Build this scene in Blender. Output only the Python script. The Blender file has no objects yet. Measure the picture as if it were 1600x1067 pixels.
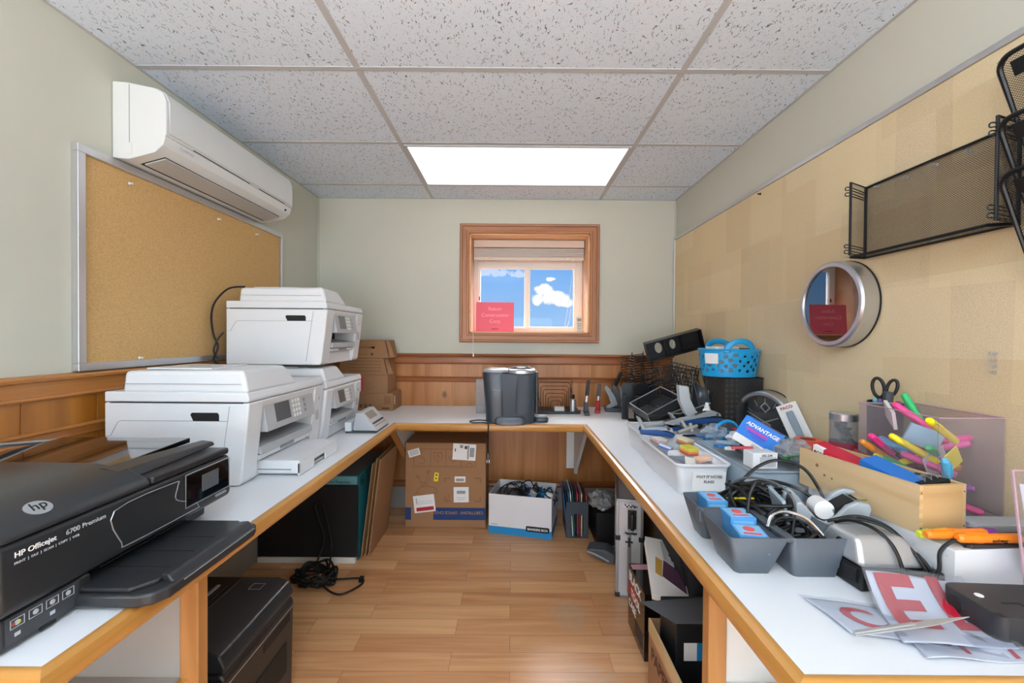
import bpy, bmesh, math, random
from mathutils import Vector, Matrix, Euler
random.seed(7)
SC = bpy.context.scene
COL = SC.collection
PI = math.pi

# ------------------------------------------------------------------ camera
CAMZ = 1.25
cam_d = bpy.data.cameras.new('camera')
cam_d.sensor_width = 36.0
cam_d.lens = 663.0 / 1600.0 * 36.0
cam_d.clip_start = 0.05
cam = bpy.data.objects.new('camera', cam_d)
COL.objects.link(cam)
ROLL = math.radians(0.42)
PITCH = math.radians(-0.65)
cam.matrix_world = Matrix.Translation((0, 0, CAMZ)) @ Matrix.Rotation(PI/2 + PITCH, 4, 'X') @ Matrix.Rotation(ROLL, 4, 'Z')
SC.camera = cam
vs = SC.view_settings
vs.view_transform = 'Standard'; vs.look = 'None'; vs.gamma = 1.0; vs.use_curve_mapping = False
vs.exposure = 0.13

# ------------------------------------------------------------------ room numbers
LX, RX, BY, FY, CZ = -1.418, 1.187, 3.10, -4.60, 2.25
DZ = 0.743                                   # worktop height

def lin(h):
    if isinstance(h, str):
        h = h.lstrip('#'); h = [int(h[i:i+2], 16)/255 for i in (0, 2, 4)]
    return tuple(c/12.92 if c <= .04045 else ((c+.055)/1.055)**2.4 for c in h) + (1.0,)

# ------------------------------------------------------------------ world: blue sky with clouds
W = bpy.data.worlds.new('sky'); SC.world = W; W.use_nodes = True
nt = W.node_tree; nt.nodes.clear()
def N(t, typ, **k):
    n = t.nodes.new(typ)
    for a, b in k.items():
        if a.startswith('i_'): n.inputs[a[2:].replace('_', ' ')].default_value = b
        else: setattr(n, a, b)
    return n
def Mx(t, op, a, b=None, c=None):
    n = t.nodes.new('ShaderNodeMath'); n.operation = op
    for i, v in enumerate((a, b, c)):
        if v is None: continue
        if hasattr(v, 'is_linked') or hasattr(v, 'node'): t.links.new(v, n.inputs[i])
        else: n.inputs[i].default_value = v
    return n.outputs[0]
tc = N(nt, 'ShaderNodeTexCoord'); sp = N(nt, 'ShaderNodeSeparateXYZ'); nt.links.new(tc.outputs['Generated'], sp.inputs[0])
yy = Mx(nt, 'MAXIMUM', sp.outputs[1], 0.05)
u = Mx(nt, 'DIVIDE', sp.outputs[0], yy); v = Mx(nt, 'DIVIDE', sp.outputs[2], yy)
nz = N(nt, 'ShaderNodeTexNoise'); nz.inputs['Scale'].default_value = 55; nz.inputs['Detail'].default_value = 7; nz.inputs['Roughness'].default_value = .6
nt.links.new(tc.outputs['Generated'], nz.inputs['Vector'])
def blob(u0, v0, a, b, k=1.6):
    du = Mx(nt, 'DIVIDE', Mx(nt, 'SUBTRACT', u, u0), a); dv = Mx(nt, 'DIVIDE', Mx(nt, 'SUBTRACT', v, v0), b)
    r = Mx(nt, 'ADD', Mx(nt, 'MULTIPLY', du, du), Mx(nt, 'MULTIPLY', dv, dv))
    f = Mx(nt, 'SUBTRACT', Mx(nt, 'ADD', 1.0, Mx(nt, 'MULTIPLY', Mx(nt, 'SUBTRACT', nz.outputs[0], .5), k*2)), r)
    n = Mx(nt, 'MULTIPLY', f, 2.2); n.node.use_clamp = True
    return n
m = blob(.096, .093, .044, .019, 1.5)
for b in (blob(.074, .110, .024, .016, 1.4), blob(.118, .084, .034, .014, 1.5), blob(.090, .136, .013, .006, 2.2), blob(.058, .088, .016, .014, 1.8)):
    m = Mx(nt, 'MAXIMUM', m, b)
wsp = Mx(nt, 'MULTIPLY', Mx(nt, 'MAXIMUM', blob(-.045, .150, .05, .010, 2.6), blob(.012, .148, .03, .010, 2.6)), .45)
m = Mx(nt, 'MAXIMUM', m, wsp)
nz2 = N(nt, 'ShaderNodeTexNoise'); nz2.inputs['Scale'].default_value = 3.5; nz2.inputs['Detail'].default_value = 5
nt.links.new(tc.outputs['Generated'], nz2.inputs['Vector'])
hz = Mx(nt, 'MULTIPLY', Mx(nt, 'SUBTRACT', Mx(nt, 'ADD', nz2.outputs[0], -.02), .56), 3.0); hz.node.use_clamp = True
hi = Mx(nt, 'MULTIPLY', Mx(nt, 'SUBTRACT', v, .3), 4.0); hi.node.use_clamp = True
m = Mx(nt, 'MAXIMUM', m, Mx(nt, 'MULTIPLY', hz, hi))
ramp = N(nt, 'ShaderNodeMixRGB'); ramp.inputs[1].default_value = lin('#9cc4ef'); ramp.inputs[2].default_value = lin('#5f9fe6')
g = Mx(nt, 'MULTIPLY', v, 4.5); g.node.use_clamp = True
nt.links.new(g, ramp.inputs[0])
mixc = N(nt, 'ShaderNodeMixRGB'); mixc.inputs[2].default_value = (.93, .93, .95, 1)
nt.links.new(m, mixc.inputs[0]); nt.links.new(ramp.outputs[0], mixc.inputs[1])
bg = N(nt, 'ShaderNodeBackground')
wo = N(nt, 'ShaderNodeOutputWorld')
# added boost: sky above the window view, brightened to light desk and reveal
st = Mx(nt, 'ADD', 1.0, Mx(nt, 'MULTIPLY', Mx(nt, 'MAXIMUM', Mx(nt, 'SUBTRACT', sp.outputs[2], .25), 0.0), 95.0))
hw = Mx(nt, 'MULTIPLY', Mx(nt, 'SUBTRACT', sp.outputs[2], .25), 5.0); hw.node.use_clamp = True
hzm = N(nt, 'ShaderNodeMixRGB'); hzm.inputs[2].default_value = (.95, .96, 1, 1)
nt.links.new(hw, hzm.inputs[0]); nt.links.new(mixc.outputs[0], hzm.inputs[1]); mixc = hzm
nt.links.new(mixc.outputs[0], bg.inputs[0]); nt.links.new(st, bg.inputs[1]); nt.links.new(bg.outputs[0], wo.inputs[0])

# ------------------------------------------------------------------ area lights behind the camera: rear window daylight and added unseen fills
def area(name, loc, rot, sx, sy, power, col):
    d = bpy.data.lights.new(name, 'AREA'); d.shape = 'RECTANGLE'; d.size = sx; d.size_y = sy; d.energy = power; d.color = col
    o = bpy.data.objects.new(name, d); COL.objects.link(o); o.location = loc; o.rotation_euler = rot
    return o
area('rear_window_daylight', (-.1, FY + .30, .95), (PI/2 + math.radians(20), 0, 0), 2.3, 1.7, 85, (.80, .91, 1.0))
area('added_right_fill', (RX - .02, -1.3, 1.25), (0, math.radians(90), 0), 1.1, 1.3, 22, (.85, .93, 1.0))  # unseen fill light added behind the camera to brighten the left side
area('added_left_fill', (LX + .02, -1.3, 1.25), (0, math.radians(-90), 0), 1.1, 1.3, 22, (.85, .93, 1.0))  # matching unseen fill, added to brighten the right wall and board
area('added_ceiling_bounce', (-.1, -.70, 1.72), (PI - math.radians(4), 0, 0), .9, .5, 74, (.80, .92, 1.0))  # unseen upward lamp added so the ceiling is lit and bounces light down

# ------------------------------------------------------------------ materials
MATS = {}
def pm(name, col, rough=.5, metal=0, bump=0, bscale=200, alpha=1, trans=0, coat=0, emit=None, estr=0, var=0, spec=.5, ior=1.45):
    if name in MATS: return MATS[name]
    m = bpy.data.materials.new(name); m.use_nodes = True; t = m.node_tree
    b = t.nodes['Principled BSDF']
    c = lin(col)
    b.inputs['Base Color'].default_value = c; b.inputs['Roughness'].default_value = rough; b.inputs['Metallic'].default_value = metal
    b.inputs['Alpha'].default_value = alpha; b.inputs['Transmission Weight'].default_value = trans; b.inputs['Coat Weight'].default_value = coat
    b.inputs['Specular IOR Level'].default_value = spec; b.inputs['IOR'].default_value = ior
    if emit is not None:
        b.inputs['Emission Color'].default_value = lin(emit); b.inputs['Emission Strength'].default_value = estr
    tcn = t.nodes.new('ShaderNodeTexCoord')
    n = t.nodes.new('ShaderNodeTexNoise'); n.inputs['Scale'].default_value = bscale; n.inputs['Detail'].default_value = 4
    t.links.new(tcn.outputs['Object'], n.inputs['Vector'])
    if bump:
        bp = t.nodes.new('ShaderNodeBump'); bp.inputs['Strength'].default_value = bump; bp.inputs['Distance'].default_value = .002
        t.links.new(n.outputs[0], bp.inputs['Height']); t.links.new(bp.outputs[0], b.inputs['Normal'])
    v = var if var else .03
    hs = t.nodes.new('ShaderNodeMixRGB'); hs.blend_type = 'MULTIPLY'; hs.inputs[0].default_value = 1; hs.inputs[1].default_value = c
    mr = t.nodes.new('ShaderNodeMapRange'); mr.inputs['To Min'].default_value = 1 - v; mr.inputs['To Max'].default_value = 1 + v
    n2 = t.nodes.new('ShaderNodeTexNoise'); n2.inputs['Scale'].default_value = 9; n2.inputs['Detail'].default_value = 3
    t.links.new(tcn.outputs['Object'], n2.inputs['Vector']); t.links.new(n2.outputs[0], mr.inputs[0]); t.links.new(mr.outputs[0], hs.inputs[2])
    t.links.new(hs.outputs[0], b.inputs['Base Color'])
    MATS[name] = m
    return m

def wood(name, c1, c2, axis='Z', scale=1.0, rough=.45, knots=0.0, coat=0.0, knotcol='#4a2a14'):
    """grain runs along the given axis of the object's own coordinates"""
    if name in MATS: return MATS[name]
    m = bpy.data.materials.new(name); m.use_nodes = True; t = m.node_tree; b = t.nodes['Principled BSDF']
    tcn = t.nodes.new('ShaderNodeTexCoord'); mp = t.nodes.new('ShaderNodeMapping')
    s = [26*scale, 26*scale, 26*scale]; s['XYZ'.index(axis)] = 1.6*scale
    mp.inputs['Scale'].default_value = s
    t.links.new(tcn.outputs['Object'], mp.inputs[0])
    n = t.nodes.new('ShaderNodeTexNoise'); n.inputs['Scale'].default_value = 1.0; n.inputs['Detail'].default_value = 6; n.inputs['Distortion'].default_value = .6
    t.links.new(mp.outputs[0], n.inputs['Vector'])
    cr = t.nodes.new('ShaderNodeValToRGB'); cr.color_ramp.elements[0].position = .32; cr.color_ramp.elements[1].position = .68
    cr.color_ramp.elements[0].color = lin(c2); cr.color_ramp.elements[1].color = lin(c1)
    t.links.new(n.outputs[0], cr.inputs[0]); out = cr.outputs[0]
    if knots:
        mk = t.nodes.new('ShaderNodeMapping'); ks = [3.6, 3.6, 3.6]; ks['XYZ'.index(axis)] = 2.4; mk.inputs['Scale'].default_value = ks
        t.links.new(tcn.outputs['Object'], mk.inputs[0])
        vo = t.nodes.new('ShaderNodeTexVoronoi'); vo.inputs['Scale'].default_value = 1.0
        t.links.new(mk.outputs[0], vo.inputs['Vector'])
        r = t.nodes.new('ShaderNodeMapRange'); r.inputs['From Min'].default_value = .03; r.inputs['From Max'].default_value = .09; r.inputs['To Min'].default_value = knots; r.inputs['To Max'].default_value = 0
        t.links.new(vo.outputs['Distance'], r.inputs[0])
        mx = t.nodes.new('ShaderNodeMixRGB'); mx.inputs[2].default_value = lin(knotcol)
        t.links.new(r.outputs[0], mx.inputs[0]); t.links.new(out, mx.inputs[1]); out = mx.outputs[0]
    t.links.new(out, b.inputs['Base Color'])
    b.inputs['Roughness'].default_value = rough; b.inputs['Coat Weight'].default_value = coat; b.inputs['Coat Roughness'].default_value = .2
    MATS[name] = m
    return m

def mesh_mat(name, col, pitch=.004, duty=.42, diag=True, rough=.5):
    """black expanded metal: holes cut by a diamond or square pattern in the sheet's own coordinates (u, v of the UV map, metres)"""
    if name in MATS: return MATS[name]
    m = bpy.data.materials.new(name); m.use_nodes = True; t = m.node_tree; b = t.nodes['Principled BSDF']
    b.inputs['Base Color'].default_value = lin(col); b.inputs['Roughness'].default_value = rough
    tcn = t.nodes.new('ShaderNodeTexCoord'); s = t.nodes.new('ShaderNodeSeparateXYZ'); t.links.new(tcn.outputs['UV'], s.inputs[0])
    if diag:
        a = Mx(t, 'ADD', s.outputs[0], s.outputs[1]); c = Mx(t, 'SUBTRACT', s.outputs[0], s.outputs[1])
    else: a, c = s.outputs[0], s.outputs[1]
    def band(x):
        f = Mx(t, 'FRACT', Mx(t, 'DIVIDE', x, pitch*(1.414 if diag else 1)))
        return Mx(t, 'LESS_THAN', f, duty*.62)
    al = Mx(t, 'MAXIMUM', band(a), band(c))
    t.links.new(al, b.inputs['Alpha'])
    MATS[name] = m
    return m

def wall_mat(name, col):
    return pm(name, col, .75, bump=.12, bscale=60, var=.02)
def cork_mat(name, c1, c2, patches=0, pc='#ead7ac'):
    m = bpy.data.materials.new(name); m.use_nodes = True; t = m.node_tree; b = t.nodes['Principled BSDF']
    tcn = t.nodes.new('ShaderNodeTexCoord')
    n = t.nodes.new('ShaderNodeTexNoise'); n.inputs['Scale'].default_value = 260; n.inputs['Detail'].default_value = 3; n.inputs['Roughness'].default_value = .7
    t.links.new(tcn.outputs['Object'], n.inputs['Vector'])
    cr = t.nodes.new('ShaderNodeValToRGB'); cr.color_ramp.elements[0].position = .38; cr.color_ramp.elements[1].position = .62
    cr.color_ramp.elements[0].color = lin(c2); cr.color_ramp.elements[1].color = lin(c1)
    t.links.new(n.outputs[0], cr.inputs[0]); out = cr.outputs[0]
    if patches:
        # paler and darker rectangles where sheets of paper used to hang
        s = t.nodes.new('ShaderNodeSeparateXYZ'); t.links.new(tcn.outputs['Object'], s.inputs[0])
        cm = t.nodes.new('ShaderNodeCombineXYZ'); t.links.new(s.outputs[1], cm.inputs[0]); t.links.new(s.outputs[2], cm.inputs[1])
        for k, (bw, rh, off, amt, colr) in enumerate(((.33, .29, .37, .34, pc), (.47, .23, .61, .20, '#b8935a'), (.24, .31, .13, .28, pc))):
            mp = t.nodes.new('ShaderNodeMapping'); mp.inputs['Location'].default_value = (off*1.7, off, 0); mp.inputs['Rotation'].default_value = (0, 0, math.radians((-1.2, 1.5, .4)[k]))
            t.links.new(cm.outputs[0], mp.inputs[0])
            br = t.nodes.new('ShaderNodeTexBrick'); br.offset = .37; br.inputs['Scale'].default_value = 1.0; br.inputs['Brick Width'].default_value = bw; br.inputs['Row Height'].default_value = rh
            br.inputs['Mortar Size'].default_value = 0.0; br.inputs['Color1'].default_value = (0, 0, 0, 1); br.inputs['Color2'].default_value = (1, 1, 1, 1)
            t.links.new(mp.outputs[0], br.inputs['Vector'])
            r = t.nodes.new('ShaderNodeMapRange'); r.inputs['From Min'].default_value = .40; r.inputs['From Max'].default_value = .62; r.inputs['To Min'].default_value = 0; r.inputs['To Max'].default_value = amt
            t.links.new(br.outputs['Color'], r.inputs[0])
            mx = t.nodes.new('ShaderNodeMixRGB'); mx.inputs[2].default_value = lin(colr)
            t.links.new(r.outputs[0], mx.inputs[0]); t.links.new(out, mx.inputs[1]); out = mx.outputs[0]
    t.links.new(out, b.inputs['Base Color']); b.inputs['Roughness'].default_value = .9; b.inputs['Specular IOR Level'].default_value = .2
    bp = t.nodes.new('ShaderNodeBump'); bp.inputs['Strength'].default_value = .25; bp.inputs['Distance'].default_value = .001
    t.links.new(n.outputs[0], bp.inputs['Height']); t.links.new(bp.outputs[0], b.inputs['Normal'])
    MATS[name] = m
    return m
def tile_mat():
    m = bpy.data.materials.new('ceiling_tile'); m.use_nodes = True; t = m.node_tree; b = t.nodes['Principled BSDF']
    tcn = t.nodes.new('ShaderNodeTexCoord')
    wn = t.nodes.new('ShaderNodeTexNoise'); wn.inputs['Scale'].default_value = 30; t.links.new(tcn.outputs['Object'], wn.inputs['Vector'])
    ma = t.nodes.new('ShaderNodeMixRGB'); ma.blend_type = 'ADD'; ma.inputs[0].default_value = .045
    t.links.new(tcn.outputs['Object'], ma.inputs[1]); t.links.new(wn.outputs['Color'], ma.inputs[2])
    out = None
    for sc, th, keep in (((120, 26, 1), .17, .60), ((60, 110, 1), .10, .88), ((170, 150, 1), .15, .74)):
        mp = t.nodes.new('ShaderNodeMapping'); mp.inputs['Scale'].default_value = sc; mp.inputs['Rotation'].default_value = (0, 0, .12)
        t.links.new(ma.outputs[0], mp.inputs[0])
        vo = t.nodes.new('ShaderNodeTexVoronoi'); vo.voronoi_dimensions = '2D'; vo.inputs['Scale'].default_value = 1
        t.links.new(mp.outputs[0], vo.inputs['Vector'])
        sx = t.nodes.new('ShaderNodeSeparateXYZ'); t.links.new(vo.outputs['Color'], sx.inputs[0])
        a = Mx(t, 'MULTIPLY', Mx(t, 'LESS_THAN', vo.outputs['Distance'], th), Mx(t, 'GREATER_THAN', sx.outputs[0], keep))
        out = a if out is None else Mx(t, 'MAXIMUM', out, a)
    mx = t.nodes.new('ShaderNodeMixRGB'); mx.inputs[1].default_value = lin('#e0ebf8'); mx.inputs[2].default_value = lin('#808080')
    t.links.new(out, mx.inputs[0]); t.links.new(mx.outputs[0], b.inputs['Base Color']); b.inputs['Roughness'].default_value = .95; b.inputs['Specular IOR Level'].default_value = .1
    n = t.nodes.new('ShaderNodeTexNoise'); n.inputs['Scale'].default_value = 300; t.links.new(tcn.outputs['Object'], n.inputs['Vector'])
    bp = t.nodes.new('ShaderNodeBump'); bp.inputs['Strength'].default_value = .3; bp.inputs['Distance'].default_value = .002
    t.links.new(n.outputs[0], bp.inputs['Height']); t.links.new(bp.outputs[0], b.inputs['Normal'])
    MATS['ceiling_tile'] = m
    return m
def floor_mat():
    m = bpy.data.materials.new('laminate_floor'); m.use_nodes = True; t = m.node_tree; b = t.nodes['Principled BSDF']
    tcn = t.nodes.new('ShaderNodeTexCoord')
    br = t.nodes.new('ShaderNodeTexBrick'); br.offset = .37; br.inputs['Scale'].default_value = 1; br.inputs['Brick Width'].default_value = .62; br.inputs['Row Height'].default_value = .098
    br.inputs['Mortar Size'].default_value = .0009; br.inputs['Mortar Smooth'].default_value = .3
    br.inputs['Color1'].default_value = (0, 0, 0, 1); br.inputs['Color2'].default_value = (1, 1, 1, 1); br.inputs['Mortar'].default_value = (.15, .15, .15, 1)
    t.links.new(tcn.outputs['Object'], br.inputs['Vector'])
    mp = t.nodes.new('ShaderNodeMapping'); mp.inputs['Scale'].default_value = (1.6, 24, 1)
    ad = t.nodes.new('ShaderNodeMixRGB'); ad.blend_type = 'ADD'; ad.inputs[0].default_value = 1
    t.links.new(tcn.outputs['Object'], ad.inputs[1]); t.links.new(br.outputs['Color'], ad.inputs[2])
    t.links.new(ad.outputs[0], mp.inputs[0])
    n = t.nodes.new('ShaderNodeTexNoise'); n.inputs['Scale'].default_value = 1; n.inputs['Detail'].default_value = 5; n.inputs['Distortion'].default_value = .8
    t.links.new(mp.outputs[0], n.inputs['Vector'])
    sm = Mx(t, 'ADD', Mx(t, 'MULTIPLY', n.outputs[0], .75), Mx(t, 'MULTIPLY', br.outputs['Color'], .28))
    cr = t.nodes.new('ShaderNodeValToRGB'); e = cr.color_ramp.elements
    e[0].position = .22; e[0].color = lin('#b8794a'); e[1].position = .78; e[1].color = lin('#e8b784')
    t.links.new(sm, cr.inputs[0])
    # worn patch in the laminate where a chair stood
    s = t.nodes.new('ShaderNodeSeparateXYZ'); t.links.new(tcn.outputs['Object'], s.inputs[0])
    n3 = t.nodes.new('ShaderNodeTexNoise'); n3.inputs['Scale'].default_value = 34; n3.inputs['Detail'].default_value = 6; n3.inputs['Roughness'].default_value = .7; t.links.new(tcn.outputs['Object'], n3.inputs['Vector'])
    def patch(x0, y0, a, bb, k):
        dx = Mx(t, 'DIVIDE', Mx(t, 'SUBTRACT', s.outputs[0], x0), a); dy = Mx(t, 'DIVIDE', Mx(t, 'SUBTRACT', s.outputs[1], y0), bb)
        r = Mx(t, 'ADD', Mx(t, 'MULTIPLY', dx, dx), Mx(t, 'MULTIPLY', dy, dy))
        f = Mx(t, 'MULTIPLY', Mx(t, 'ADD', Mx(t, 'SUBTRACT', 1, r), Mx(t, 'MULTIPLY', Mx(t, 'SUBTRACT', n3.outputs[0], .5), 5.0)), k); f.node.use_clamp = True
        return f
    pt = Mx(t, 'MAXIMUM', patch(.27, 1.90, .10, .13, .5), patch(.30, 1.50, .13, .12, .42))
    mx = t.nodes.new('ShaderNodeMixRGB'); mx.inputs[2].default_value = lin('#b9a084')
    t.links.new(pt, mx.inputs[0]); t.links.new(cr.outputs[0], mx.inputs[1])
    dk = t.nodes.new('ShaderNodeMixRGB'); dk.blend_type = 'MULTIPLY'; dk.inputs[2].default_value = (.45, .35, .3, 1)
    t.links.new(br.outputs['Fac'], dk.inputs[0]); t.links.new(mx.outputs[0], dk.inputs[1])
    t.links.new(dk.outputs[0], b.inputs['Base Color']); b.inputs['Roughness'].default_value = .33
    MATS['laminate_floor'] = m
    return m

# ------------------------------------------------------------------ mesh building
class MB:
    def __init__(s): s.bm = bmesh.new(); s.mats = []; s.X = Matrix()
    def mi(s, m):
        if m not in s.mats: s.mats.append(m)
        return s.mats.index(m)
    def face(s, pts, m, uv=None):
        vsx = [s.bm.verts.new(s.X @ Vector(p)) for p in pts]
        f = s.bm.faces.new(vsx); f.material_index = s.mi(m)
        if uv:
            L = s.bm.loops.layers.uv.verify()
            for lp, q in zip(f.loops, uv): lp[L].uv = q
        return f
    def hexa(s, p, m):            # p: 4 bottom (ccw) + 4 top
        k = s.mi(m); vv = [s.bm.verts.new(s.X @ Vector(q)) for q in p]
        for f in ((3, 2, 1, 0), (4, 5, 6, 7), (0, 1, 5, 4), (1, 2, 6, 5), (2, 3, 7, 6), (3, 0, 4, 7)):
            s.bm.faces.new([vv[i] for i in f]).material_index = k
    def box(s, x0, x1, y0, y1, z0, z1, m):
        s.hexa([(x0, y0, z0), (x1, y0, z0), (x1, y1, z0), (x0, y1, z0), (x0, y0, z1), (x1, y0, z1), (x1, y1, z1), (x0, y1, z1)], m)
    def taper(s, x0, x1, y0, y1, z0, z1, d, m):   # wider at top by d
        s.hexa([(x0, y0, z0), (x1, y0, z0), (x1, y1, z0), (x0, y1, z0), (x0-d, y0-d, z1), (x1+d, y0-d, z1), (x1+d, y1+d, z1), (x0-d, y1+d, z1)], m)
    def prism(s, pts, axis, a, b, m):
        k = s.mi(m)
        def P(q, t):
            return {'X': (t, q[0], q[1]), 'Y': (q[0], t, q[1]), 'Z': (q[0], q[1], t)}[axis]
        A = [s.bm.verts.new(s.X @ Vector(P(q, a))) for q in pts]; B = [s.bm.verts.new(s.X @ Vector(P(q, b))) for q in pts]
        n = len(pts)
        fs = [s.bm.faces.new(A[::-1]), s.bm.faces.new(B)]
        for i in range(n): fs.append(s.bm.faces.new([A[i], A[(i+1) % n], B[(i+1) % n], B[i]]))
        for f in fs: f.material_index = k
        bmesh.ops.recalc_face_normals(s.bm, faces=fs)
    def cyl(s, p0, p1, r0, m, r1=None, seg=20, cap=True):
        k = s.mi(m); p0 = Vector(p0); p1 = Vector(p1); r1 = r0 if r1 is None else r1
        d = (p1-p0).normalized(); a = d.orthogonal().normalized(); b = d.cross(a)
        A, B = [], []
        for i in range(seg):
            t = 2*PI*i/seg; o = a*math.cos(t) + b*math.sin(t)
            A.append(s.bm.verts.new(s.X @ (p0+o*r0))); B.append(s.bm.verts.new(s.X @ (p1+o*r1)))
        for i in range(seg): s.bm.faces.new([A[i], A[(i+1) % seg], B[(i+1) % seg], B[i]]).material_index = k
        if cap:
            s.bm.faces.new(A[::-1]).material_index = k; s.bm.faces.new(B).material_index = k
    def tube(s, pts, r, m, seg=8, closed=False, smooth=0, flat=1.0):
        pts = [Vector(p) for p in pts]
        if smooth: pts = catmull(pts, smooth, closed)
        k = s.mi(m); n = len(pts); rings = []; prev = None
        for i in range(n):
            a = pts[(i-1) % n] if (closed or i > 0) else pts[0]; b = pts[(i+1) % n] if (closed or i < n-1) else pts[-1]
            d = (b-a)
            d = d.normalized() if d.length > 1e-9 else Vector((0, 0, 1))
            if prev is None: x = d.orthogonal().normalized()
            else:
                x = prev - d*prev.dot(d)
                x = x.normalized() if x.length > 1e-6 else d.orthogonal().normalized()
            prev = x; y = d.cross(x)
            rings.append([s.bm.verts.new(s.X @ (pts[i] + x*r*math.cos(2*PI*j/seg) + y*r*flat*math.sin(2*PI*j/seg))) for j in range(seg)])
        for i in range(n if closed else n-1):
            A, B = rings[i], rings[(i+1) % n]
            for j in range(seg): s.bm.faces.new([A[j], A[(j+1) % seg], B[(j+1) % seg], B[j]]).material_index = k
        if not closed:
            s.bm.faces.new(rings[0][::-1]).material_index = k; s.bm.faces.new(rings[-1]).material_index = k
    def lathe(s, prof, m, c=(0, 0, 0), axis='Z', seg=40):
        k = s.mi(m); c = Vector(c); rings = []
        for r, h in prof:
            if r < 1e-6:
                p = {'Z': Vector((0, 0, h)), 'X': Vector((h, 0, 0)), 'Y': Vector((0, h, 0))}[axis]; rings.append([s.bm.verts.new(s.X @ (c+p))]); continue
            R = []
            for i in range(seg):
                t = 2*PI*i/seg; a, b = r*math.cos(t), r*math.sin(t)
                p = {'Z': (a, b, h), 'X': (h, a, b), 'Y': (b, h, a)}[axis]
                R.append(s.bm.verts.new(s.X @ (c+Vector(p))))
            rings.append(R)
        fs = []
        for A, B in zip(rings, rings[1:]):
            for i in range(seg):
                j = (i+1) % seg
                if len(A) == 1 and len(B) == 1: continue
                if len(A) == 1: f = [A[0], B[j], B[i]]
                elif len(B) == 1: f = [A[i], A[j], B[0]]
                else: f = [A[i], A[j], B[j], B[i]]
                q = s.bm.faces.new(f); q.material_index = k; fs.append(q)
        bmesh.ops.recalc_face_normals(s.bm, faces=fs)
    def grid(s, f, nu, nv, m, uvs=None, thick=0):
        k = s.mi(m); V = [[s.bm.verts.new(s.X @ Vector(f(i/nu, j/nv))) for j in range(nv+1)] for i in range(nu+1)]
        L = s.bm.loops.layers.uv.verify() if uvs else None
        for i in range(nu):
            for j in range(nv):
                q = s.bm.faces.new([V[i][j], V[i+1][j], V[i+1][j+1], V[i][j+1]]); q.material_index = k
                if uvs:
                    for lp, (a, b) in zip(q.loops, ((i, j), (i+1, j), (i+1, j+1), (i, j+1))): lp[L].uv = (a/nu*uvs[0], b/nv*uvs[1])
    def build(s, name, parent=None, bevel=0, seg=2, ang=32, solid=0, sub=0, label=None, kind=None):
        me = bpy.data.meshes.new(name); s.bm.to_mesh(me); s.bm.free()
        for m in s.mats: me.materials.append(m)
        o = bpy.data.objects.new(name, me); COL.objects.link(o)
        if parent: o.parent = parent
        for p in me.polygons: p.use_smooth = True
        me.set_sharp_from_angle(angle=math.radians(ang))
        if solid:
            q = o.modifiers.new('thickness', 'SOLIDIFY'); q.thickness = solid; q.offset = 0
        if sub:
            q = o.modifiers.new('smooth', 'SUBSURF'); q.levels = sub; q.render_levels = sub
        if bevel:
            q = o.modifiers.new('bevel', 'BEVEL'); q.width = bevel; q.segments = seg; q.limit_method = 'ANGLE'; q.angle_limit = math.radians(28); q.harden_normals = True
        if label: o['label'] = label
        if kind: o['kind'] = kind
        return o
def catmull(pts, n, closed=False):
    out = []; L = len(pts)
    rng = range(L) if closed else range(L-1)
    for i in rng:
        p0 = pts[(i-1) % L] if (closed or i > 0) else pts[0]; p1 = pts[i]; p2 = pts[(i+1) % L]; p3 = pts[(i+2) % L] if (closed or i+2 < L) else pts[-1]
        for k in range(n):
            t = k/n
            out.append(.5*((2*p1) + (-p0+p2)*t + (2*p0-5*p1+4*p2-p3)*t*t + (-p0+3*p1-3*p2+p3)*t**3))
    if not closed: out.append(pts[-1])
    return out
def rrect(w, h, r, n=5, cx=0, cy=0):
    out = []
    for (sx, sy, a0) in ((1, 1, 0), (-1, 1, 90), (-1, -1, 180), (1, -1, 270)):
        for i in range(n+1):
            a = math.radians(a0 + 90*i/n); out.append((cx + sx*(w/2-r) + r*math.cos(a), cy + sy*(h/2-r) + r*math.sin(a)))
    return out
def thing(name, label, cat, loc=(0, 0, 0), rz=0, group=None, rot=None):
    o = bpy.data.objects.new(name, None); COL.objects.link(o); o.empty_display_size = .05
    o.location = loc; o.rotation_euler = rot if rot else (0, 0, math.radians(rz))
    o['label'] = label; o['category'] = cat
    if group: o['group'] = group
    return o
def tag(o, label, cat, group=None, kind=None):
    o['label'] = label; o['category'] = cat
    if group: o['group'] = group
    if kind: o['kind'] = kind
    return o
def struct(o):
    o['kind'] = 'structure'; return o
def dup(root, loc=None, rot=None, label=None, name=None):
    def cp(o, par):
        c = o.copy(); COL.objects.link(c)
        c.parent = par
        for ch in list(o.children): cp(ch, c)
        return c
    r = cp(root, None)
    if loc: r.location = loc
    if rot: r.rotation_euler = rot
    if label: r['label'] = label
    return r
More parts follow.
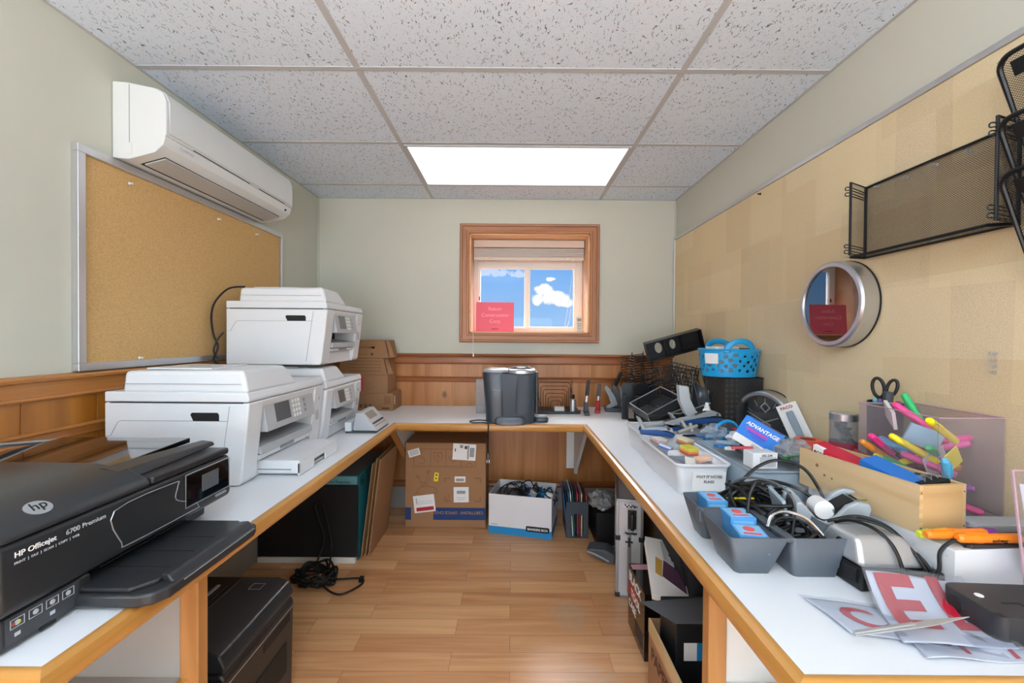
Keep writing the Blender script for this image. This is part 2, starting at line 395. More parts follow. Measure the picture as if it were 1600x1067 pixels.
def lettering(txt, size, origin, right, up, m, parent=None, name='lettering', align='LEFT', ext=.0004, space=1.0, shear=0.0, bold=0.0):
    cu = bpy.data.curves.new('txt', 'FONT'); cu.body = txt; cu.size = size; cu.extrude = ext; cu.align_x = align; cu.space_character = space; cu.shear = shear; cu.offset = bold
    cu.resolution_u = 3
    o = bpy.data.objects.new('txt', cu); COL.objects.link(o)
    me = bpy.data.meshes.new_from_object(o)
    bpy.data.objects.remove(o); bpy.data.curves.remove(cu)
    r = Vector(right).normalized(); uu = Vector(up).normalized(); nn = r.cross(uu)
    M4 = Matrix(((r.x, uu.x, nn.x, origin[0]), (r.y, uu.y, nn.y, origin[1]), (r.z, uu.z, nn.z, origin[2]), (0, 0, 0, 1)))
    me.transform(M4); me.materials.clear(); me.materials.append(m); me.name = name
    o = bpy.data.objects.new(name, me); COL.objects.link(o)
    if parent: o.parent = parent
    return o
# ================================================================== ROOM SHELL
wallp = wall_mat('sage_wall_paint', '#c8c7b9')
plaster = pm('white_plaster', '#dcdcd8', .8)
honey = wood('honey_edge_wood', '#cb9350', '#ac7633', 'Y', 1.0, .30, coat=.5)
honeyx = wood('honey_edge_wood_x', '#ca914e', '#aa7430', 'X', 1.0, .32, coat=.4)
honeyz = wood('honey_post_wood', '#bd8750', '#a06c3a', 'Z', 1.0, .38)
pine = wood('pine_panel', '#c28550', '#a0642f', 'Z', .55, .38, knots=.75)
pinex = wood('pine_rail_x', '#a8683a', '#834a22', 'X', .8, .35)
piney = wood('pine_rail_y', '#c08142', '#9d602a', 'Y', .8, .35)
casing = wood('window_casing_wood', '#b5794c', '#94592f', 'X', .7, .4)
casingz = wood('window_casing_wood_z', '#b5794c', '#94592f', 'Z', .7, .4)
reveal = wood('window_reveal_wood', '#e2b68c', '#cf9c70', 'X', .5, .45)
laminate = pm('white_laminate', '#e6e9ed', .32, var=.015)
greypaint = pm('grey_painted_board', '#99948e', .55)
whitepaint = pm('white_painted_wood', '#e2e2df', .5)
alu = pm('aluminium_trim', '#d3d4d8', .32, metal=.85, bump=.05)
vinyl = pm('window_vinyl', '#eee6dc', .4)

mb = MB(); mb.box(LX-.2, RX+.2, FY-.2, BY+.4, -.1, 0, floor_mat()); struct(mb.build('floor'))
mb = MB(); mb.box(LX-.2, RX+.2, FY-.2, BY+.4, CZ, CZ+.06, tile_mat()); struct(mb.build('ceiling'))
# T-bar grid of the suspended ceiling
gm = pm('ceiling_grid_white', '#bcbdbf', .6)
mb = MB(); w = .012
for gx in (-.585, .632): mb.box(gx-w, gx+w, FY, BY, CZ-.0022, CZ+.001, gm)
for gy in (2.815, 2.21, 1.60, .99, .385, -.22, -.83, -1.44, -2.05, -2.66, -3.27, -3.88): mb.box(LX, RX, gy-w, gy+w, CZ-.0024, CZ+.001, gm)
for (a, b, c, d) in ((LX, LX+.012, FY, BY), (RX-.012, RX, FY, BY), (LX, RX, BY-.012, BY), (LX, RX, FY, FY+.012)): mb.box(a, b, c, d, CZ-.0020, CZ+.001, gm)
struct(mb.build('trim_1', bevel=.001))
mb = MB(); mb.box(LX-.15, LX, FY-.15, BY+.3, 0, CZ, wallp); struct(mb.build('wall_left'))
mb = MB(); mb.box(RX, RX+.15, FY-.15, BY+.3, 0, CZ, wallp); struct(mb.build('wall_right'))
# back wall with the window opening
WX0, WX1, WZ0, WZ1 = -.318, .566, 1.272, 2.003
def holed(mb, x0, x1, z0, z1, y0, y1, a, b, c, d, m):
    mb.box(x0, a, y0, y1, z0, z1, m); mb.box(b, x1, y0, y1, z0, z1, m); mb.box(a, b, y0, y1, z0, c, m); mb.box(a, b, y0, y1, d, z1, m)
mb = MB(); holed(mb, LX, RX, 0, CZ, BY, BY+.30, WX0, WX1, WZ0, WZ1, wallp); struct(mb.build('wall_back'))
mb = MB(); holed(mb, LX, RX, 0, CZ, FY-.15, FY, -1.3, 1.1, .20, 2.10, wallp); struct(mb.build('wall_front'))
# window behind the camera: frame round the opening
mb = MB(); holed(mb, -1.34, 1.14, .16, 2.14, FY-.02, FY+.025, -1.28, 1.08, .22, 2.08, vinyl); mb.box(-.13, -.07, FY-.02, FY+.02, .22, 2.08, vinyl)
struct(mb.build('window_2', bevel=.004))
# ---- window 1 (in view)
w1 = bpy.data.objects.new('window_1', None); COL.objects.link(w1); w1['kind'] = 'structure'; w1.location = (0, BY, 0)
def framebar(x0, x1, z0, z1, w, prof, mats, parent, name):
    """mitred moulding round a rectangle (inner edge x0..x1, z0..z1); prof = (distance outward, depth towards the room)"""
    mb = MB()
    for (A, B, ox, oz, m) in (((x0, z1), (x1, z1), 0, 1, mats[0]), ((x1, z1), (x1, z0), 1, 0, mats[1]), ((x1, z0), (x0, z0), 0, -1, mats[0]), ((x0, z0), (x0, z1), -1, 0, mats[1])):
        for (d0, h0), (d1, h1) in zip(prof, prof[1:]):
            def P(c, d, h):
                sx = -1 if c[0] == x0 else 1; sz = -1 if c[1] == z0 else 1
                return (c[0]+sx*d, -h, c[1]+sz*d)
            mb.face([P(A, d0, h0), P(A, d1, h1), P(B, d1, h1), P(B, d0, h0)], m)
    bmesh.ops.remove_doubles(mb.bm, verts=mb.bm.verts, dist=1e-5)
    bmesh.ops.recalc_face_normals(mb.bm, faces=mb.bm.faces)
    return mb.build(name, parent, ang=25)
framebar(WX0+.004, WX1-.004, WZ0+.004, WZ1-.004, .07, [(0, -.01), (0, .016), (.006, .02), (.016, .02), (.02, .014), (.048, .017), (.052, .024), (.062, .026), (.068, .02), (.07, -.001)], (casing, casingz), w1, 'window_casing')
mb = MB(); t = .014
mb.box(WX0, WX1, 0.0, .27, WZ1-t, WZ1, reveal); mb.box(WX0, WX1, 0.0, .27, WZ0, WZ0+t, reveal)
mb.box(WX0, WX0+t, 0.0, .27, WZ0, WZ1, reveal); mb.box(WX1-t, WX1, 0.0, .27, WZ0, WZ1, reveal)
mb.build('window_reveal', w1)
# vinyl frame, at depth .27
wy = .255
mb = MB()
x0, x1, z0, z1 = WX0+t, WX1-t, WZ0+t, WZ1-t
holed(mb, x0, x1, z0, z1, wy, wy+.045, -.27, .505, 1.315, 1.80, vinyl)
mb.build('window_frame', w1, bevel=.004)
mb = MB(); holed(mb, -.275, .118, 1.308, 1.805, wy-.012, wy+.03, -.252, .095, 1.328, 1.783, vinyl); mb.box(-.262, -.254, wy-.022, wy-.01, 1.535, 1.565, pm('black_latch', '#2a2a2c', .4)); mb.build('window_sash', w1, bevel=.003)
mb = MB(); holed(mb, .105, .508, 1.308, 1.805, wy+.0, wy+.038, .140, .487, 1.330, 1.785, vinyl); mb.build('window_sash', w1, bevel=.003)
gl = bpy.data.materials.new('window_glass'); gl.use_nodes = True; t_ = gl.node_tree; t_.nodes.clear()
o_ = N(t_, 'ShaderNodeOutputMaterial'); tr = N(t_, 'ShaderNodeBsdfTransparent'); gs = N(t_, 'ShaderNodeBsdfGlossy'); gs.inputs['Roughness'].default_value = .02
fr = N(t_, 'ShaderNodeFresnel'); fr.inputs[0].default_value = 1.18; mxs = N(t_, 'ShaderNodeMixShader')
t_.links.new(fr.outputs[0], mxs.inputs[0]); t_.links.new(tr.outputs[0], mxs.inputs[1]); t_.links.new(gs.outputs[0], mxs.inputs[2]); t_.links.new(mxs.outputs[0], o_.inputs[0])
GLASS = gl
mb = MB(); mb.box(-.252, .095, wy+.006, wy+.010, 1.328, 1.783, gl); mb.build('pane', w1)
mb = MB(); mb.box(.140, .487, wy+.018, wy+.022, 1.330, 1.785, gl); mb.build('pane', w1)

# ---- wainscot: vertical pine boards, chair rail, middle rail, base rail, grey baseboard
def wains(name, axis, at, sgn, a0, a1, m, mr):
    mb = MB()
    def bx(u0, u1, d, z0, z1, mm, d0=0):
        p, q = sorted((at + sgn*d0, at + sgn*d))
        if axis == 'x': mb.box(u0, u1, p, q, z0, z1, mm)
        else: mb.box(p, q, u0, u1, z0, z1, mm)
    u = a0; ws = [.098, .132, .115, .15, .12, .14]; i = 0
    while u < a1-.001:
        w_ = min(ws[i % 6]*1.6, a1-u); bx(u, u+w_-.0025, .010, .02, 1.10, m); u += w_; i += 1
    bx(a0, a1, .0075, .02, 1.10, m)
    struct(mb.build(name, bevel=.0012))
    mb = MB()
    def mould(prof):
        pts = [(at + sgn*d, z) for d, z in prof]
        if axis == 'x': mb.prism(pts, 'X', a0, a1, mr)
        else: mb.prism(pts, 'Y', a0, a1, mr)
    mould([(0, 1.092), (.016, 1.092), (.018, 1.103), (.030, 1.108), (.033, 1.116), (.030, 1.123), (0, 1.124)])
    mould([(0, 1.055), (.014, 1.060), (.0145, 1.0925), (0, 1.0925)])
    mould([(0, 1.048), (.017, 1.048), (.022, 1.054), (.019, 1.061), (0, 1.064)])
    mould([(0, .915), (.013, .917), (.017, .924), (.014, .930), (.016, .945), (.020, .950), (.014, .957), (0, .958)])
    mould([(0, .150), (.016, .152), (.02, .165), (.015, .180), (.018, .195), (0, .205)])
    return struct(mb.build('trim_%d' % (2 if axis == 'x' else 3), ang=20))
wains('trim_4', 'x', BY, -1, LX, RX, pine, pinex)
pineL = wood('pine_panel_left', '#b5742a', '#925616', 'Z', .55, .38, knots=.75)
wains('trim_5', 'y', LX, 1, FY, BY-.01, pineL, piney)
mb = MB(); mb.box(LX, RX, BY-.022, BY, 0, .151, greypaint); struct(mb.build('baseboard_back', bevel=.002))
mb = MB(); mb.box(LX, LX+.022, FY, BY-.022, 0, .151, greypaint); struct(mb.build('baseboard_left', bevel=.002))
mb = MB(); mb.box(RX-.016, RX, FY, BY-.022, 0, .10, greypaint); struct(mb.build('baseboard_right', bevel=.002))
mb = MB(); mb.box(LX+.001, LX+.008, BY-.009, BY-.001, 1.124, CZ-.006, wallp); mb.box(RX-.008, RX-.001, BY-.009, BY-.001, 1.124, CZ-.006, wallp)
struct(mb.build('trim_6'))

# ---- ceiling fixtures
diff = pm('light_diffuser', '#f2f2f4', .5, emit='#f4f5f8', estr=1.15)
def fixture(y0, lab):
    r = thing('ceiling_light', lab, 'ceiling light', (0, y0, CZ))
    mb = MB(); x0, x1 = -.585+.012, .632-.012
    a, b, c, d = x0, x1, .012, .593
    for q in ((a, a+.014, c, d), (b-.014, b, c, d), (a+.014, b-.014, c, c+.014), (a+.014, b-.014, d-.014, d)): mb.box(*q, -.008, -.0005, gm)
    mb.build('frame', r, bevel=.001)
    mb = MB(); mb.box(x0+.014, x1-.014, c+.014, d-.014, -.005, -.002, diff); mb.build('diffuser', r)
    return r
f1 = fixture(2.214, 'white rectangular fluorescent panel set in the ceiling above the window')
f1['group'] = 'ceiling light panels'

# ================================================================== DESKS
def trimseg(mb, P, Q, nP, nQ, m, w=.026, h=.042, top=.002):
    """round-nosed edging from P to Q; nP, nQ are the outward mitre offsets per metre of width"""
    prof = [(0, -h), (w*.55, -h), (w*.85, -h+.005), (w, -h*.72), (w, -h*.35), (w*.82, -.003), (w*.5, top), (w*.15, top), (0, 0)]
    A = [Vector((P[0]+nP[0]*d, P[1]+nP[1]*d, DZ+z)) for d, z in prof]; B = [Vector((Q[0]+nQ[0]*d, Q[1]+nQ[1]*d, DZ+z)) for d, z in prof]
    k = mb.mi(m); va = [mb.bm.verts.new(p) for p in A]; vb = [mb.bm.verts.new(p) for p in B]; n = len(prof); fs = [mb.bm.faces.new(va), mb.bm.faces.new(vb[::-1])]
    for i in range(n): fs.append(mb.bm.faces.new([va[i], va[(i+1) % n], vb[(i+1) % n], vb[i]]))
    for f in fs: f.material_index = k
    bmesh.ops.recalc_face_normals(mb.bm, faces=fs)
LF, LC, RC, RF = (-.712, .640), (-.687, 2.462), (.438, 2.455), (.446, .636)
def top(poly, parent):
    mb = MB(); mb.prism(poly, 'Z', DZ-.036, DZ, laminate); return mb.build('worktop', parent)
WL, WR, WB = LX+.012, RX-.017, BY-.012
dl = thing('left_desk', 'white laminate desk with honey wood edge along the left wall under the printers', 'desk', group='built-in desks')
top([(WL, .640), LF, LC, (WL, WB)], dl)
mb = MB(); trimseg(mb, LF, LC, (1, -1), (1, -.58), honey); mb.build('edge_trim', dl)
mb = MB(); trimseg(mb, LF, (WL, .640), (1, -1), (0, -1), honeyx); mb.build('edge_trim', dl)
mb = MB(); mb.box(LX+.024, -.742, .952, .97, 0, DZ-.037, greypaint); mb.build('support_panel', dl)
mb = MB(); mb.box(-.742, -.70, .945, .977, 0, DZ-.037, honeyz); mb.build('post', dl, bevel=.003)
mb = MB(); mb.box(LX+.024, -.745, .66, .951, .455, .473, greypaint); mb.build('shelf', dl)
mb = MB(); mb.box(-.745, -.722, .66, .951, .445, .475, honey); mb.build('shelf_edge', dl, bevel=.003)
mb = MB(); mb.box(-.775, -.735, .665, .695, 0, .444, honeyz); mb.build('post', dl, bevel=.003)
db = thing('back_desk', 'white laminate desk with honey wood edge under the window', 'desk', group='built-in desks')
top([LC, RC, (WR, WB), (WL, WB)], db)
mb = MB(); trimseg(mb, LC, RC, (1, -.58), (-1, -.58), honeyx); 
bmesh.ops.translate(mb.bm, verts=mb.bm.verts, vec=(0, 0, 0)); mb.build('edge_trim', db)
mb = MB(); mb.prism([(2.50, DZ-.043), (BY-.03, DZ-.043), (BY-.03, .33), (BY-.12, .33)], 'X', -.716, -.700, whitepaint); mb.build('gusset', db)
mb = MB(); mb.prism([(2.475, DZ-.043), (2.505, DZ-.043), (BY-.10, .33), (BY-.13, .33)], 'X', -.724, -.692, honeyz); mb.build('gusset_edge', db)
mb = MB(); mb.box(.40, .455, BY-.036, BY-.021, .30, DZ-.037, whitepaint); mb.build('wall_batten', db, bevel=.002)
mb = MB(); mb.prism([(2.60, DZ-.037), (BY-.037, DZ-.037), (BY-.037, .265), (BY-.055, .265), (BY-.075, .30), (2.63, .66), (2.60, .67)], 'X', .455, .478, whitepaint); mb.build('bracket', db, bevel=.002)
dr = thing('right_desk', 'white laminate desk with honey wood edge along the right wall under the office supplies', 'desk', group='built-in desks')
top([RC, RF, (WR, .636), (WR, WB)], dr)
mb = MB(); trimseg(mb, RC, RF, (-1, -.58), (-1, -1), honey); mb.build('edge_trim', dr)
mb = MB(); trimseg(mb, RF, (WR, .636), (-1, -1), (0, -1), honeyx); mb.build('edge_trim', dr)
mb = MB(); mb.box(.488, RX-.018, .952, .97, 0, DZ-.037, whitepaint); mb.build('support_panel', dr)
mb = MB(); mb.box(.446, .488, .945, .977, 0, DZ-.037, honeyz); mb.build('post', dr, bevel=.003)
mb = MB(); mb.box(.490, RX-.018, .66, .951, .455, .473, whitepaint); mb.build('shelf', dr)
mb = MB(); mb.box(.448, .488, .665, .695, 0, DZ-.042, honeyz); mb.build('post', dr, bevel=.003)

# ================================================================== PIN BOARDS
corkL = cork_mat('cork', '#d9b27a', '#c39c66')
corkR = cork_mat('fabric_board', '#dccaaa', '#cfbb98', patches=1)
nb = thing('cork_board', 'brown cork board in an aluminium frame on the left wall', 'notice board', (LX, 0, 0))
y0, y1, z0, z1 = 1.365, 2.585, 1.127, 1.863
mb = MB(); mb.box(.001, .010, y0+.02, y1-.02, z0+.02, z1-.02, corkL); mb.build('cork_panel', nb)
mb = MB()
for (a, b, c, d) in ((y0, y1, z1-.026, z1), (y0, y1, z0, z0+.026), (y0, y0+.026, z0+.026, z1-.026), (y1-.018, y1, z0+.026, z1-.026)): mb.box(.001, .024, a, b, c, d, alu)
mb.build('frame', nb, bevel=.002)
rb = thing('fabric_pin_board', 'wide tan pin board with faded paper marks covering the right wall', 'notice board', (RX, 0, 0))
mb = MB(); mb.box(-.011, -.001, .05, BY-.012, DZ-.10, 1.955, corkR); mb.build('fabric_panel', rb)
mb = MB(); mb.box(-.016, -.001, .05, BY-.012, 1.956, 1.974, alu); mb.build('top_trim', rb, bevel=.001)
mb = MB(); mb.box(-.018, -.0115, BY-.028, BY-.012, DZ+.001, 1.955, whitepaint); mb.build('side_trim', rb, bevel=.001)
# ================================================================== LEFT WALL AND LEFT DESK
offw = pm('printer_white_plastic', '#dfe2e5', .38, bump=.04, bscale=900, var=.01)
offw2 = pm('printer_seam_grey', '#8f9194', .5)
lgrey = pm('light_grey_plastic', '#b4b7bb', .4)
mgrey = pm('mid_grey_plastic', '#8d9196', .42)
dgrey = pm('dark_grey_plastic', '#4a4d52', .45)
slot = pm('dark_slot', '#141517', .6)
blk = pm('black_plastic', '#1d1e20', .35, bump=.05, bscale=900)
blks = pm('black_satin_plastic', '#2a2b2d', .30, bump=.04, bscale=900)
blkg = pm('gloss_black', '#0c0d0f', .06, coat=.6)
silv = pm('silver_plastic', '#b9bcc0', .28, metal=.6)
chrome = pm('chrome', '#d8dadd', .12, metal=1)
scr = pm('screen_grey', '#5e6367', .15, coat=.5)
rubber = pm('black_rubber', '#161617', .55)
white = pm('white_print', '#eeeeec', .5)
cable_m = pm('black_cable', '#131415', .42)

# ---- air conditioner
ac = thing('air_conditioner', 'long white wall mounted air conditioner under the ceiling above the cork board', 'air conditioner', (LX+.002, 1.505, 0))
W_ = .858
acw = pm('air_conditioner_white', '#dcdedd', .36)
prof = [(0, 1.872), (.06, 1.868), (.150, 1.893), (.178, 1.918), (.186, 1.945), (.186, 1.949), (.190, 1.955), (.190, 2.075), (.178, 2.102), (.150, 2.118), (.05, 2.138), (0, 2.142)]
mb = MB(); mb.prism(prof, 'Y', 0, W_, acw); mb.build('body', ac, bevel=.004)
mb = MB(); mb.prism([(.193, 1.962), (.1945, 1.964), (.1945, 2.070), (.180, 2.1045), (.150, 2.1215), (.14, 2.120), (.1905, 2.075)], 'Y', .012, W_-.006, acw); mb.build('front_cover', ac, bevel=.0015)
def slopept(t, off=0):   # along the slanted lower face
    a = Vector((.06, 1.868)); b = Vector((.150, 1.893)); d = (b-a).normalized(); n = Vector((d.y, -d.x)); p = a.lerp(b, t) + n*off
    return p
mb = MB()
for (t0, t1, y0, y1, off, m) in ((.00, 1.0, .045, W_-.055, .0008, slot),):
    p, q = slopept(t0, 0), slopept(t1, 0); p2, q2 = slopept(t0, off), slopept(t1, off)
    mb.prism([tuple(p), tuple(p2), tuple(q2), tuple(q)], 'Y', y0, y1, m)
mb.build('outlet_slot', ac)
mb = MB(); p, q = slopept(.13, .0009), slopept(.97, .0009); p2, q2 = slopept(.13, .006), slopept(.97, .006)
mb.prism([tuple(p), tuple(p2), tuple(q2), tuple(q)], 'Y', .049, W_-.059, pm('air_conditioner_vane_grey', '#b9bab9', .4)); mb.build('louver', ac, bevel=.001)
mb = MB()
mb.box(.1895, .1912, .13, .48, 1.9525, 1.9555, slot); mb.box(.1895, .1912, .55, .78, 1.9525, 1.9555, slot); mb.build('seam_gap', ac)
mb = MB(); mb.cyl((.180, .800, 1.925), (.188, .800, 1.928), .005, blkg, seg=14); mb.build('sensor_window', ac)
mb = MB(); mb.box(.03, .07, -.0015, 0, 1.885, 1.925, acw); mb.box(.060, .062, -.0012, 0, 1.925, 2.13, mgrey); mb.build('side_cap', ac, bevel=.0005)
lettering('Comfortair', .015, (.1875, .065, 1.930), (0, 1, 0), (.25, 0, 1), lgrey, ac, ext=.0002)

# ---- white printers: front towards +x
def mfp(name, label, loc, D, Wd, H, adf=.58, tray=True, group='white multifunction printers', big_recess=False):
    r = thing(name, label, 'printer', loc, group=group)
    c = .085; bz = .72*H         # corner column width, lid seam height
    fr_ = [(0, .002), (D-.035, .002), (D-.028, .012), (D-.012, .55*bz), (D, bz), (0, bz)]
    mb = MB(); mb.prism(fr_, 'Y', 0, c, offw); mb.prism(fr_, 'Y', Wd-.085, Wd, offw)
    mb.prism([(0, .002), (D-.13, .002), (D-.13, bz), (0, bz)], 'Y', c, Wd-.085, offw)
    mb.prism([(D-.13, .90*bz), (D-.01, .90*bz), (D, bz), (D-.13, bz)], 'Y', c, Wd-.085, offw)
    mb.prism([(D-.13, .002), (D-.04, .002), (D-.045, .06), (D-.13, .06)], 'Y', c, Wd-.085, offw)
    mb.build('body', r, bevel=.012, seg=3)
    # side panel seams and grip slot (near side, y = 0)
    mb = MB(); e = -.0009
    mb.box(.02, D-.02, e, .002, bz-.001, bz+.0016, slot)
    pts = [(.0, .60*bz), (.02, .60*bz), (.045, .72*bz), (.05, .80*bz), (.30, .80*bz)]
    mb.tube([(x, e+.0003, z) for x, z in ((.005, .60*bz), (.022, .605*bz), (.045, .76*bz), (.055, .785*bz), (D-.07, .785*bz))], .0008, offw2, seg=5)
    mb.tube([(D-.065, e+.0003, bz-.01), (D-.098, e+.0003, .02)], .0008, offw2, seg=5)
    mb.build('panel_seam', r)
    mb = MB(); mb.prism([(D-.185, .785*bz), (D-.195, .86*bz), (D-.19, .885*bz), (D-.105, .885*bz), (D-.10, .86*bz), (D-.10, .785*bz)], 'Y', -.0012, .004, slot); mb.build('grip_recess', r)
    # scanner lid
    mb = MB(); mb.prism([(.0, bz+.002), (D-.004, bz+.002), (D, bz+.01), (D-.008, bz+.034), (.0, bz+.036)], 'Y', .001, Wd-.001, offw); mb.build('scanner_lid', r, bevel=.007, seg=3)
    # document feeder cover, higher, over the near part
    aw = adf*Wd
    mb = MB(); z1 = H
    mb.hexa([(.055, .003, bz+.030), (D-.006, .003, bz+.030), (D-.006, aw, bz+.030), (.055, aw, bz+.030), (.062, .006, z1-.004), (D-.028, .012, z1), (D-.04, aw-.045, z1), (.062, aw-.02, z1-.004)], offw)
    ob = mb.build('document_feeder', r, bevel=.014, seg=3)
    mb = MB(); mb.box(.10, D-.16, .05, aw-.09, z1-.0015, z1+.0035, offw); mb.box(.18, .26, aw*.4, aw*.42, z1+.0036, z1+.005, mgrey); mb.build('feeder_tray', r, bevel=.002)
    mb = MB(); mb.box(.062, D-.03, .0015, .004, bz+.062, bz+.0632, offw2); mb.build('feeder_seam', r)
    # control panel, tilted
    py0, py1 = c+.012, Wd-.098
    mb = MB(); mb.hexa([(D-.03, py0, .58*bz), (D+.006, py0, .58*bz), (D+.006, py1, .58*bz), (D-.03, py1, .58*bz), (D-.03, py0, .955*bz), (D-.012, py0, .955*bz), (D-.012, py1, .955*bz), (D-.03, py1, .955*bz)], lgrey)
    cp = mb.build('control_panel', r, bevel=.003)
    def onp(y, k, o=.0008): return (D+.006 - .018*k + o, y, bz*(.58 + .375*k))
    def pq(mbx, ya, yb, k0, k1, m, o=.0012):
        a, b, c_, d = onp(ya, k0, o), onp(yb, k0, o), onp(yb, k1, o), onp(ya, k1, o)
        lo = [onp(ya, k0, -.001), onp(yb, k0, -.001), onp(yb, k1, -.001), onp(ya, k1, -.001)]
        mbx.hexa([lo[0], lo[1], lo[2], lo[3], a, b, c_, d], m)
    pw = py1-py0
    mb = MB(); pq(mb, py0+pw*.18, py0+pw*.46, .22, .86, scr); mb.build('screen', cp)
    mb = MB()
    for i in range(4):
        for j in range(3): pq(mb, py0+pw*(.52+.06*j), py0+pw*(.555+.06*j), .18+.18*i, .30+.18*i, white)
    for i in range(3): pq(mb, py0+pw*.76, py0+pw*.80, .25+.2*i, .37+.2*i, mgrey)
    mb.build('key_cluster', cp, kind='stuff')
    # recess back and trays
    mb = MB(); mb.box(D-.1295, D-.126, c, Wd-.085, .062, .89*bz, slot); mb.build('paper_exit', r)
    mb = MB(); mb.hexa([(D-.125, c+.004, .40*bz), (D-.012, c+.004, .30*bz), (D-.012, Wd-.09, .30*bz), (D-.125, Wd-.09, .40*bz), (D-.125, c+.004, .46*bz), (D-.012, c+.004, .40*bz), (D-.012, Wd-.09, .40*bz), (D-.125, Wd-.09, .46*bz)], lgrey)
    mb.build('output_tray', r, bevel=.002)
    mb = MB(); mb.box(D-.12, D-.022, c+.006, Wd-.092, .062, .295*bz, offw); ft = mb.build('paper_cassette', r, bevel=.004)
    ym = (c+Wd-.085)/2
    mb = MB(); mb.box(D-.0225, D-.0205, ym-.05, ym+.05, .17*bz+.02, .24*bz+.02, mgrey); mb.build('handle', ft, bevel=.0008)
    mb = MB(); mb.box(D-.0120, D-.0105, Wd-.058, Wd-.03, .45*bz, .70*bz, lgrey); mb.build('ink_label', r)
    mb = MB(); mb.cyl((D-.006, Wd-.045, .80*bz), (D-.001, Wd-.045, .80*bz), .008, lgrey, seg=14); mb.build('power_button', r)
    if tray:
        mb = MB(); ty0, ty1 = c+.03, Wd-.12; tx = D+.11
        mb.box(D-.045, tx, ty0, ty1, .045, .056, offw); mb.box(D-.045, tx, ty0, ty0+.006, .010, .046, offw); mb.box(D-.045, tx, ty1-.006, ty1, .010, .046, offw)
        mb.box(tx-.008, tx, ty0, ym-.05, .002, .046, offw); mb.box(tx-.008, tx, ym+.05, ty1, .002, .046, offw); mb.box(tx-.008, tx, ym-.05, ym+.05, .030, .046, offw)
        mb.box(D-.04, tx-.01, ty0+.006, ty1-.006, .006, .012, offw)
        tr_ = mb.build('extended_tray', r, bevel=.0015)
        mb = MB(); mb.box(D-.04, tx-.03, ty0-.0012, ty0, .022, .026, mgrey); mb.build('rail', tr_)
    return r
mfp('multifunction_printer', 'big white printer on the desk behind the black one, paper tray pulled out', (-1.352, 1.405, DZ), .482, .56, .388, .60, True)
mfp('multifunction_printer', 'white printer standing on the desk underneath another white printer', (-1.335, 1.985, DZ), .470, .46, .352, .55, False)
p3 = mfp('multifunction_printer', 'white printer stacked on top of another white printer beside the cork board', (-1.332, 1.975, DZ+.366), .472, .47, .366, .55, False)
# support under the upper one is the lower printer's feeder cover
# black power cord behind the upper printer
mb = MB(); mb.tube([(-1.27, 2.02, 1.478), (-1.33, 1.99, 1.465), (-1.375, 1.965, 1.40), (-1.385, 1.955, 1.33), (-1.375, 1.955, 1.25), (-1.355, 1.955, 1.20), (-1.36, 1.95, 1.165), (-1.375, 1.955, 1.13), (-1.35, 1.955, 1.115)], .0045, cable_m, smooth=6)
mb.tube([(-1.335, 1.962, 1.26), (-1.36, 1.955, 1.22), (-1.372, 1.952, 1.17), (-1.345, 1.955, 1.128)], .004, cable_m, smooth=6)
tag(mb.build('cable'), 'black power cord hanging behind the uppermost white printer', 'cord')

# ---- loose tray unit by the lower printer
ft = thing('scanner_cover', 'pale grey slanted cover unit with a smoked window on the desk beside the printers', 'printer part', (-.826, 2.20, DZ))
mb = MB(); mb.box(-.035, .125, -.005, .215, .001, .010, dgrey); mb.build('base', ft, bevel=.002)
mb = MB(); mb.hexa([(.0, .0, .011), (.13, .0, .011), (.13, .21, .011), (.0, .21, .011), (.015, .0, .105), (.045, .0, .105), (.045, .21, .105), (.015, .21, .105)], lgrey); bd = mb.build('slanted_body', ft, bevel=.006)
n_ = Vector((.094, 0, .085)).normalized()
mb = MB()
def sl(k, y, o): p = Vector((.045, 0, .105)).lerp(Vector((.13, 0, .011)), k); return (p.x+n_.x*o, y, p.z+n_.z*o)
def slq(mbx, k0, k1, ya, yb, o, m): mbx.hexa([sl(k0, ya, -.001), sl(k0, yb, -.001), sl(k1, yb, -.001), sl(k1, ya, -.001), sl(k0, ya, o), sl(k0, yb, o), sl(k1, yb, o), sl(k1, ya, o)], m)
slq(mb, .08, .42, .03, .15, .002, pm('smoked_window', '#9a9690', .15, coat=.5)); mb.build('window', bd)
mb = MB(); slq(mb, .60, .68, .02, .19, .003, slot); slq(mb, .76, .80, .02, .19, .003, chrome); mb.build('roller_gap', bd)
mb = MB(); mb.box(-.036, -.002, -.012, .16, .011, .058, offw); mb.build('paper_block', ft, bevel=.003)

# ---- black inkjet all in one, front towards +x
hp = thing('inkjet_printer', 'black inkjet printer with silver round logo at the near end of the left desk', 'printer', (-1.262, .648, DZ))
D, Wd = .476, .540
mb = MB(); mb.prism([(0, .058), (D-.004, .058), (D, .075), (D-.004, .172), (0, .172)], 'Y', 0, Wd, blks); mb.build('body', hp, bevel=.009, seg=3)
mb = MB(); mb.box(.006, D-.006, .004, .150, .004, .0575, blks); mb.box(.006, D-.07, .15, Wd-.004, .004, .0575, blks)
lb = mb.build('lower_body', hp, bevel=.006)
for x in (.03, D-.10):
    for y in (.03, Wd-.04): mb = MB(); mb.cyl((x, y, 0), (x, y, .005), .012, rubber, seg=14); mb.build('foot', hp)
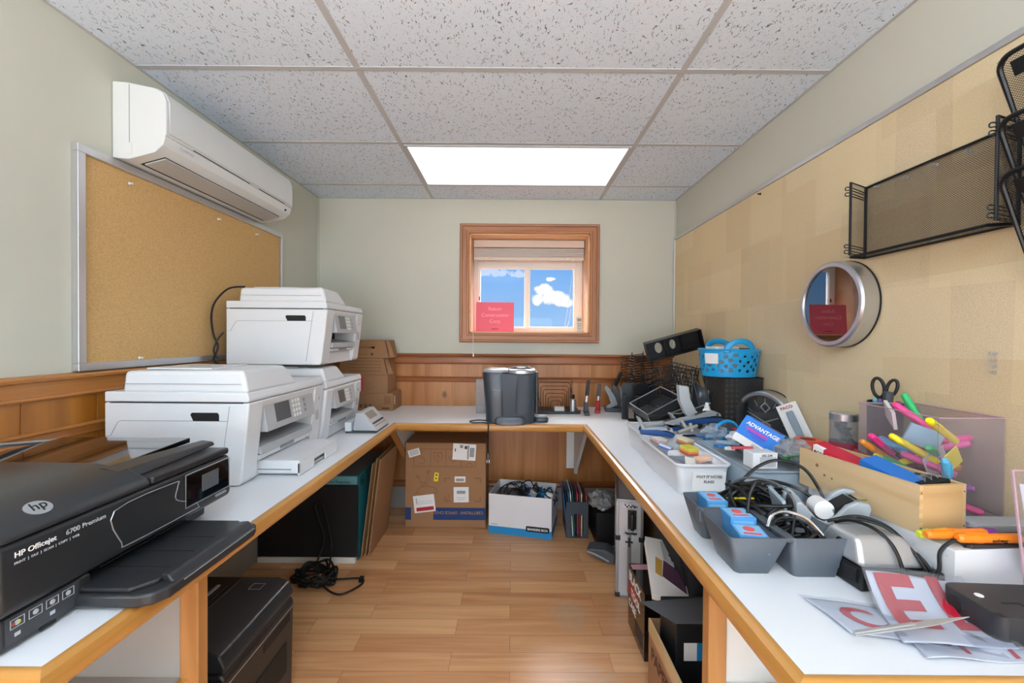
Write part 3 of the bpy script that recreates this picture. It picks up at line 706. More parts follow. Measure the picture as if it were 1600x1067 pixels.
# scanner lid with the raised feeder dome at the near end
mb = MB(); mb.box(.004, D-.004, .285, Wd-.002, .174, .192, blks); mb.build('scanner_lid', hp, bevel=.006, seg=3)
mb = MB()
prof = [(.004, .174), (D-.002, .174), (D-.010, .190), (D-.05, .212), (D-.12, .224), (.06, .226), (.004, .215)]
mb.prism(prof, 'Y', .002, .284, pm('black_dome_plastic', '#303133', .28, bump=.03, bscale=900)); dm = mb.build('feeder_dome', hp, bevel=.012, seg=4)
E1 = Vector((D-.010, 0, .190)); E2 = Vector((D-.05, 0, .212)); dd = (E1-E2).normalized(); nn = Vector((-dd.z, 0, dd.x)); cpos = E1.lerp(E2, .62) + nn*.0006
mb = MB(); mb.X = Matrix.Translation(cpos + Vector((0, .085, 0))) @ Matrix(((0, -dd.x, nn.x, 0), (1, 0, 0, 0), (0, -dd.z, nn.z, 0), (0, 0, 0, 1)))
mb.prism([(.020*math.cos(a), .017*math.sin(a)) for a in [2*PI*i/28 for i in range(28)]], 'Z', 0, .0012, silv); lg = mb.build('logo_badge', dm)
lettering('hp', .026, cpos + Vector((0, .085, 0)) + nn*.0018 + Vector((0, -.0125, 0)) + dd*.005, (0, 1, 0), -dd, slot, dm, shear=.25)
# input tray: sloping glossy plate, silver guide, side bar
mb = MB(); mb.hexa([(.03, .285, .205), (D-.10, .285, .205), (D-.10, .52, .208), (.03, .52, .208), (.03, .285, .212), (D-.10, .285, .212), (D-.10, .52, .222), (.03, .52, .222)], blkg); mb.build('input_tray', hp, bevel=.002)
mb = MB(); mb.tube([(.01, .20, .242), (.012, .36, .236), (.02, Wd-.02, .212)], .007, silv, seg=8, flat=.6); mb.build('tray_rail', hp)
mb = MB(); mb.hexa([(D-.10, .25, .196), (D-.035, .25, .190), (D-.040, .535, .198), (D-.080, .535, .200), (D-.095, .25, .222), (D-.050, .25, .212), (D-.045, .535, .209), (D-.078, .535, .213)], blks); mb.build('feeder_arm', hp, bevel=.006, seg=3)
# front: recessed door outline, control panel, labels
def outline(pts, r, m, par, name, x, sm=4):
    mbx = MB(); mbx.tube([(x, a, b) for a, b in pts], r, m, seg=6, closed=True, smooth=sm); return mbx.build(name, par)
outline([(.190, .155), (.34, .160), (.350, .150), (.345, .118), (.40, .092), (.415, .075), (.40, .072), (.225, .074), (.205, .085)], .0011, silv, hp, 'door_edge', D-.0002)
mb = MB(); mb.box(D-.002, D+.0015, .375, .527, .088, .163, blkg); pn = mb.build('control_panel', hp, bevel=.0015)
mb = MB(); mb.box(D+.0016, D+.0024, .425, .485, .108, .150, scr); mb.build('screen', pn)
outline([(.372, .086), (.530, .086), (.530, .166), (.372, .166)], .0012, silv, hp, 'panel_bezel', D+.0012, sm=0)
mb = MB(); mb.box(D-.002, D+.003, .475, .515, .075, .081, silv); mb.build('card_slot', hp, bevel=.001)
mb = MB(); mb.box(D-.003, D-.0005, .16, .375, .0585, .0595, slot); mb.build('gap', hp)
lettering('HP Officejet', .0125, (D+.0002, .020, .150), (0, 1, 0), (0, 0, 1), white, hp, bold=.0001)
lettering('6700 Premium', .0125, (D+.0002, .098, .150), (0, 1, 0), (0, 0, 1), lgrey, hp)
lettering('PRINT  |  FAX  |  SCAN  |  COPY  |  WEB', .0058, (D+.0002, .020, .139), (0, 1, 0), (0, 0, 1), lgrey, hp)
mb = MB(); mb.box(D-.0065, D-.0048, .012, .125, .012, .056, pm('icon_label_grey', '#3a3b3e', .35)); il = mb.build('icon_label', lb)
mb = MB()
for i, (cc) in enumerate(('#7c3b2d', '#8a8c90', '#8a8c90', '#8a8c90')):
    y = .018+.026*i
    for (a, b, c2, d2) in ((y, y+.020, .0500, .0508), (y, y+.020, .0360, .0368), (y, y+.0008, .036, .0508), (y+.0192, y+.020, .036, .0508)): mb.box(D-.0048, D-.0042, a, b, c2, d2, lgrey)
    mb.cyl((D-.0048, y+.010, .0434), (D-.0040, y+.010, .0434), .0042, lgrey, seg=12)
    if i in (0, 2): mb.box(D-.0048, D-.0042, y+.006, y+.014, .022, .028, lgrey)
mb.cyl((D-.0048, .022, .0434), (D-.0036, .022, .0434), .0025, pm('icon_red', '#b04a30', .5), seg=10)
mb.cyl((D-.0048, .030, .0434), (D-.0036, .030, .0434), .0025, pm('icon_yellow', '#c8c04a', .5), seg=10)
mb.build('icon', il)
mb = MB(); mb.box(D-.0062, D-.0035, .060, .085, .006, .011, slot); mb.build('port_cover', lb)
# output tray
mb = MB()
poly = [(D-.07, .118), (D+.105, .118), (D+.128, .128), (D+.143, .152), (D+.150, .40), (D+.140, .425), (D-.07, .43)]
mb.prism(poly, 'Z', .006, .030, blks)
ot = mb.build('output_tray', hp, bevel=.006, seg=3)
mb = MB(); mb.prism([(D-.068, .128), (D+.085, .128), (D+.112, .160), (D+.118, .40), (D+.10, .42), (D-.068, .42)], 'Z', .030, .038, blks); tp = mb.build('tray_top', ot, bevel=.003)
mb = MB()
for y in (.20, .265, .33): mb.box(D-.06, D+.10, y, y+.002, .0375, .0388, slot)
mb.build('rib', tp)
mb = MB(); mb.hexa([(D+.105, .17, .030), (D+.142, .165, .022), (D+.148, .41, .022), (D+.110, .405, .030), (D+.108, .17, .043), (D+.126, .165, .043), (D+.132, .41, .043), (D+.112, .405, .043)], blks); st_ = mb.build('tray_stop', ot, bevel=.005, seg=3)
mb = MB(); mb.tube([(D+.146, .18, .026), (D+.150, .40, .026)], .0012, silv, seg=6); mb.build('edge_line', ot)

# ---- black printer lower down behind the post
bp_ = thing('laser_printer', 'black printer on the floor under the left desk beside the wooden post', 'printer', (-1.225, 1.125, 0), group=None)
D2, W2, H2 = .462, .365, .398
mb = MB(); mb.prism([(0, .0), (D2-.02, .0), (D2-.006, .02), (D2, .32), (D2-.012, .335), (0, .335)], 'Y', 0, W2, blk); mb.build('body', bp_, bevel=.012, seg=3)
mb = MB(); mb.prism([(0, .337), (D2-.003, .337), (D2, .352), (D2-.015, .385), (D2-.05, H2), (0, H2)], 'Y', .001, W2-.001, blks); ld = mb.build('lid', bp_, bevel=.014, seg=4)
mb = MB(); mb.box(.12, D2-.175, .002, W2-.01, H2-.0005, H2+.0012, blk); mb.box(.20, .27, .10, .30, H2+.001, H2+.004, blk); mb.build('feeder_cover', ld, bevel=.001)
mb = MB(); mb.box(.235, .245, .22, .30, H2+.004, H2+.007, silv); mb.build('clip', ld)
mb = MB()
for (a, b, c2, d2) in ((D2-.115, D2-.075, .285, .2865), (D2-.115, D2-.075, .318, .3195), (D2-.115, D2-.1135, .285, .32), (D2-.0765, D2-.075, .285, .32)): mb.box(a, b, c2, d2, H2-.001, H2+.0008, mgrey)
mb.build('logo_frame', ld)
mb = MB(); mb.box(D2-.002, D2+.0008, .01, W2-.012, .300, .302, silv); mb.box(D2-.005, D2+.0006, .18, W2-.03, .262, .288, slot); mb.box(D2-.006, D2+.0004, .05, W2-.05, .10, .20, slot); mb.build('front_panel_line', bp_)

# ================================================================== UNDER THE LEFT DESK
card = pm('brown_cardboard', '#9c7350', .8, bump=.1, bscale=80, var=.04)
card2 = pm('worn_cardboard', '#9c7751', .85, bump=.15, bscale=60, var=.06)
teal = pm('teal_carton', '#2c7f8c', .55)
fabblk = pm('matt_black_board', '#161616', .8)
r = thing('display_board', 'large matt black board standing upright in front of the teal carton', 'board', (-1.388, 2.318, 0))
mb = MB(); mb.box(0, .545, 0, .018, .032, .425, fabblk); mb.build('panel', r, bevel=.001)
mb = MB(); mb.box(.0, .535, -.006, .02, .0, .031, whitepaint); mb.build('white_base', r, bevel=.001)
r = thing('printer_carton', 'teal printer carton standing under the left desk behind the black board', 'box', (-1.385, 2.345, 0))
mb = MB(); mb.box(0, .535, 0, .52, 0, .470, teal); mb.build('carton', r, bevel=.002)
mb = MB(); mb.box(.005, .53, -.0008, .0, .405, .468, pm('pale_teal_print', '#6fa6ad', .5)); mb.build('front_print', r)
mb = MB(); mb.box(.01, .525, .01, .51, .4705, .4712, pm('grey_lid_print', '#6b6d6c', .6)); mb.build('top_print', r)
lettering('OfficeJet Pro Premium', .022, (.29, -.0012, .43), (1, 0, 0), (0, 0, 1), slot, r)
mb = MB(); mb.X = Matrix.Translation((.5352, .07, .425)) @ Matrix.Rotation(PI/2, 4, 'Y')
mb.cyl((0, 0, 0), (0, 0, .0008), .030, slot, seg=28); mb.cyl((0, 0, .0008), (0, 0, .0012), .026, teal, seg=28); mb.build('round_logo', r)
lettering('hp', .042, (.5366, .048, .412), (0, 1, 0), (0, 0, 1), slot, r, shear=.25)
def flat_sheet(label, y0, y1, xb, xt, zt, th, m, grp='flattened cartons'):
    mb = MB(); a = [(xb, y0, 0), (xb+th, y0, 0), (xb+th, y1, 0), (xb, y1, 0), (xt, y0, zt), (xt+th, y0, zt), (xt+th, y1, zt), (xt, y1, zt)]
    mb.hexa(a, m); return tag(mb.build('flattened_carton', bevel=.0008), label, 'cardboard', grp)
flat_sheet('brown flattened carton leaning rightmost under the left desk, its broad face towards the aisle', 2.385, 2.74, -.806, -.742, .553, .008, card)
flat_sheet('thin brown carton sheet second from the aisle, leaning under the left desk', 2.378, 2.78, -.822, -.758, .560, .006, card2)
flat_sheet('dark brown carton sheet leaning closest to the teal carton', 2.36, 2.72, -.840, -.776, .535, .005, card2)
# black cables in a pile
def wander(c, rx, ry, n, z0, z1, seed, turns):
    rd = random.Random(seed); P = []
    for i in range(n):
        a = turns*2*PI*i/n + rd.uniform(-.25, .25); k = rd.uniform(.55, 1.0)
        P.append((c[0]+rx*k*math.cos(a), c[1]+ry*k*math.sin(a), rd.uniform(z0, z1)))
    return P
mb = MB()
for s_ in range(6): mb.tube(wander((-.99, 2.13), .115, .10, 16, .008, .075, s_+3, 2.2), .0055, cable_m, seg=7, smooth=5)
mb.tube([(-.92, 2.12, .02), (-.84, 2.14, .015), (-.76, 2.15, .012), (-.74, 2.10, .012), (-.80, 2.02, .012), (-.86, 2.03, .012), (-.93, 2.08, .02)], .005, cable_m, seg=7, smooth=6)
mb.tube([(-1.02, 2.22, .05), (-1.0, 2.265, .16), (-1.04, 2.285, .26), (-1.06, 2.295, .33), (-1.02, 2.29, .335), (-.99, 2.28, .25), (-.95, 2.24, .14), (-.93, 2.16, .05)], .005, cable_m, seg=7, smooth=6)
mb.box(-.765, -.745, 2.125, 2.15, .006, .026, cable_m)
tag(mb.build('cable_pile'), 'tangle of black cables lying on the floor in front of the black board', 'cables')
# ================================================================== WINDOW THINGS
blind_m = pm('blind_fabric', '#dccbbb', .6)
blind_w = pm('blind_slat_white', '#ece2d8', .5)
bl = thing('window_blind', 'raised cream venetian blind at the top of the window', 'blind', (0, BY+.16, 0))
mb = MB(); mb.box(WX0+.02, WX1-.02, -.02, .02, 1.930, 1.986, blind_m); mb.build('head_rail', bl, bevel=.002)
mb = MB()
for i in range(9): mb.box(WX0+.022, WX1-.024, -.022, .024, 1.860+i*.0072, 1.8635+i*.0072, blind_w)
mb.build('slat_stack', bl)
mb = MB(); mb.box(WX0+.022, WX1-.024, -.022, .024, 1.835, 1.857, blind_m); mb.build('bottom_rail', bl, bevel=.003)
for x in (-.20, .42):
    mb = MB(); mb.cyl((x, -.026, 1.846), (x, -.022, 1.846), .005, white, seg=12); mb.build('cord_button', bl)
mb = MB(); mb.tube([(-.285, -.03, 1.95), (-.287, -.10, 1.6), (-.283, -.178, 1.30), (-.2805, -.202, 1.22), (-.278, -.204, 1.135)], .0016, white, seg=6, smooth=5)
mb.cyl((-.278, -.204, 1.135), (-.278, -.204, 1.105), .0035, white, r1=.006, seg=12); mb.build('pull_cord', bl)
mb = MB(); mb.tube([(.46, -.03, 1.85), (.458, -.032, 1.6), (.43, -.034, 1.36), (.40, -.034, 1.33), (.415, -.034, 1.42), (.452, -.032, 1.7), (.455, -.03, 1.84)], .0014, white, seg=6, smooth=5); mb.build('loop_cord', bl)
redm = pm('red_translucent_sign', '#d9707f', .4, emit=None)
rs = thing('window_sign', 'red company sign standing in the lower left of the window', 'sign', (-.272, BY+.085, WZ0+.0145), rot=(math.radians(-4), 0, math.radians(-2)))
b_ = redm.node_tree.nodes['Principled BSDF']; b_.inputs['Subsurface Weight'].default_value = 0
# translucent board lit by the sky behind it
tlb = redm.node_tree.nodes.new('ShaderNodeBsdfTranslucent'); tlb.inputs[0].default_value = lin('#e87a90'); mxn = redm.node_tree.nodes.new('ShaderNodeMixShader'); mxn.inputs[0].default_value = .28
on = [n for n in redm.node_tree.nodes if n.type == 'OUTPUT_MATERIAL'][0]
redm.node_tree.links.new(b_.outputs[0], mxn.inputs[1]); redm.node_tree.links.new(tlb.outputs[0], mxn.inputs[2]); redm.node_tree.links.new(mxn.outputs[0], on.inputs[0])
mb = MB(); mb.box(0, .285, 0, .002, 0, .222, redm); mb.build('board', rs)
pinkt = pm('sign_pink_print', '#ffb4c0', .5)
for i, (s_, sz) in enumerate((('Ralson', .038), ('Construction', .038), ('Corp', .038))): lettering(s_, sz, (.1425, -.0008, .160-.047*i), (1, 0, 0), (0, 0, 1), pinkt, rs, align='CENTER')
mb = MB(); mb.box(.115, .170, -.001, 0, .018, .024, pm('sign_dark_print', '#a02848', .5)); mb.build('small_print', rs)
rm = thing('remote_control', 'white remote control standing in the right corner of the window sill', 'remote control', (.478, BY+.055, WZ0+.0145), rot=(math.radians(-5), 0, 0))
mb = MB(); mb.box(0, .046, 0, .016, 0, .115, pm('remote_cream', '#cfcbbf', .45)); mb.build('case', rm, bevel=.004)
mb = MB(); mb.box(.008, .038, -.0012, 0, .083, .102, pm('remote_display', '#8a9188', .3)); mb.build('display', rm)
for k, (a, z) in enumerate(((.010, .060), (.026, .060), (.010, .045), (.026, .045), (.018, .026))):
    mb = MB(); mb.box(a, a+.010, -.0015, 0, z, z+.007, mgrey); mb.build('button', rm)

# ================================================================== BACK DESK
# stack of four cartons in the left corner
def carton(label, x0, x1, y0, y1, z, h, skew=0, flap=False, grp='cartons stacked in the corner', m=card):
    r = thing('cardboard_box', label, 'box', (x0, y0, z), group=grp)
    mb = MB(); w, d = x1-x0, y1-y0
    mb.hexa([(0, 0, 0), (w, 0, 0), (w, d, 0), (0, d, 0), (0, 0, h), (w-skew, 0, h), (w-skew, d, h), (0, d, h)], m); mb.build('carton', r, bevel=.0012)
    if flap:
        mb = MB(); mb.hexa([(w+.001, .002, .004), (w+.030, .03, .006), (w+.030, .036, .006), (w+.001, .009, .004), (w-skew+.001, .002, h), (w-skew+.014, .03, h-.004), (w-skew+.014, .036, h-.004), (w-skew+.001, .009, h)], m); mb.build('flap', r)
        mb = MB(); mb.hexa([(w-.004, -.0008, .008), (w, -.0008, .008), (w, 0, .008), (w-.004, 0, .008), (w-skew-.004, -.0008, h-.004), (w-skew, -.0008, h-.004), (w-skew, 0, h-.004), (w-skew-.004, 0, h-.004)], slot); mb.build('tape_line', r)
    return r
inkb = pm('carton_ink', '#5b3a22', .8); ink2 = pm('carton_faint_ink', '#8a6446', .8)
XB, YB_ = -1.16, 2.86
c1 = carton('bottom carton of the corner stack with printed marks, on the back desk', XB, -.800, YB_, BY-.03, DZ, .118)
mb = MB(); mb.box(.30, .345, -.0006, 0, .045, .10, ink2); mb.box(.285, .335, -.0006, 0, .012, .022, inkb)
for i in range(6): mb.box(.12+.016*i, .132+.016*i, -.0006, 0, .02, .045, inkb if i % 2 else ink2)
mb.build('print', c1)
mb = MB(); mb.box(.3602, .3612, .02, .05, .04, .10, pm('tape_cream', '#c9b79b', .4)); mb.build('tape', c1)
c2 = carton('carton with a white label and pink stripe, second from the bottom of the corner stack', XB, -.835, YB_-.005, BY-.035, DZ+.1195, .122)
mb = MB(); mb.box(.09, .145, -.0008, 0, .012, .105, white); mb.box(.145, .160, -.0009, 0, .008, .112, pm('label_pink', '#c43a52', .5)); mb.box(.115, .130, -.0012, -.0008, .03, .085, mgrey); mb.build('label', c2)
mb = MB()
for i in range(5): mb.box(.17, .20+.02*(i % 3), -.0006, 0, .015+.012*i, .019+.012*i, ink2)
mb.build('print', c2)
c3 = carton('carton with brown printed bars and an open end flap, third in the corner stack', XB, -.855+.02, YB_-.005, BY-.035, DZ+.243, .112, skew=.025, flap=True)
mb = MB()
for i in range(4): mb.box(.06, .28, -.0006, 0, .022+.022*i, .030+.022*i, ink2)
mb.build('print', c3)
c4 = carton('topmost carton of the corner stack, its end flap open', XB, -.825, YB_-.005, BY-.035, DZ+.3565, .120, skew=.026, flap=True)
mb = MB(); mb.box(.06, .235, -.0006, 0, .065, .078, ink2); mb.box(.215, .235, -.0006, 0, .06, .08, ink2); mb.box(.21, .226, -.0007, 0, .018, .033, inkb); mb.box(.06, .19, -.0006, 0, .02, .026, ink2); mb.build('print', c4)

# clear acrylic holder behind the coffee maker
acry = bpy.data.materials.new('clear_acrylic'); acry.use_nodes = True
def clear_mat(m, tint, op, rough=.08):
    t = m.node_tree; t.nodes.clear(); o = N(t, 'ShaderNodeOutputMaterial'); a = N(t, 'ShaderNodeBsdfTransparent'); a.inputs[0].default_value = lin(tint)
    p = N(t, 'ShaderNodeBsdfPrincipled'); p.inputs['Base Color'].default_value = lin(tint); p.inputs['Roughness'].default_value = rough
    n = N(t, 'ShaderNodeTexNoise'); n.inputs['Scale'].default_value = 6; tc_ = N(t, 'ShaderNodeTexCoord'); t.links.new(tc_.outputs['Object'], n.inputs['Vector'])
    f = Mx(t, 'MULTIPLY_ADD', n.outputs[0], .1, op-.05); x = N(t, 'ShaderNodeMixShader'); t.links.new(f, x.inputs[0]); t.links.new(a.outputs[0], x.inputs[1]); t.links.new(p.outputs[0], x.inputs[2]); t.links.new(x.outputs[0], o.inputs[0])
clear_mat(acry, '#eef0f2', .14)
bagm = bpy.data.materials.new('clear_plastic_film'); bagm.use_nodes = True; clear_mat(bagm, '#dfe4ea', .32, .15)
binm = bpy.data.materials.new('milky_plastic'); binm.use_nodes = True; clear_mat(binm, '#eef0f4', .74, .3)
binm2 = bpy.data.materials.new('blue_grey_plastic'); binm2.use_nodes = True; clear_mat(binm2, '#a3b4c0', .80, .3)
blist = bpy.data.materials.new('blister_plastic'); blist.use_nodes = True; clear_mat(blist, '#dbe6ee', .35, .08)
acry2 = bpy.data.materials.new('pinkish_acrylic'); acry2.use_nodes = True; clear_mat(acry2, '#f5f2f5', .07, .05)
film2 = bpy.data.materials.new('thin_clear_film'); film2.use_nodes = True; clear_mat(film2, '#f6f7fa', .07, .10)
pinkedge = bpy.data.materials.new('pinkish_acrylic_edge'); pinkedge.use_nodes = True; clear_mat(pinkedge, '#d9b9c6', .6, .1)
ah = thing('leaflet_holder', 'clear plastic leaflet holder standing behind the coffee maker', 'holder', (-.235, 2.78, DZ))
mb = MB(); mb.box(0, .13, 0, .003, .001, .225, acry); mb.box(0, .003, .003, .05, .001, .18, acry); mb.box(0, .13, .05, .053, .001, .225, acry); mb.box(.003, .13, .003, .05, .001, .004, acry); mb.build('holder', ah)

# ---- coffee maker, seen from behind: water tank on the left, brewing head to the right
slate = pm('slate_plastic', '#3b444d', .5, bump=.03, bscale=900)
slate2 = pm('slate_gloss', '#333c45', .32, coat=.15)
cm = thing('coffee_maker', 'slate grey single cup coffee maker with silver top standing on the back desk', 'coffee maker', (-.010, 2.555, DZ))
def superell(a, b, p, n=40):
    out = []
    for i in range(n):
        t = 2*PI*i/n; c, s = math.cos(t), math.sin(t)
        out.append((a*math.copysign(abs(c)**(2/p), c), b*math.copysign(abs(s)**(2/p), s)))
    return out
def loft(mb, secs, m, cap=True):
    """secs: list of (z, cx, cy, [(x, y)...])"""
    k = mb.mi(m); R = [[mb.bm.verts.new(mb.X @ Vector((cx+x, cy+y, z))) for x, y in pts] for z, cx, cy, pts in secs]; n = len(R[0]); fs = []
    for A, B in zip(R, R[1:]):
        for i in range(n): fs.append(mb.bm.faces.new([A[i], A[(i+1) % n], B[(i+1) % n], B[i]]))
    if cap: fs += [mb.bm.faces.new(R[0][::-1]), mb.bm.faces.new(R[-1])]
    for f in fs: f.material_index = k
mb = MB(); loft(mb, [(.004, .02, .0, superell(.125, .105, 4)), (.03, .02, .0, superell(.128, .108, 4)), (.16, .018, .0, superell(.130, .110, 4)), (.285, .014, .0, superell(.138, .115, 4)), (.292, .014, .0, superell(.136, .113, 4))], slate); mb.build('body', cm, ang=50)
mb = MB(); loft(mb, [(.010, -.075, -.018, superell(.066, .093, 3.4)), (.12, -.078, -.018, superell(.069, .094, 3.4)), (.288, -.084, -.018, superell(.078, .096, 3.4)), (.300, -.084, -.018, superell(.076, .094, 3.4))], slate2); tk = mb.build('water_tank', cm, ang=50)
mb = MB(); loft(mb, [(.301, -.084, -.018, superell(.078, .096, 3.4)), (.312, -.080, -.018, superell(.074, .092, 3.2)), (.318, -.070, -.015, superell(.055, .07, 3))], silv); mb.build('lid', tk, ang=60)
mb = MB(); loft(mb, [(.060, .075, -.03, superell(.070, .085, 3)), (.285, .078, -.03, superell(.078, .088, 3))], slate); mb.build('brew_column', cm, ang=50)
mb = MB(); loft(mb, [(.294, .066, -.01, superell(.088, .108, 2.6)), (.310, .066, -.01, superell(.088, .108, 2.6)), (.318, .066, -.01, superell(.078, .098, 2.6))], silv); hd = mb.build('brew_head', cm, ang=40)
mb = MB(); mb.lathe([(0, .3315), (.05, .3315), (.056, .326), (.056, .3185)], chrome, (.066, -.02, 0)); mb.build('lid_disc', hd)
mb = MB(); mb.tube([(.066+.068*math.cos(a), -.02+.082*math.sin(a), .322) for a in [PI*(1.08+.84*i/16) for i in range(17)]], .0028, slot, seg=6); mb.build('handle_gap', hd)
mb = MB(); loft(mb, [(.002, .002, -.118, superell(.085, .012, 2.4)), (.028, .002, -.116, superell(.088, .012, 2.4)), (.045, .002, -.112, superell(.075, .008, 2.4))], slate2); mb.build('base_lip', cm, ang=50)
mb = MB(); mb.box(.150, .166, -.05, .07, .05, .30, slate2); mb.build('side_panel', cm, bevel=.007)
mb = MB(); mb.box(-.10, -.055, -.1145, -.110, .198, .203, mgrey); mb.build('level_mark', tk)
mb = MB(); mb.tube([(-.10, -.10, .025), (-.135, -.085, .018), (-.19, -.03, .008), (-.235, -.055, .006), (-.21, -.095, .006), (-.15, -.10, .008), (-.125, -.118, .006), (-.122, -.1370, -.002), (-.122, -.1385, -.03), (-.124, -.1370, -.10), (-.122, -.134, -.165)], .0035, cable_m, seg=7, smooth=7)
mb.build('power_lead', cm)
mb = MB(); mb.cyl((-.122, -.134, -.160), (-.122, -.134, -.196), .006, dgrey, r1=.010, seg=10); mb.box(-.129, -.1265, -.1355, -.1325, -.216, -.195, chrome); mb.box(-.1175, -.115, -.1355, -.1325, -.216, -.195, chrome); mb.build('plug', cm)
# ---- small grey puck
pk = thing('travel_mouse', 'small grey rounded gadget on the back desk just right of the coffee maker', 'mouse', (.177, 2.530, DZ))
mb = MB(); loft(mb, [(.001, 0, 0, superell(.040, .03, 3)), (.008, 0, 0, superell(.044, .034, 3)), (.022, 0, 0, superell(.043, .033, 3)), (.030, 0, 0, superell(.036, .027, 3))], slate2); mb.build('base', pk, ang=50)
mb = MB(); loft(mb, [(.0305, 0, 0, superell(.037, .028, 3)), (.037, 0, 0, superell(.034, .025, 3)), (.041, 0, 0, superell(.024, .016, 3))], mgrey); mb.build('top_shell', pk, ang=50)

# ---- black wire file sorter with tray, and what stands on it
wire = pm('black_wire', '#17181a', .4)
ws = thing('wire_file_sorter', 'black stepped wire file sorter on the back desk behind the staple boxes', 'file sorter', (.300, 2.86, DZ))
mb = MB(); mb.box(-.145, .155, -.075, .12, .001, .018, blk); mb.build('tray', ws, bevel=.004)
for i in range(7):
    k = i; x = .120 - .015*i; z = .215 - .022*i; y = .09 - .022*i
    mb = MB(); mb.tube([(-x-.01, y, .02), (-x-.01, y, z-.012), (-x+.002, y, z), (x-.012, y, z), (x, y, z-.012), (x, y, .02)], .0022, wire, seg=6); mb.build('wire_divider', ws)
mb = MB(); mb.tube([(-.13, .095, .02), (-.13, .095, .16), (-.10, -.07, .02)], .0025, wire, seg=6); mb.tube([(.11, .095, .02), (.11, .095, .16), (.12, -.07, .02)], .0025, wire, seg=6); mb.build('side_wire', ws)
mb = MB(); mb.box(0, .065, 0, .045, 0, .028, pm('cream_box', '#c8c5bd', .5)); o = mb.build('staple_box', bevel=.002); o.location = (.283, 2.79, DZ+.0185); tag(o, 'small cream box lying in the tray of the wire file sorter', 'box')
pcup = thing('pencil_cup', 'silver metal cup standing at the end of the wire file sorter', 'cup', (.405, 2.80, DZ+.0185))
mb = MB(); mb.lathe([(0, .0), (.021, .0), (.0215, .003), (.0215, .078), (.0195, .078), (.0195, .006), (0, .006)], pm('brushed_silver', '#b9bcc2', .28, metal=.9), seg=28); mb.build('cup', pcup)

# ---- staplers standing with their arms up
def stapler_up(label, loc, rz, h, body, arm, tilt=12, name='stapler', s=1.0, grp='staplers standing open on the back desk'):
    r = thing(name, label, 'stapler', loc, rz, grp)
    mb = MB(); mb.box(-.018*s, .018*s, -.09*s, .065*s, .001, .016*s, body); mb.build('base', r, bevel=.004*s)
    mb = MB(); mb.hexa([(-.016*s, -.02*s, .016*s), (.016*s, -.02*s, .016*s), (.016*s, .055*s, .016*s), (-.016*s, .055*s, .016*s), (-.013*s, .01*s, .07*s), (.013*s, .01*s, .07*s), (.013*s, .045*s, .075*s), (-.013*s, .045*s, .075*s)], body); mb.build('hinge_block', r, bevel=.004*s)
    t = math.radians(tilt); d = Vector((math.sin(t)*.35, -.12, math.cos(t))).normalized(); p = Vector((0, .03*s, .06*s))
    mb = MB()
    for (a, b, w_, m_) in ((0, .40, .011, chrome), (.36, 1.0, .019, arm)):
        q0 = p + d*(h*a); q1 = p + d*(h*b); mb.cyl(q0, q1, w_*s, m_, r1=w_*s*.8, seg=4)
    mb.build('arm', r, bevel=.003*s)
    return r
stapler_up('open stapler with upright black arm, nearest the silver cup on the back desk', (.497, 2.815, DZ), -6, .165, dgrey, blk, 14)
redp = pm('red_plastic', '#a8232c', .35)
stapler_up('short stapler with a red base behind the open black one', (.432, 2.93, DZ), 25, .06, redp, blk, 10, s=.8)
stapler_up('stapler with red base and grey arm between the black one and the hole punch', (.590, 2.90, DZ), -14, .125, redp, dgrey, 12)
pu = thing('hole_punch', 'heavy grey hole punch with a raised black lever on the back desk', 'hole punch', (.700, 2.935, DZ), -8)
mb = MB(); mb.box(-.055, .065, -.07, .06, .001, .028, dgrey); mb.build('base', pu, bevel=.006)
mb = MB(); mb.prism([(-.055, .028), (-.02, .028), (.03, .05), (.012, .10), (-.02, .155), (-.050, .185), (-.062, .165), (-.035, .11), (-.02, .06)], 'Y', -.065, -.035, mgrey); mb.prism([(-.03, .028), (.05, .028), (.055, .08), (.02, .17), (-.01, .19), (.0, .10)], 'Y', -.034, .03, dgrey); mb.build('frame', pu, bevel=.003)
mb = MB(); mb.cyl((.005, -.01, .155), (.055, -.015, .27), .014, blk, r1=.012, seg=10); mb.build('lever', pu)
mb = MB(); mb.tube([(.06, -.02, .03), (.055, -.03, .14), (.045, -.02, .17)], .008, mgrey, seg=8); mb.build('spring_arm', pu)
# ---- black bookends
be = thing('bookend', 'tall black metal bookend with arched cut-out on the back desk', 'bookend', (.755, 2.640, DZ), -8)
def arch_plate(mb, w, h, aw, ah, y0, y1, m):
    pts = rrect(w, h, .008, 4, 0, h/2)
    mb.prism([(-w/2, 0), (-aw/2, 0), (-aw/2, ah-.02)] + [(-aw/2*math.cos(a), ah-.02+.02*math.sin(a)) for a in [PI*i/10 for i in range(1, 10)]] + [(aw/2, ah-.02), (aw/2, 0), (w/2, 0), (w/2, h-.01), (w/2-.01, h), (-w/2+.01, h), (-w/2, h-.01)], 'Y', y0, y1, m)
mb = MB(); arch_plate(mb, .135, .225, .050, .100, 0, .003, blk); mb.build('upright_plate', be)
mb = MB(); mb.box(-.067, .067, -.012, -.0005, .0005, .22*.0+.003, blk); mb.box(-.035, .035, -.09, .0, .0005, .003, blk); mb.build('foot_plate', be)
mb = MB(); mb.box(-.0675, -.0435, -.03, -.0005, .004, .155, blk); mb.build('side_web', be, bevel=.002)
db2 = dup(be, (.815, 2.585, DZ), (0, 0, math.radians(8)), 'second black metal bookend set in front and to the right of the first'); be['group'] = db2['group'] = 'black bookends'
tp_ = thing('tape_dispenser', 'small black tape dispenser at the foot of the bookends on the back desk', 'tape dispenser', (.815, 2.47, DZ), 10)
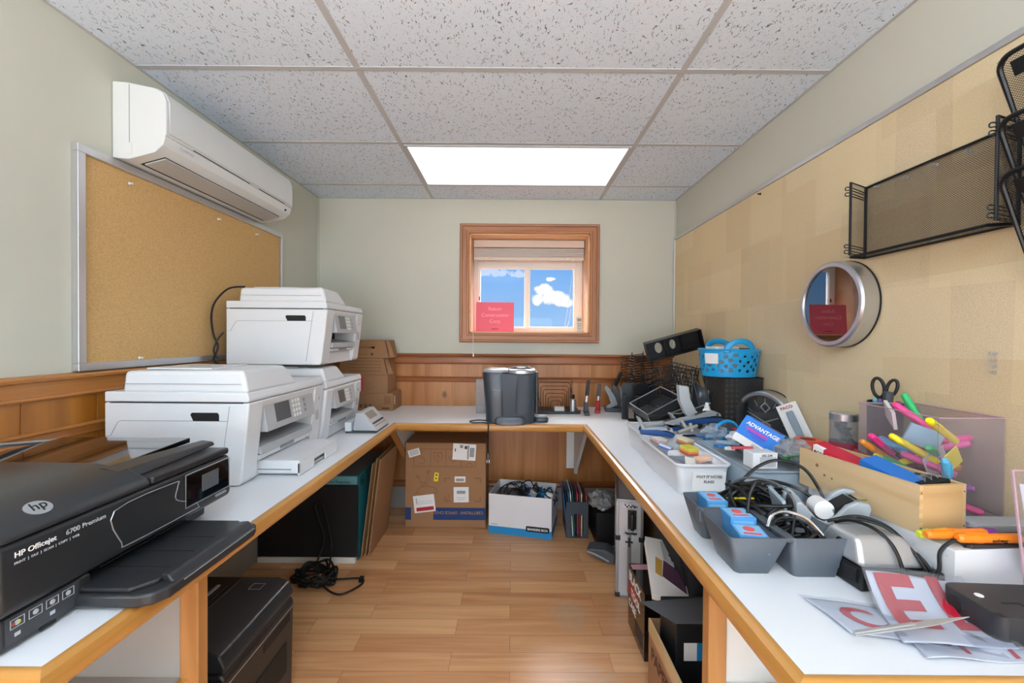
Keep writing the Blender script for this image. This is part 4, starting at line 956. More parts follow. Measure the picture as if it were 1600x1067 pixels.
mb = MB(); mb.box(-.03, .03, -.03, .05, .001, .018, blk); mb.box(-.022, -.014, -.02, .045, .018, .09, blk); mb.box(.014, .022, -.02, .045, .018, .09, blk); mb.build('body', tp_, bevel=.003)
mb = MB(); mb.cyl((-.012, .015, .055), (.012, .015, .055), .028, mgrey, seg=24); mb.build('roll', tp_)

# ================================================================== UNDER THE BACK DESK
navy = pm('navy_print', '#1d3a6c', .6); yel = pm('yellow_label', '#e8d21e', .5); redl = pm('red_label', '#b3252e', .5); faint = pm('grey_print', '#9a9a98', .6)
bx = thing('cardboard_box', 'large brown office chair carton standing upside down under the back desk', 'box', (-.690, 2.755, 0))
bw, bh, bd_ = .527, .555, .31
mb = MB(); mb.box(0, bw, 0, bd_, 0, bh, card); mb.build('carton', bx, bevel=.006, seg=3)
mb = MB(); mb.box(.002, .040, -.0008, 0, .052, .132, navy); mb.box(.185, bw-.002, -.0008, 0, .052, .132, navy); mb.build('blue_band', bx)
lettering('CERTTRONY  OFFICE CH3310', .0258, (bw-.018, -.0014, .108), (-1, 0, 0), (0, 0, -1), pm('band_print_tan', '#a5805c', .7), bx, bold=.0004)
mb = MB()
def rectline(mb, x0, x1, z0, z1, t, m, y=-.0008):
    for q in ((x0, x1, z0, z0+t), (x0, x1, z1-t, z1), (x0, x0+t, z0, z1), (x1-t, x1, z0, z1)): mb.box(q[0], q[1], y, 0, q[2], q[3], m)
rectline(mb, .055, .460, .400, .515, .0016, inkb)
for x in (.165, .265, .365): mb.box(x, x+.0016, -.0008, 0, .400, .515, inkb)
for (x, z, sx, sz) in ((.26, .325, 1, -1), (.49, .325, -1, -1), (.26, .175, 1, 1), (.49, .175, -1, 1)):
    mb.box(min(x, x+.035*sx), max(x, x+.035*sx), -.0008, 0, z-.0012, z+.0012, inkb); mb.box(x-.0012, x+.0012, -.0008, 0, min(z, z+.03*sz), max(z, z+.03*sz), inkb)
mb.build('printed_frame', bx)
mb = MB()
def ol(pts, r=.0010, cl=False, sm=4): mb.tube([(x, -.0004, z) for x, z in pts], r, inkb, seg=4, closed=cl, smooth=sm)
ol([(.19, .495), (.185, .46), (.20, .44), (.225, .44), (.24, .46), (.235, .495)]); ol([(.19, .49), (.235, .49)], sm=0); ol([(.213, .44), (.213, .415)], sm=0); ol([(.205, .455), (.22, .455), (.22, .47), (.205, .47)], cl=True)
ol([(.09, .42), (.12, .42), (.125, .45), (.10, .465), (.11, .50)]); ol([(.285, .46), (.31, .47), (.33, .45), (.31, .43)], cl=True); ol([(.40, .41), (.42, .425), (.44, .41)])
ol([(.08, .23), (.10, .262), (.15, .27), (.20, .258), (.205, .235), (.16, .215), (.10, .217)], cl=True)
ol([(.08, .235), (.06, .215), (.062, .20)]); ol([(.135, .27), (.14, .32), (.143, .37)], sm=0); ol([(.150, .27), (.155, .32), (.155, .37)], sm=0); ol([(.14, .37), (.15, .38), (.16, .37), (.15, .358)], cl=True)
ol([(.085, .335), (.105, .30), (.13, .29)]); ol([(.08, .345), (.09, .335), (.08, .325), (.072, .335)], cl=True); ol([(.10, .30), (.115, .27), (.13, .30)]); ol([(.27, .185), (.285, .20), (.28, .22)])
mb.build('printed_drawing', bx)
def rot_label(w, h, cx, cz, ang, m, par, name, extra=(), y=-.0016):
    mb = MB(); mb.X = Matrix.Translation((cx, 0, cz)) @ Matrix.Rotation(math.radians(ang), 4, 'Y')
    mb.box(-w/2, w/2, y, -.0009, -h/2, h/2, m)
    for (a, b, c, d, mm) in extra: mb.box(a, b, y-.0006, y, c, d, mm)
    return mb.build(name, par)
bars = lambda x0, x1, z0, z1, n, m=slot: [(x0+(x1-x0)*i/n, x0+(x1-x0)*(i+.5+.3*(i % 2))/n, z0, z1, m) for i in range(n)]
rot_label(.076, .046, .058, .490, -17, white, bx, 'label', [(-.030, .030, -.014+.007*i, -.011+.007*i, mgrey) for i in range(5)])
rot_label(.150, .106, .385, .497, 3, white, bx, 'label', bars(.02, .030, -.045, .045, 2) + bars(.035, .065, -.03, .03, 6, dgrey) + [(-.062, -.056, .0, .02, slot), (-.03, -.01, .025, .045, mgrey), (0, .018, .02, .04, dgrey)])
rot_label(.028, .056, .203, .333, 8, yel, bx, 'yellow label', [(-.005, .005, .008, .018, slot), (-.004, .004, -.015, -.005, slot)])
rot_label(.070, .038, .358, .318, 0, white, bx, 'label', bars(-.026, .026, -.012, .006, 14, dgrey))
rot_label(.098, .100, .366, .218, -1, white, bx, 'label', bars(-.028, .028, .006, .026, 14, dgrey) + [(-.03, .03, -.02, -.0185, faint), (-.02, .02, -.032, -.030, faint)])
rot_label(.138, .112, .126, .158, -7, white, bx, 'label', [(-.055, .058, -.046, -.022, redl), (-.042, .056, .0, .0015, faint), (-.042, .056, .014, .0155, faint), (-.05, -.045, .0, .04, faint)])
for o in bx.children:
    if o.name.startswith('yellow label'): o.name = 'yellow_label'

bk = thing('archive_box', 'open white storage box with a blue base band full of cables under the back desk', 'box', (-.140, 2.690, 0), -12.6)
aw_, ad_, ah_ = .402, .285, .252
boxw = pm('box_white', '#e2e2e4', .6); boxb = pm('box_blue', '#1f86c0', .55)
mb = MB(); t = .004
mb.box(0, aw_, 0, ad_, .001, .006, boxw); mb.box(0, aw_, 0, t, .006, ah_, boxw); mb.box(0, aw_, ad_-t, ad_, .006, ah_, boxw); mb.box(0, t, t, ad_-t, .006, ah_, boxw); mb.box(aw_-t, aw_, t, ad_-t, .006, ah_, boxw); mb.build('box', bk, bevel=.001)
mb = MB()
for q in ((-.0008, aw_+.0008, -.0008, 0), (-.0008, aw_+.0008, ad_, ad_+.0008), (-.0008, 0, 0, ad_), (aw_, aw_+.0008, 0, ad_)): mb.box(*q, .001, .048, boxb)
mb.build('blue_band', bk)
mb = MB(); mb.X = Matrix.Translation((.315, -.0009, .052)) @ Matrix.Rotation(PI/2, 4, 'X'); mb.prism(rrect(.148, .034, .008, 4), 'Z', 0, .0008, slot); mb.build('name_plate', bk)
lettering('BANKERS BOX', .0195, (.315, -.002, .045), (1, 0, 0), (0, 0, 1), white, bk, align='CENTER', bold=.0004)
lettering('STOR/FILE', .009, (.016, -.0012, .058), (1, 0, 0), (0, 0, 1), dgrey, bk)
mb = MB(); mb.X = Matrix.Translation((aw_+.0009, ad_/2, .175)) @ Matrix.Rotation(PI/2, 4, 'Y'); mb.prism(rrect(.026, .085, .012, 4), 'Z', -.0005, .0006, slot); mb.build('hand_hole', bk)
cabb = pm('blue_cable', '#1f5f8f', .4)
R12 = Matrix.Rotation(math.radians(-12.6), 4, 'Z')
mb = MB(); mb.X = Matrix.Translation((-.140, 2.690, 0)) @ R12
for s_ in range(7): mb.tube(wander((.10+.045*s_, .14), .07, .10, 11, .19, .295 if s_ % 2 else .26, s_+40, 1.6), .004, cable_m, seg=6, smooth=5)
for s_ in range(3): mb.tube(wander((.22+.06*s_, .12), .06, .09, 11, .20, .27, s_+60, 1.6), .004, cabb, seg=6, smooth=5)
mb.box(.01, .39, .01, .275, .14, .20, dgrey)
tag(mb.build('cable_heap'), 'heap of black and blue cables inside the white storage box', 'cables')
for k, (x, y, cc, rz) in enumerate(((.26, .09, lgrey, 20), (.34, .10, boxb, -30), (.365, .07, white, 10))):
    mb = MB(); mb.box(-.022, .022, -.015, .015, 0, .045, cc); o = mb.build('power_adapter', bevel=.006, seg=3)
    o.location = Matrix.Translation((-.140, 2.690, 0)) @ R12 @ Vector((x, y, .222)); o.rotation_euler = (.4, .3, math.radians(rz))
    tag(o, ('grey', 'blue', 'white')[k] + ' power adapter among the cables in the white storage box', 'adapter', 'adapters in the storage box')

mg = thing('magazine_file', 'black magazine file full of coloured folders standing beside the white storage box', 'magazine file', (.345, 2.628, 0), -2)
mw, md, mh = .137, .25, .225
mb = MB(); t = .004
mb.box(0, mw, 0, md, 0, .004, slate); mb.prism([(0, .004), (mw, .004), (mw, mh), (0, mh), (0, .10+.0)], 'Y', md-t, md, slate)
mb.box(0, t, t, md-t, .004, mh, slate); mb.box(mw-t, mw, t, md-t, .004, mh, slate)
# front plate with arched opening
mb.prism([(0, .0), (.03, .0), (.03, .13)] + [(.068-.038*math.cos(a), .13+.022*math.sin(a)) for a in [PI*i/8 for i in range(1, 8)]] + [(.106, .13), (.106, .0), (mw, .0), (mw, mh), (0, mh)], 'Y', 0, t, slate)
mb.build('case', mg, bevel=.0008)
cols = ['#2c5d96', '#20304a', '#3a6ea5', '#e9e9e9', '#246b5c', '#20242c', '#b9404a', '#8d2f60', '#d9cf8a', '#2a2a2e', '#c03a44']
for k, cc in enumerate(cols):
    x = .010+.0108*k; lean = -.030+.0035*k
    mb = MB(); zt = .29 - .004*abs(k-4); mb.hexa([(x, .012, .005), (x+.0045, .012, .005), (x+.0045, .235, .005), (x, .235, .005), (x+lean, .012, zt), (x+lean+.0045, .012, zt), (x+lean+.0045, .235, zt), (x+lean, .235, zt)], pm('folder_%d' % k, cc, .5))
    o = mb.build('file_folder'); o.location = (.345, 2.628, 0); o.rotation_euler = (0, 0, math.radians(-2))
    tag(o, '%s folder, folder %s from the left in the black magazine file' % (('blue', 'navy', 'light blue', 'white', 'teal', 'charcoal', 'red', 'purple', 'cream', 'black', 'crimson')[k], ('one', 'two', 'three', 'four', 'five', 'six', 'seven', 'eight', 'nine', 'ten', 'eleven')[k]), 'folder', 'folders in the magazine file')
# ================================================================== RIGHT WALL
steel = pm('brushed_steel', '#c6c8cb', .30, metal=.85, bump=.03)
face_m = pm('clock_face_dark', '#50565d', .5)
tick = pm('clock_tick_white', '#d9dadc', .5)
def clock_glass(name, ior):
    m = bpy.data.materials.new(name); m.use_nodes = True; t = m.node_tree; t.nodes.clear()
    o = N(t, 'ShaderNodeOutputMaterial'); tr = N(t, 'ShaderNodeBsdfTransparent'); gs = N(t, 'ShaderNodeBsdfGlossy'); gs.inputs['Roughness'].default_value = .01
    fr = N(t, 'ShaderNodeFresnel'); fr.inputs[0].default_value = ior; mxs = N(t, 'ShaderNodeMixShader')
    t.links.new(fr.outputs[0], mxs.inputs[0]); t.links.new(tr.outputs[0], mxs.inputs[1]); t.links.new(gs.outputs[0], mxs.inputs[2]); t.links.new(mxs.outputs[0], o.inputs[0])
    return m
rflg = clock_glass('clock_glass', 2.9); rflg2 = clock_glass('clean_clock_glass', 1.4)
def clock(label, loc, R, rz=0, rim=steel, glass=rflg):
    """axis along local -x, back at x = 0"""
    r = thing('wall_clock', label, 'clock', loc, rz)
    T = .060
    mb = MB(); mb.lathe([(0, -.002), (R+.002, -.002), (R+.002, -.006), (R, -.0065)], slot, axis='X', seg=64); mb.build('back_plate', r)
    mb = MB(); mb.lathe([(R, -.006), (R, -T+.006), (R-.006, -T), (R*.88, -T+.001), (R*.865, -T+.008), (R*.865, -.03)], rim, axis='X', seg=72); mb.build('rim', r, ang=40)
    mb = MB(); mb.lathe([(0, -.034), (R*.87, -.034)], face_m, axis='X', seg=48); f = mb.build('dial', r)
    for i in range(12):
        mb = MB(); mb.X = Matrix.Rotation(2*PI*i/12, 4, 'X'); mb.box(-.0362, -.0345, -.001, .001, R*.55, R*.76, tick); mb.build('hour_mark', f)
    mb = MB(); mb.X = Matrix.Rotation(math.radians(-68), 4, 'X'); mb.hexa([(-.042, -.004, -.03), (-.041, -.004, -.03), (-.041, .004, -.03), (-.042, .004, -.03), (-.042, -.001, R*.70), (-.041, -.001, R*.70), (-.041, .001, R*.70), (-.042, .001, R*.70)], tick); mb.build('minute_hand', r)
    mb = MB(); mb.X = Matrix.Rotation(math.radians(66), 4, 'X'); mb.hexa([(-.039, -.004, -.02), (-.038, -.004, -.02), (-.038, .004, -.02), (-.039, .004, -.02), (-.039, -.002, R*.5), (-.038, -.002, R*.5), (-.038, .002, R*.5), (-.039, .002, R*.5)], tick); mb.build('hour_hand', r)
    mb = MB()
    for q in ((-.045, .045, -.078, -.074), (-.045, .045, -.046, -.042), (-.045, -.041, -.078, -.042), (.041, .045, -.078, -.042)): mb.box(-.0362, -.0345, *q, tick)
    mb.build('date_frame', f)
    mb = MB(); mb.box(-.0350, -.0343, -.04, .04, -.073, -.047, pm('date_window', '#8d7462', .4)); mb.build('date_window', f)
    mb = MB(); mb.X = Matrix.Translation((0, 0, .065)) @ Matrix.Rotation(PI/4, 4, 'X')
    for q in ((-.018, .018, -.018, -.013), (-.018, .018, .013, .018), (-.018, -.013, -.018, .018), (.013, .018, -.018, .018)): mb.box(-.0362, -.0345, *q, tick)
    mb.build('dial_emblem', f)
    mb = MB(); mb.lathe([(0, -.0525), (R*.863, -.0525), (R*.863, -.051), (0, -.051)], glass, axis='X', seg=64); mb.build('glass', r)
    return r
clock('round brushed steel clock hanging on the tan pin board', (RX-.0125, 1.500, 1.372), .150)
ck2 = clock('round steel clock with a dark dial leaning on the desk against the right wall', (1.160, 1.890, DZ+.140), .138, 0, glass=rflg2)
ck2.rotation_euler = (0, math.radians(-4), math.radians(22)); 

meshb = mesh_mat('black_expanded_mesh', '#1a1b1d', .0042, .36)
meshsq = mesh_mat('black_square_mesh', '#202225', .0030, .50, diag=False)
frm = pm('black_frame_wire', '#141517', .38)
def mesh_panel(P, U, V, m, parent, name='mesh_panel', nu=1, nv=1):
    P, U, V = Vector(P), Vector(U), Vector(V); mb = MB()
    mb.grid(lambda a, b: P + U*a + V*b, nu, nv, m, uvs=(U.length, V.length)); return mb.build(name, parent)
# open wire rack on the board
wr = thing('mesh_wall_rack', 'long black mesh rack with open front mounted on the tan pin board', 'wall rack', (RX-.0125, 0, 0))
y0, y1, z0, z1 = .985, 1.412, 1.520, 1.752
mesh_panel((-.003, y0, z0), (0, y1-y0, 0), (0, 0, z1-z0), meshb, wr)
mesh_panel((-.003, y1, z0), (-.088, -.045, 0), (0, 0, z1-z0), meshb, wr)
mesh_panel((-.003, y0, z0), (-.088, -.03, 0), (0, 0, z1-z0), meshb, wr)
mesh_panel((-.003, y0, z0), (0, y1-y0, 0), (-.075, 0, 0), meshb, wr)
mb = MB(); mb.tube([(-.004, y0, z0), (-.004, y1, z0), (-.004, y1, z1), (-.004, y0, z1)], .0042, frm, seg=8, closed=True); mb.build('back_frame', wr)
for (yy_, dy) in ((y1, -.045), (y0, -.03)):
    mb = MB(); mb.tube([(-.006, yy_, z0), (-.091, yy_+dy, z0), (-.091, yy_+dy, z1), (-.006, yy_, z1)], .0038, frm, seg=8, closed=True); sd = mb.build('side_frame', wr)
    for zz in (z0+.030, z0+.012, z1-.018, z1-.036):
        mb = MB(); mb.tube([(-.012, yy_-.002, zz), (-.092, yy_+dy, zz+.002), (-.104, yy_+dy+.004, zz+.003), (-.104, yy_+dy+.004, zz-.006), (-.092, yy_+dy, zz-.007), (-.014, yy_-.002, zz-.006)], .0016, frm, seg=6, smooth=3); mb.build('wire_clip', sd)
mb = MB(); mb.tube([(-.006, y1, z0), (-.076, y1-.03, z0-.004), (-.076, y0, z0-.004), (-.006, y0, z0)], .0045, frm, seg=8); mb.build('bottom_bar', wr)
def pin(loc, label, m=None, grp='clear push pins above the long mesh rack'):
    r = thing('push_pin', label, 'push pin', loc, group=grp)
    mb = MB(); mb.lathe([(0, -.013), (.0045, -.013), (.0045, -.0115), (.0022, -.010), (.0026, -.004), (.0055, -.003), (.0055, -.0008), (0, -.0008)], m or acry, axis='X', seg=12); mb.build('head', r)
    mb = MB(); mb.cyl((-.001, 0, 0), (.004, 0, 0), .0007, chrome, seg=6); mb.build('needle', r)
    return r
for i, (yy_, zz) in enumerate(((1.36, 1.738), (1.262, 1.731), (1.175, 1.732), (1.090, 1.733))): pin((RX-.018, yy_, zz), ('clear push pin holding the long mesh rack, farthest from the viewer', 'clear push pin holding the long mesh rack, second farthest', 'clear push pin holding the long mesh rack, third farthest', 'clear push pin holding the long mesh rack, nearest the viewer')[i])
for i, zz in enumerate((1.218, 1.201, 1.187, 1.172)): pin((RX-.013, 1.030, zz), ('topmost', 'second', 'third', 'lowest')[i] + ' of four clear push pins in a column on the tan board', grp='push pins in a column on the board')
pin((RX-.013, 2.02, 1.935), 'dark push pin just under the top trim of the tan board', slot, None)
# pins in the left cork board
for i, (yy_, zz) in enumerate(((1.56, 1.80), (2.03, 1.80), (1.60, 1.16), (2.33, 1.80))):
    r = pin((LX+.0115, yy_, zz), ('white push pin near the upper left corner of the cork board', 'white push pin at the middle of the upper edge of the cork board', 'white push pin near the lower left corner of the cork board', 'white push pin right of the middle at the top of the cork board')[i], white, 'push pins in the cork board'); r.rotation_euler = (0, 0, PI)
# three tiered wall file at the right edge of the picture
wf = thing('tiered_wall_file', 'black mesh wall file with three tilted rounded pockets at the right edge', 'wall file', (RX-.0125, 0, 0))
for k, zt in enumerate((1.873, 1.735, 1.615)):
    ya, yb = .56, .955-.005*k; zb = zt-.235; xo = -.098; R_ = .03
    sl_ = Vector((xo+.0, 0, zt)) - Vector((-.008, 0, zb)); n_ = 1
    P0 = Vector((-.008, ya, zb)); V_ = sl_
    mesh_panel(P0, (0, yb-ya, 0), V_*.985, meshb, wf, 'pocket_front')
    pts = [P0 + Vector((0, yb-ya, 0))]
    for i in range(7):
        a = PI/2*i/6; q = P0 + Vector((0, yb-ya-R_+R_*math.cos(a), 0)) + V_*(1 - (R_-R_*math.sin(a))/V_.length); pts.append(q)
    pts += [P0 + V_ , P0]
    mb = MB(); mb.tube(pts, .0055, frm, seg=8, closed=True); pf = mb.build('pocket_frame', wf)
    nrm = Vector((0, 1, 0)).cross(V_).normalized(); nrm = -nrm if nrm.x > 0 else nrm
    mb = MB(); q0 = P0 + V_*.80 + nrm*.003 + Vector((0, yb-ya-.13, 0)); q1 = q0 + Vector((0, .105, 0)); q2 = q1 + V_*.13; q3 = q0 + V_*.13
    mb.hexa([q0+nrm*.002, q1+nrm*.002, q2+nrm*.002, q3+nrm*.002, q0-nrm*.001, q1-nrm*.001, q2-nrm*.001, q3-nrm*.001], frm); mb.build('label_holder', pf)
mesh_panel((-.004, .56, 1.36), (0, .385, 0), (0, 0, .46), meshb, wf, 'back_panel')
mb = MB(); mb.tube([(-.005, .56, 1.36), (-.005, .945, 1.36), (-.005, .945, 1.82), (-.005, .56, 1.82)], .004, frm, seg=8, closed=True); mb.build('back_frame', wf)

# ================================================================== RIGHT DESK
blue = pm('blue_plastic', '#1797cf', .32); blued = pm('navy_plastic', '#234a86', .35)
gsp = pm('grey_stapler_plastic', '#9ba1a4', .38)
# --- black mesh bin with the blue basket on it
mbn = thing('mesh_bin', 'tall black mesh bin in the right corner carrying the blue basket', 'bin', (0, 0, 0))
bx0, bx1, by0, by1, bz1 = .985, 1.160, 1.955, 2.165, 1.066
mbn.location = (bx0, by0, DZ); w_, d_, h_ = bx1-bx0, by1-by0, bz1-DZ
dmesh = mesh_mat('dense_black_mesh', '#26282b', .0026, .78, diag=False)
for (P, U) in (((0, 0, .002), (w_, 0, 0)), ((0, d_, .002), (w_, 0, 0)), ((0, 0, .002), (0, d_, 0)), ((w_, 0, .002), (0, d_, 0))): mesh_panel(P, U, (0, 0, h_-.002), dmesh, mbn)
mb = MB(); mb.box(0, w_, 0, d_, .0005, .003, frm); mb.build('base', mbn)
mb = MB(); mb.tube([(0, 0, h_), (w_, 0, h_), (w_, d_, h_), (0, d_, h_)], .003, frm, seg=6, closed=True); mb.build('rim', mbn)
bb = thing('blue_basket', 'bright blue oval plastic basket with round holes on the mesh bin', 'basket', (1.045, 2.045, 1.071))
# oval wall with real holes
def basket(r, a, b, h, flare, hole_rows, m, handles=True, th=.003):
    ncol = 180; nrow = 44
    k = 0; bm_ = MB(); idx = bm_.mi(m)
    holes = []
    rd = random.Random(5)
    for j, zc in enumerate(hole_rows):
        n = 20
        for i in range(n): holes.append((2*PI*(i+.5*(j % 2))/n, zc+.004*math.sin(i*2.3), .0058+.0016*((i*7+j*3) % 3)))
    V = [[None]*ncol for _ in range(nrow+1)]
    def topz(t):
        hz_ = 0
        if handles:
            for c in (math.radians(68), math.radians(292), ):
                pass
        return h
    for j in range(nrow+1):
        for i in range(ncol):
            t = 2*PI*i/ncol; z = h*j/nrow; f = 1 + flare*z/h
            V[j][i] = bm_.bm.verts.new((a*f*math.cos(t), b*f*math.sin(t), z))
    for j in range(nrow):
        for i in range(ncol):
            t = 2*PI*(i+.5)/ncol; z = h*(j+.5)/nrow; f = 1+flare*z/h; hit = False
            for (tt, zc, rr) in holes:
                dt = (t-tt+PI) % (2*PI) - PI
                if (dt*(a+b)/2*f)**2 + (z-zc)**2 < rr*rr: hit = True; break
            if not hit: bm_.bm.faces.new([V[j][i], V[j][(i+1) % ncol], V[j+1][(i+1) % ncol], V[j+1][i]]).material_index = idx
    bm_.bm.faces.new([V[0][i] for i in range(ncol)][::-1]).material_index = idx
    loose = [v for v in bm_.bm.verts if not v.link_faces]; bmesh.ops.delete(bm_.bm, geom=loose, context='VERTS')
    o = bm_.build('basket_wall', r, ang=60, solid=th)
    f = 1+flare
    mb = MB(); mb.tube([(a*f*math.cos(2*PI*i/48), b*f*math.sin(2*PI*i/48), h) for i in range(48)], .005, m, seg=8, closed=True); mb.build('rim', r)
    return f
f = basket(bb, .122, .098, .125, .12, (.030, .052, .074, .096), blue)
for s_, lab in ((-1, 0), (1, 0)):
    mb = MB()
    def hf(a, b, s_=s_):
        an = PI*(a*1.16-.08); x = (.046+.026*b)*math.cos(an); z = .122+(.030+.026*b)*math.sin(an); return (x, s_*.098*f*math.sqrt(max(0, 1-(x/(.122*f))**2)), z)
    mb.grid(hf, 28, 4, blue); mb.build('handle', bb, solid=.006)
mb = MB(); mb.hexa([(-.128, -.035, .060), (-.124, -.045, .060), (-.09, -.083, .060), (-.092, -.080, .060), (-.1325, -.036, .108), (-.1290, -.047, .108), (-.0935, -.0875, .108), (-.0955, -.084, .108)], white); mb.build('paper_label', bb)
mb = MB(); mb.box(-.09, .02, -.055, .045, .01, .135, white); tag(mb.build('paper_pad'), 'white papers standing in the blue basket', 'paper').location = (1.045, 2.045, 1.075)
mb = MB(); mb.box(-.03, .06, -.03, .05, .01, .128, pm('dark_pack', '#3b4552', .5)); o = mb.build('dark_packet'); o.location = (1.075, 2.04, 1.075); tag(o, 'dark packet inside the blue basket', 'packet')

# --- tilted black desk organiser on the heap in the corner
ot_ = thing('desk_organiser', 'black three-part tray tilted on its side on top of the wire heap', 'organiser', (.838, 2.56, 1.105), rot=(math.radians(8), math.radians(-16), math.radians(-6)))
W3, H3, D3 = .325, .108, .07
mb = MB()
# back plate with two oval cut-outs
def ovalplate(mb, x0, x1, z0, z1, cx, cz, rx, rz, y0, y1, m, n=20):
    """rectangular plate with one oval hole, as a ring of quads"""
    O = []; I = []
    for i in range(n):
        a = 2*PI*i/n; c, s = math.cos(a), math.sin(a); I.append((cx+rx*c, cz+rz*s))
        k = min((x1-cx)/c if c > 1e-6 else (cx-x0)/-c if c < -1e-6 else 1e9, (z1-cz)/s if s > 1e-6 else (cz-z0)/-s if s < -1e-6 else 1e9)
        O.append((cx+k*c, cz+k*s))
    for i in range(n):
        j = (i+1) % n; ps = [I[i], O[i], O[j], I[j]]
        if abs(O[i][0]-O[j][0]) > 1e-6 and abs(O[i][1]-O[j][1]) > 1e-6:
            cor = (x1 if max(O[i][0], O[j][0]) > x1-1e-6 else x0, z1 if max(O[i][1], O[j][1]) > z1-1e-6 else z0); ps = [I[i], O[i], cor, O[j], I[j]]
        mb.prism(ps, 'Y', y0, y1, m)
ovalplate(mb, 0, .11, 0, H3, .078, .055, .022, .033, D3-.004, D3, blk); ovalplate(mb, .11, .21, 0, H3, .165, .055, .018, .030, D3-.004, D3, blk); mb.box(.21, W3, D3-.004, D3, 0, H3, blk)
mb.build('back_plate', ot_)
mb = MB()
for q in ((0, W3, 0, D3, -.004, 0), (0, W3, 0, D3, H3, H3+.004), (-.004, 0, 0, D3, -.004, H3+.004), (W3, W3+.004, 0, D3, -.004, H3+.004), (.106, .110, 0, D3-.004, 0, H3), (.208, .212, 0, D3-.004, 0, H3)): mb.box(*q, blk)
mb.build('walls', ot_, bevel=.001)
# --- wire heap
def wire_rack(label, loc, rot, n, w, d, dz, vertical=0):
    r = thing('wire_rack', label, 'wire rack', loc, rot=rot, group='black wire racks heaped in the corner')
    for i in range(n):
        mb = MB(); z = dz*i + random.uniform(-.001, .001); k = random.uniform(-.008, .008)
        mb.tube([(w, 0, z+.012), (w*.3, .002, z), (0+k, .01, z-.004), (-.012+k, d*.5, z), (k, d, z+.004), (w*.35, d+.005, z+.006), (w, d, z+.012)], .0024, wire, seg=6, smooth=3); mb.build('wire', r)
    for (x, y) in ((w, 0), (w, d), (w*.5, d)):
        mb = MB(); mb.tube([(x, y, -.01), (x, y, dz*n+.01)], .003, wire, seg=6); mb.build('upright', r)
    return r
wire_rack('stack of horizontal black wire loops left of the corner heap', (.780, 2.72, DZ+.055), (0, math.radians(2), math.radians(-4)), 20, .15, .14, .0170)
def wire_grid(label, loc, rot, nx, nz, w, h):
    r = thing('wire_basket', label, 'wire basket', loc, rot=rot, group='black wire baskets heaped in the corner')
    for i in range(nx+1):
        x = w*i/nx; mb = MB(); mb.tube([(x, 0, 0), (x, 0, h), (x, .06, h+.01)], .0022, wire, seg=6); mb.build('wire', r)
    for j in range(nz+1):
        z = h*j/nz; mb = MB(); mb.tube([(0, 0, z), (w, 0, z)], .0022, wire, seg=6); mb.build('cross_wire', r)
    return r
wire_grid('square mesh wire basket standing behind the heap in the right corner', (.945, 2.70, DZ+.03), (math.radians(-12), math.radians(6), math.radians(-30)), 11, 11, .19, .30)
wire_grid('wire basket tilted across the front of the corner heap', (.865, 2.48, DZ+.06), (math.radians(-20), math.radians(-22), math.radians(-16)), 8, 9, .17, .26)
wire_grid('wire basket leaning towards the mesh bin in the corner heap', (.955, 2.32, DZ+.02), (math.radians(8), math.radians(-14), math.radians(-40)), 6, 2, .16, .30)
def mesh_tray(label, loc, rot, w, d, h):
    r = thing('mesh_tray', label, 'tray', loc, rot=rot, group='dark mesh trays in the corner heap')
    mesh_panel((0, 0, 0), (w, 0, 0), (0, d, 0), dmesh, r, 'tray_floor')
    for (P, U) in (((0, 0, 0), (w, 0, 0)), ((0, d, 0), (w, 0, 0)), ((0, 0, 0), (0, d, 0)), ((w, 0, 0), (0, d, 0))): mesh_panel(P, U, (0, 0, h), dmesh, r, 'tray_side')
    mb = MB(); mb.tube([(0, 0, h), (w, 0, h), (w, d, h), (0, d, h)], .0035, mgrey, seg=6, closed=True); mb.build('rim', r)
    mb = MB(); mb.tube([(0, 0, 0), (w, 0, 0), (w, d, 0), (0, d, 0)], .003, frm, seg=6, closed=True); mb.build('base_frame', r)
    return r
mesh_tray('dark mesh tray tilted up to the right in front of the wire baskets', (.745, 2.26, DZ+.05), (math.radians(10), math.radians(-26), math.radians(8)), .21, .20, .055)
mesh_tray('lower dark mesh tray lying left of the blue stapler', (.715, 2.16, DZ+.012), (0, math.radians(-8), math.radians(-14)), .24, .16, .065)
mesh_tray('dark mesh tray leaning against the tall mesh bin', (.845, 2.07, DZ+.09), (math.radians(-12), math.radians(-18), math.radians(5)), .16, .16, .05)
# curved smoked document stand between the heap and the bin
cs = thing('curved_stand', 'smoky grey curved file stand right of the wire heap', 'stand', (.935, 2.12, DZ))
mb = MB(); mb.grid(lambda a, b: (-.04+.10*a, .05*math.sin(PI*a)-.02*b, .30*b*(1-.2*a)), 10, 4, pm('smoked_grey_plastic', '#4c5156', .25)); mb.build('shell', cs, solid=.003)
for k in range(3):
    mb = MB(); mb.tube([(-.06+.05*k, -.03, .001), (-.05+.05*k, -.035, .12), (-.075+.055*k, .0, .26), (-.085+.06*k, .02, .325)], .0035, frm, seg=6, smooth=5); mb.build('wire_arm', cs)

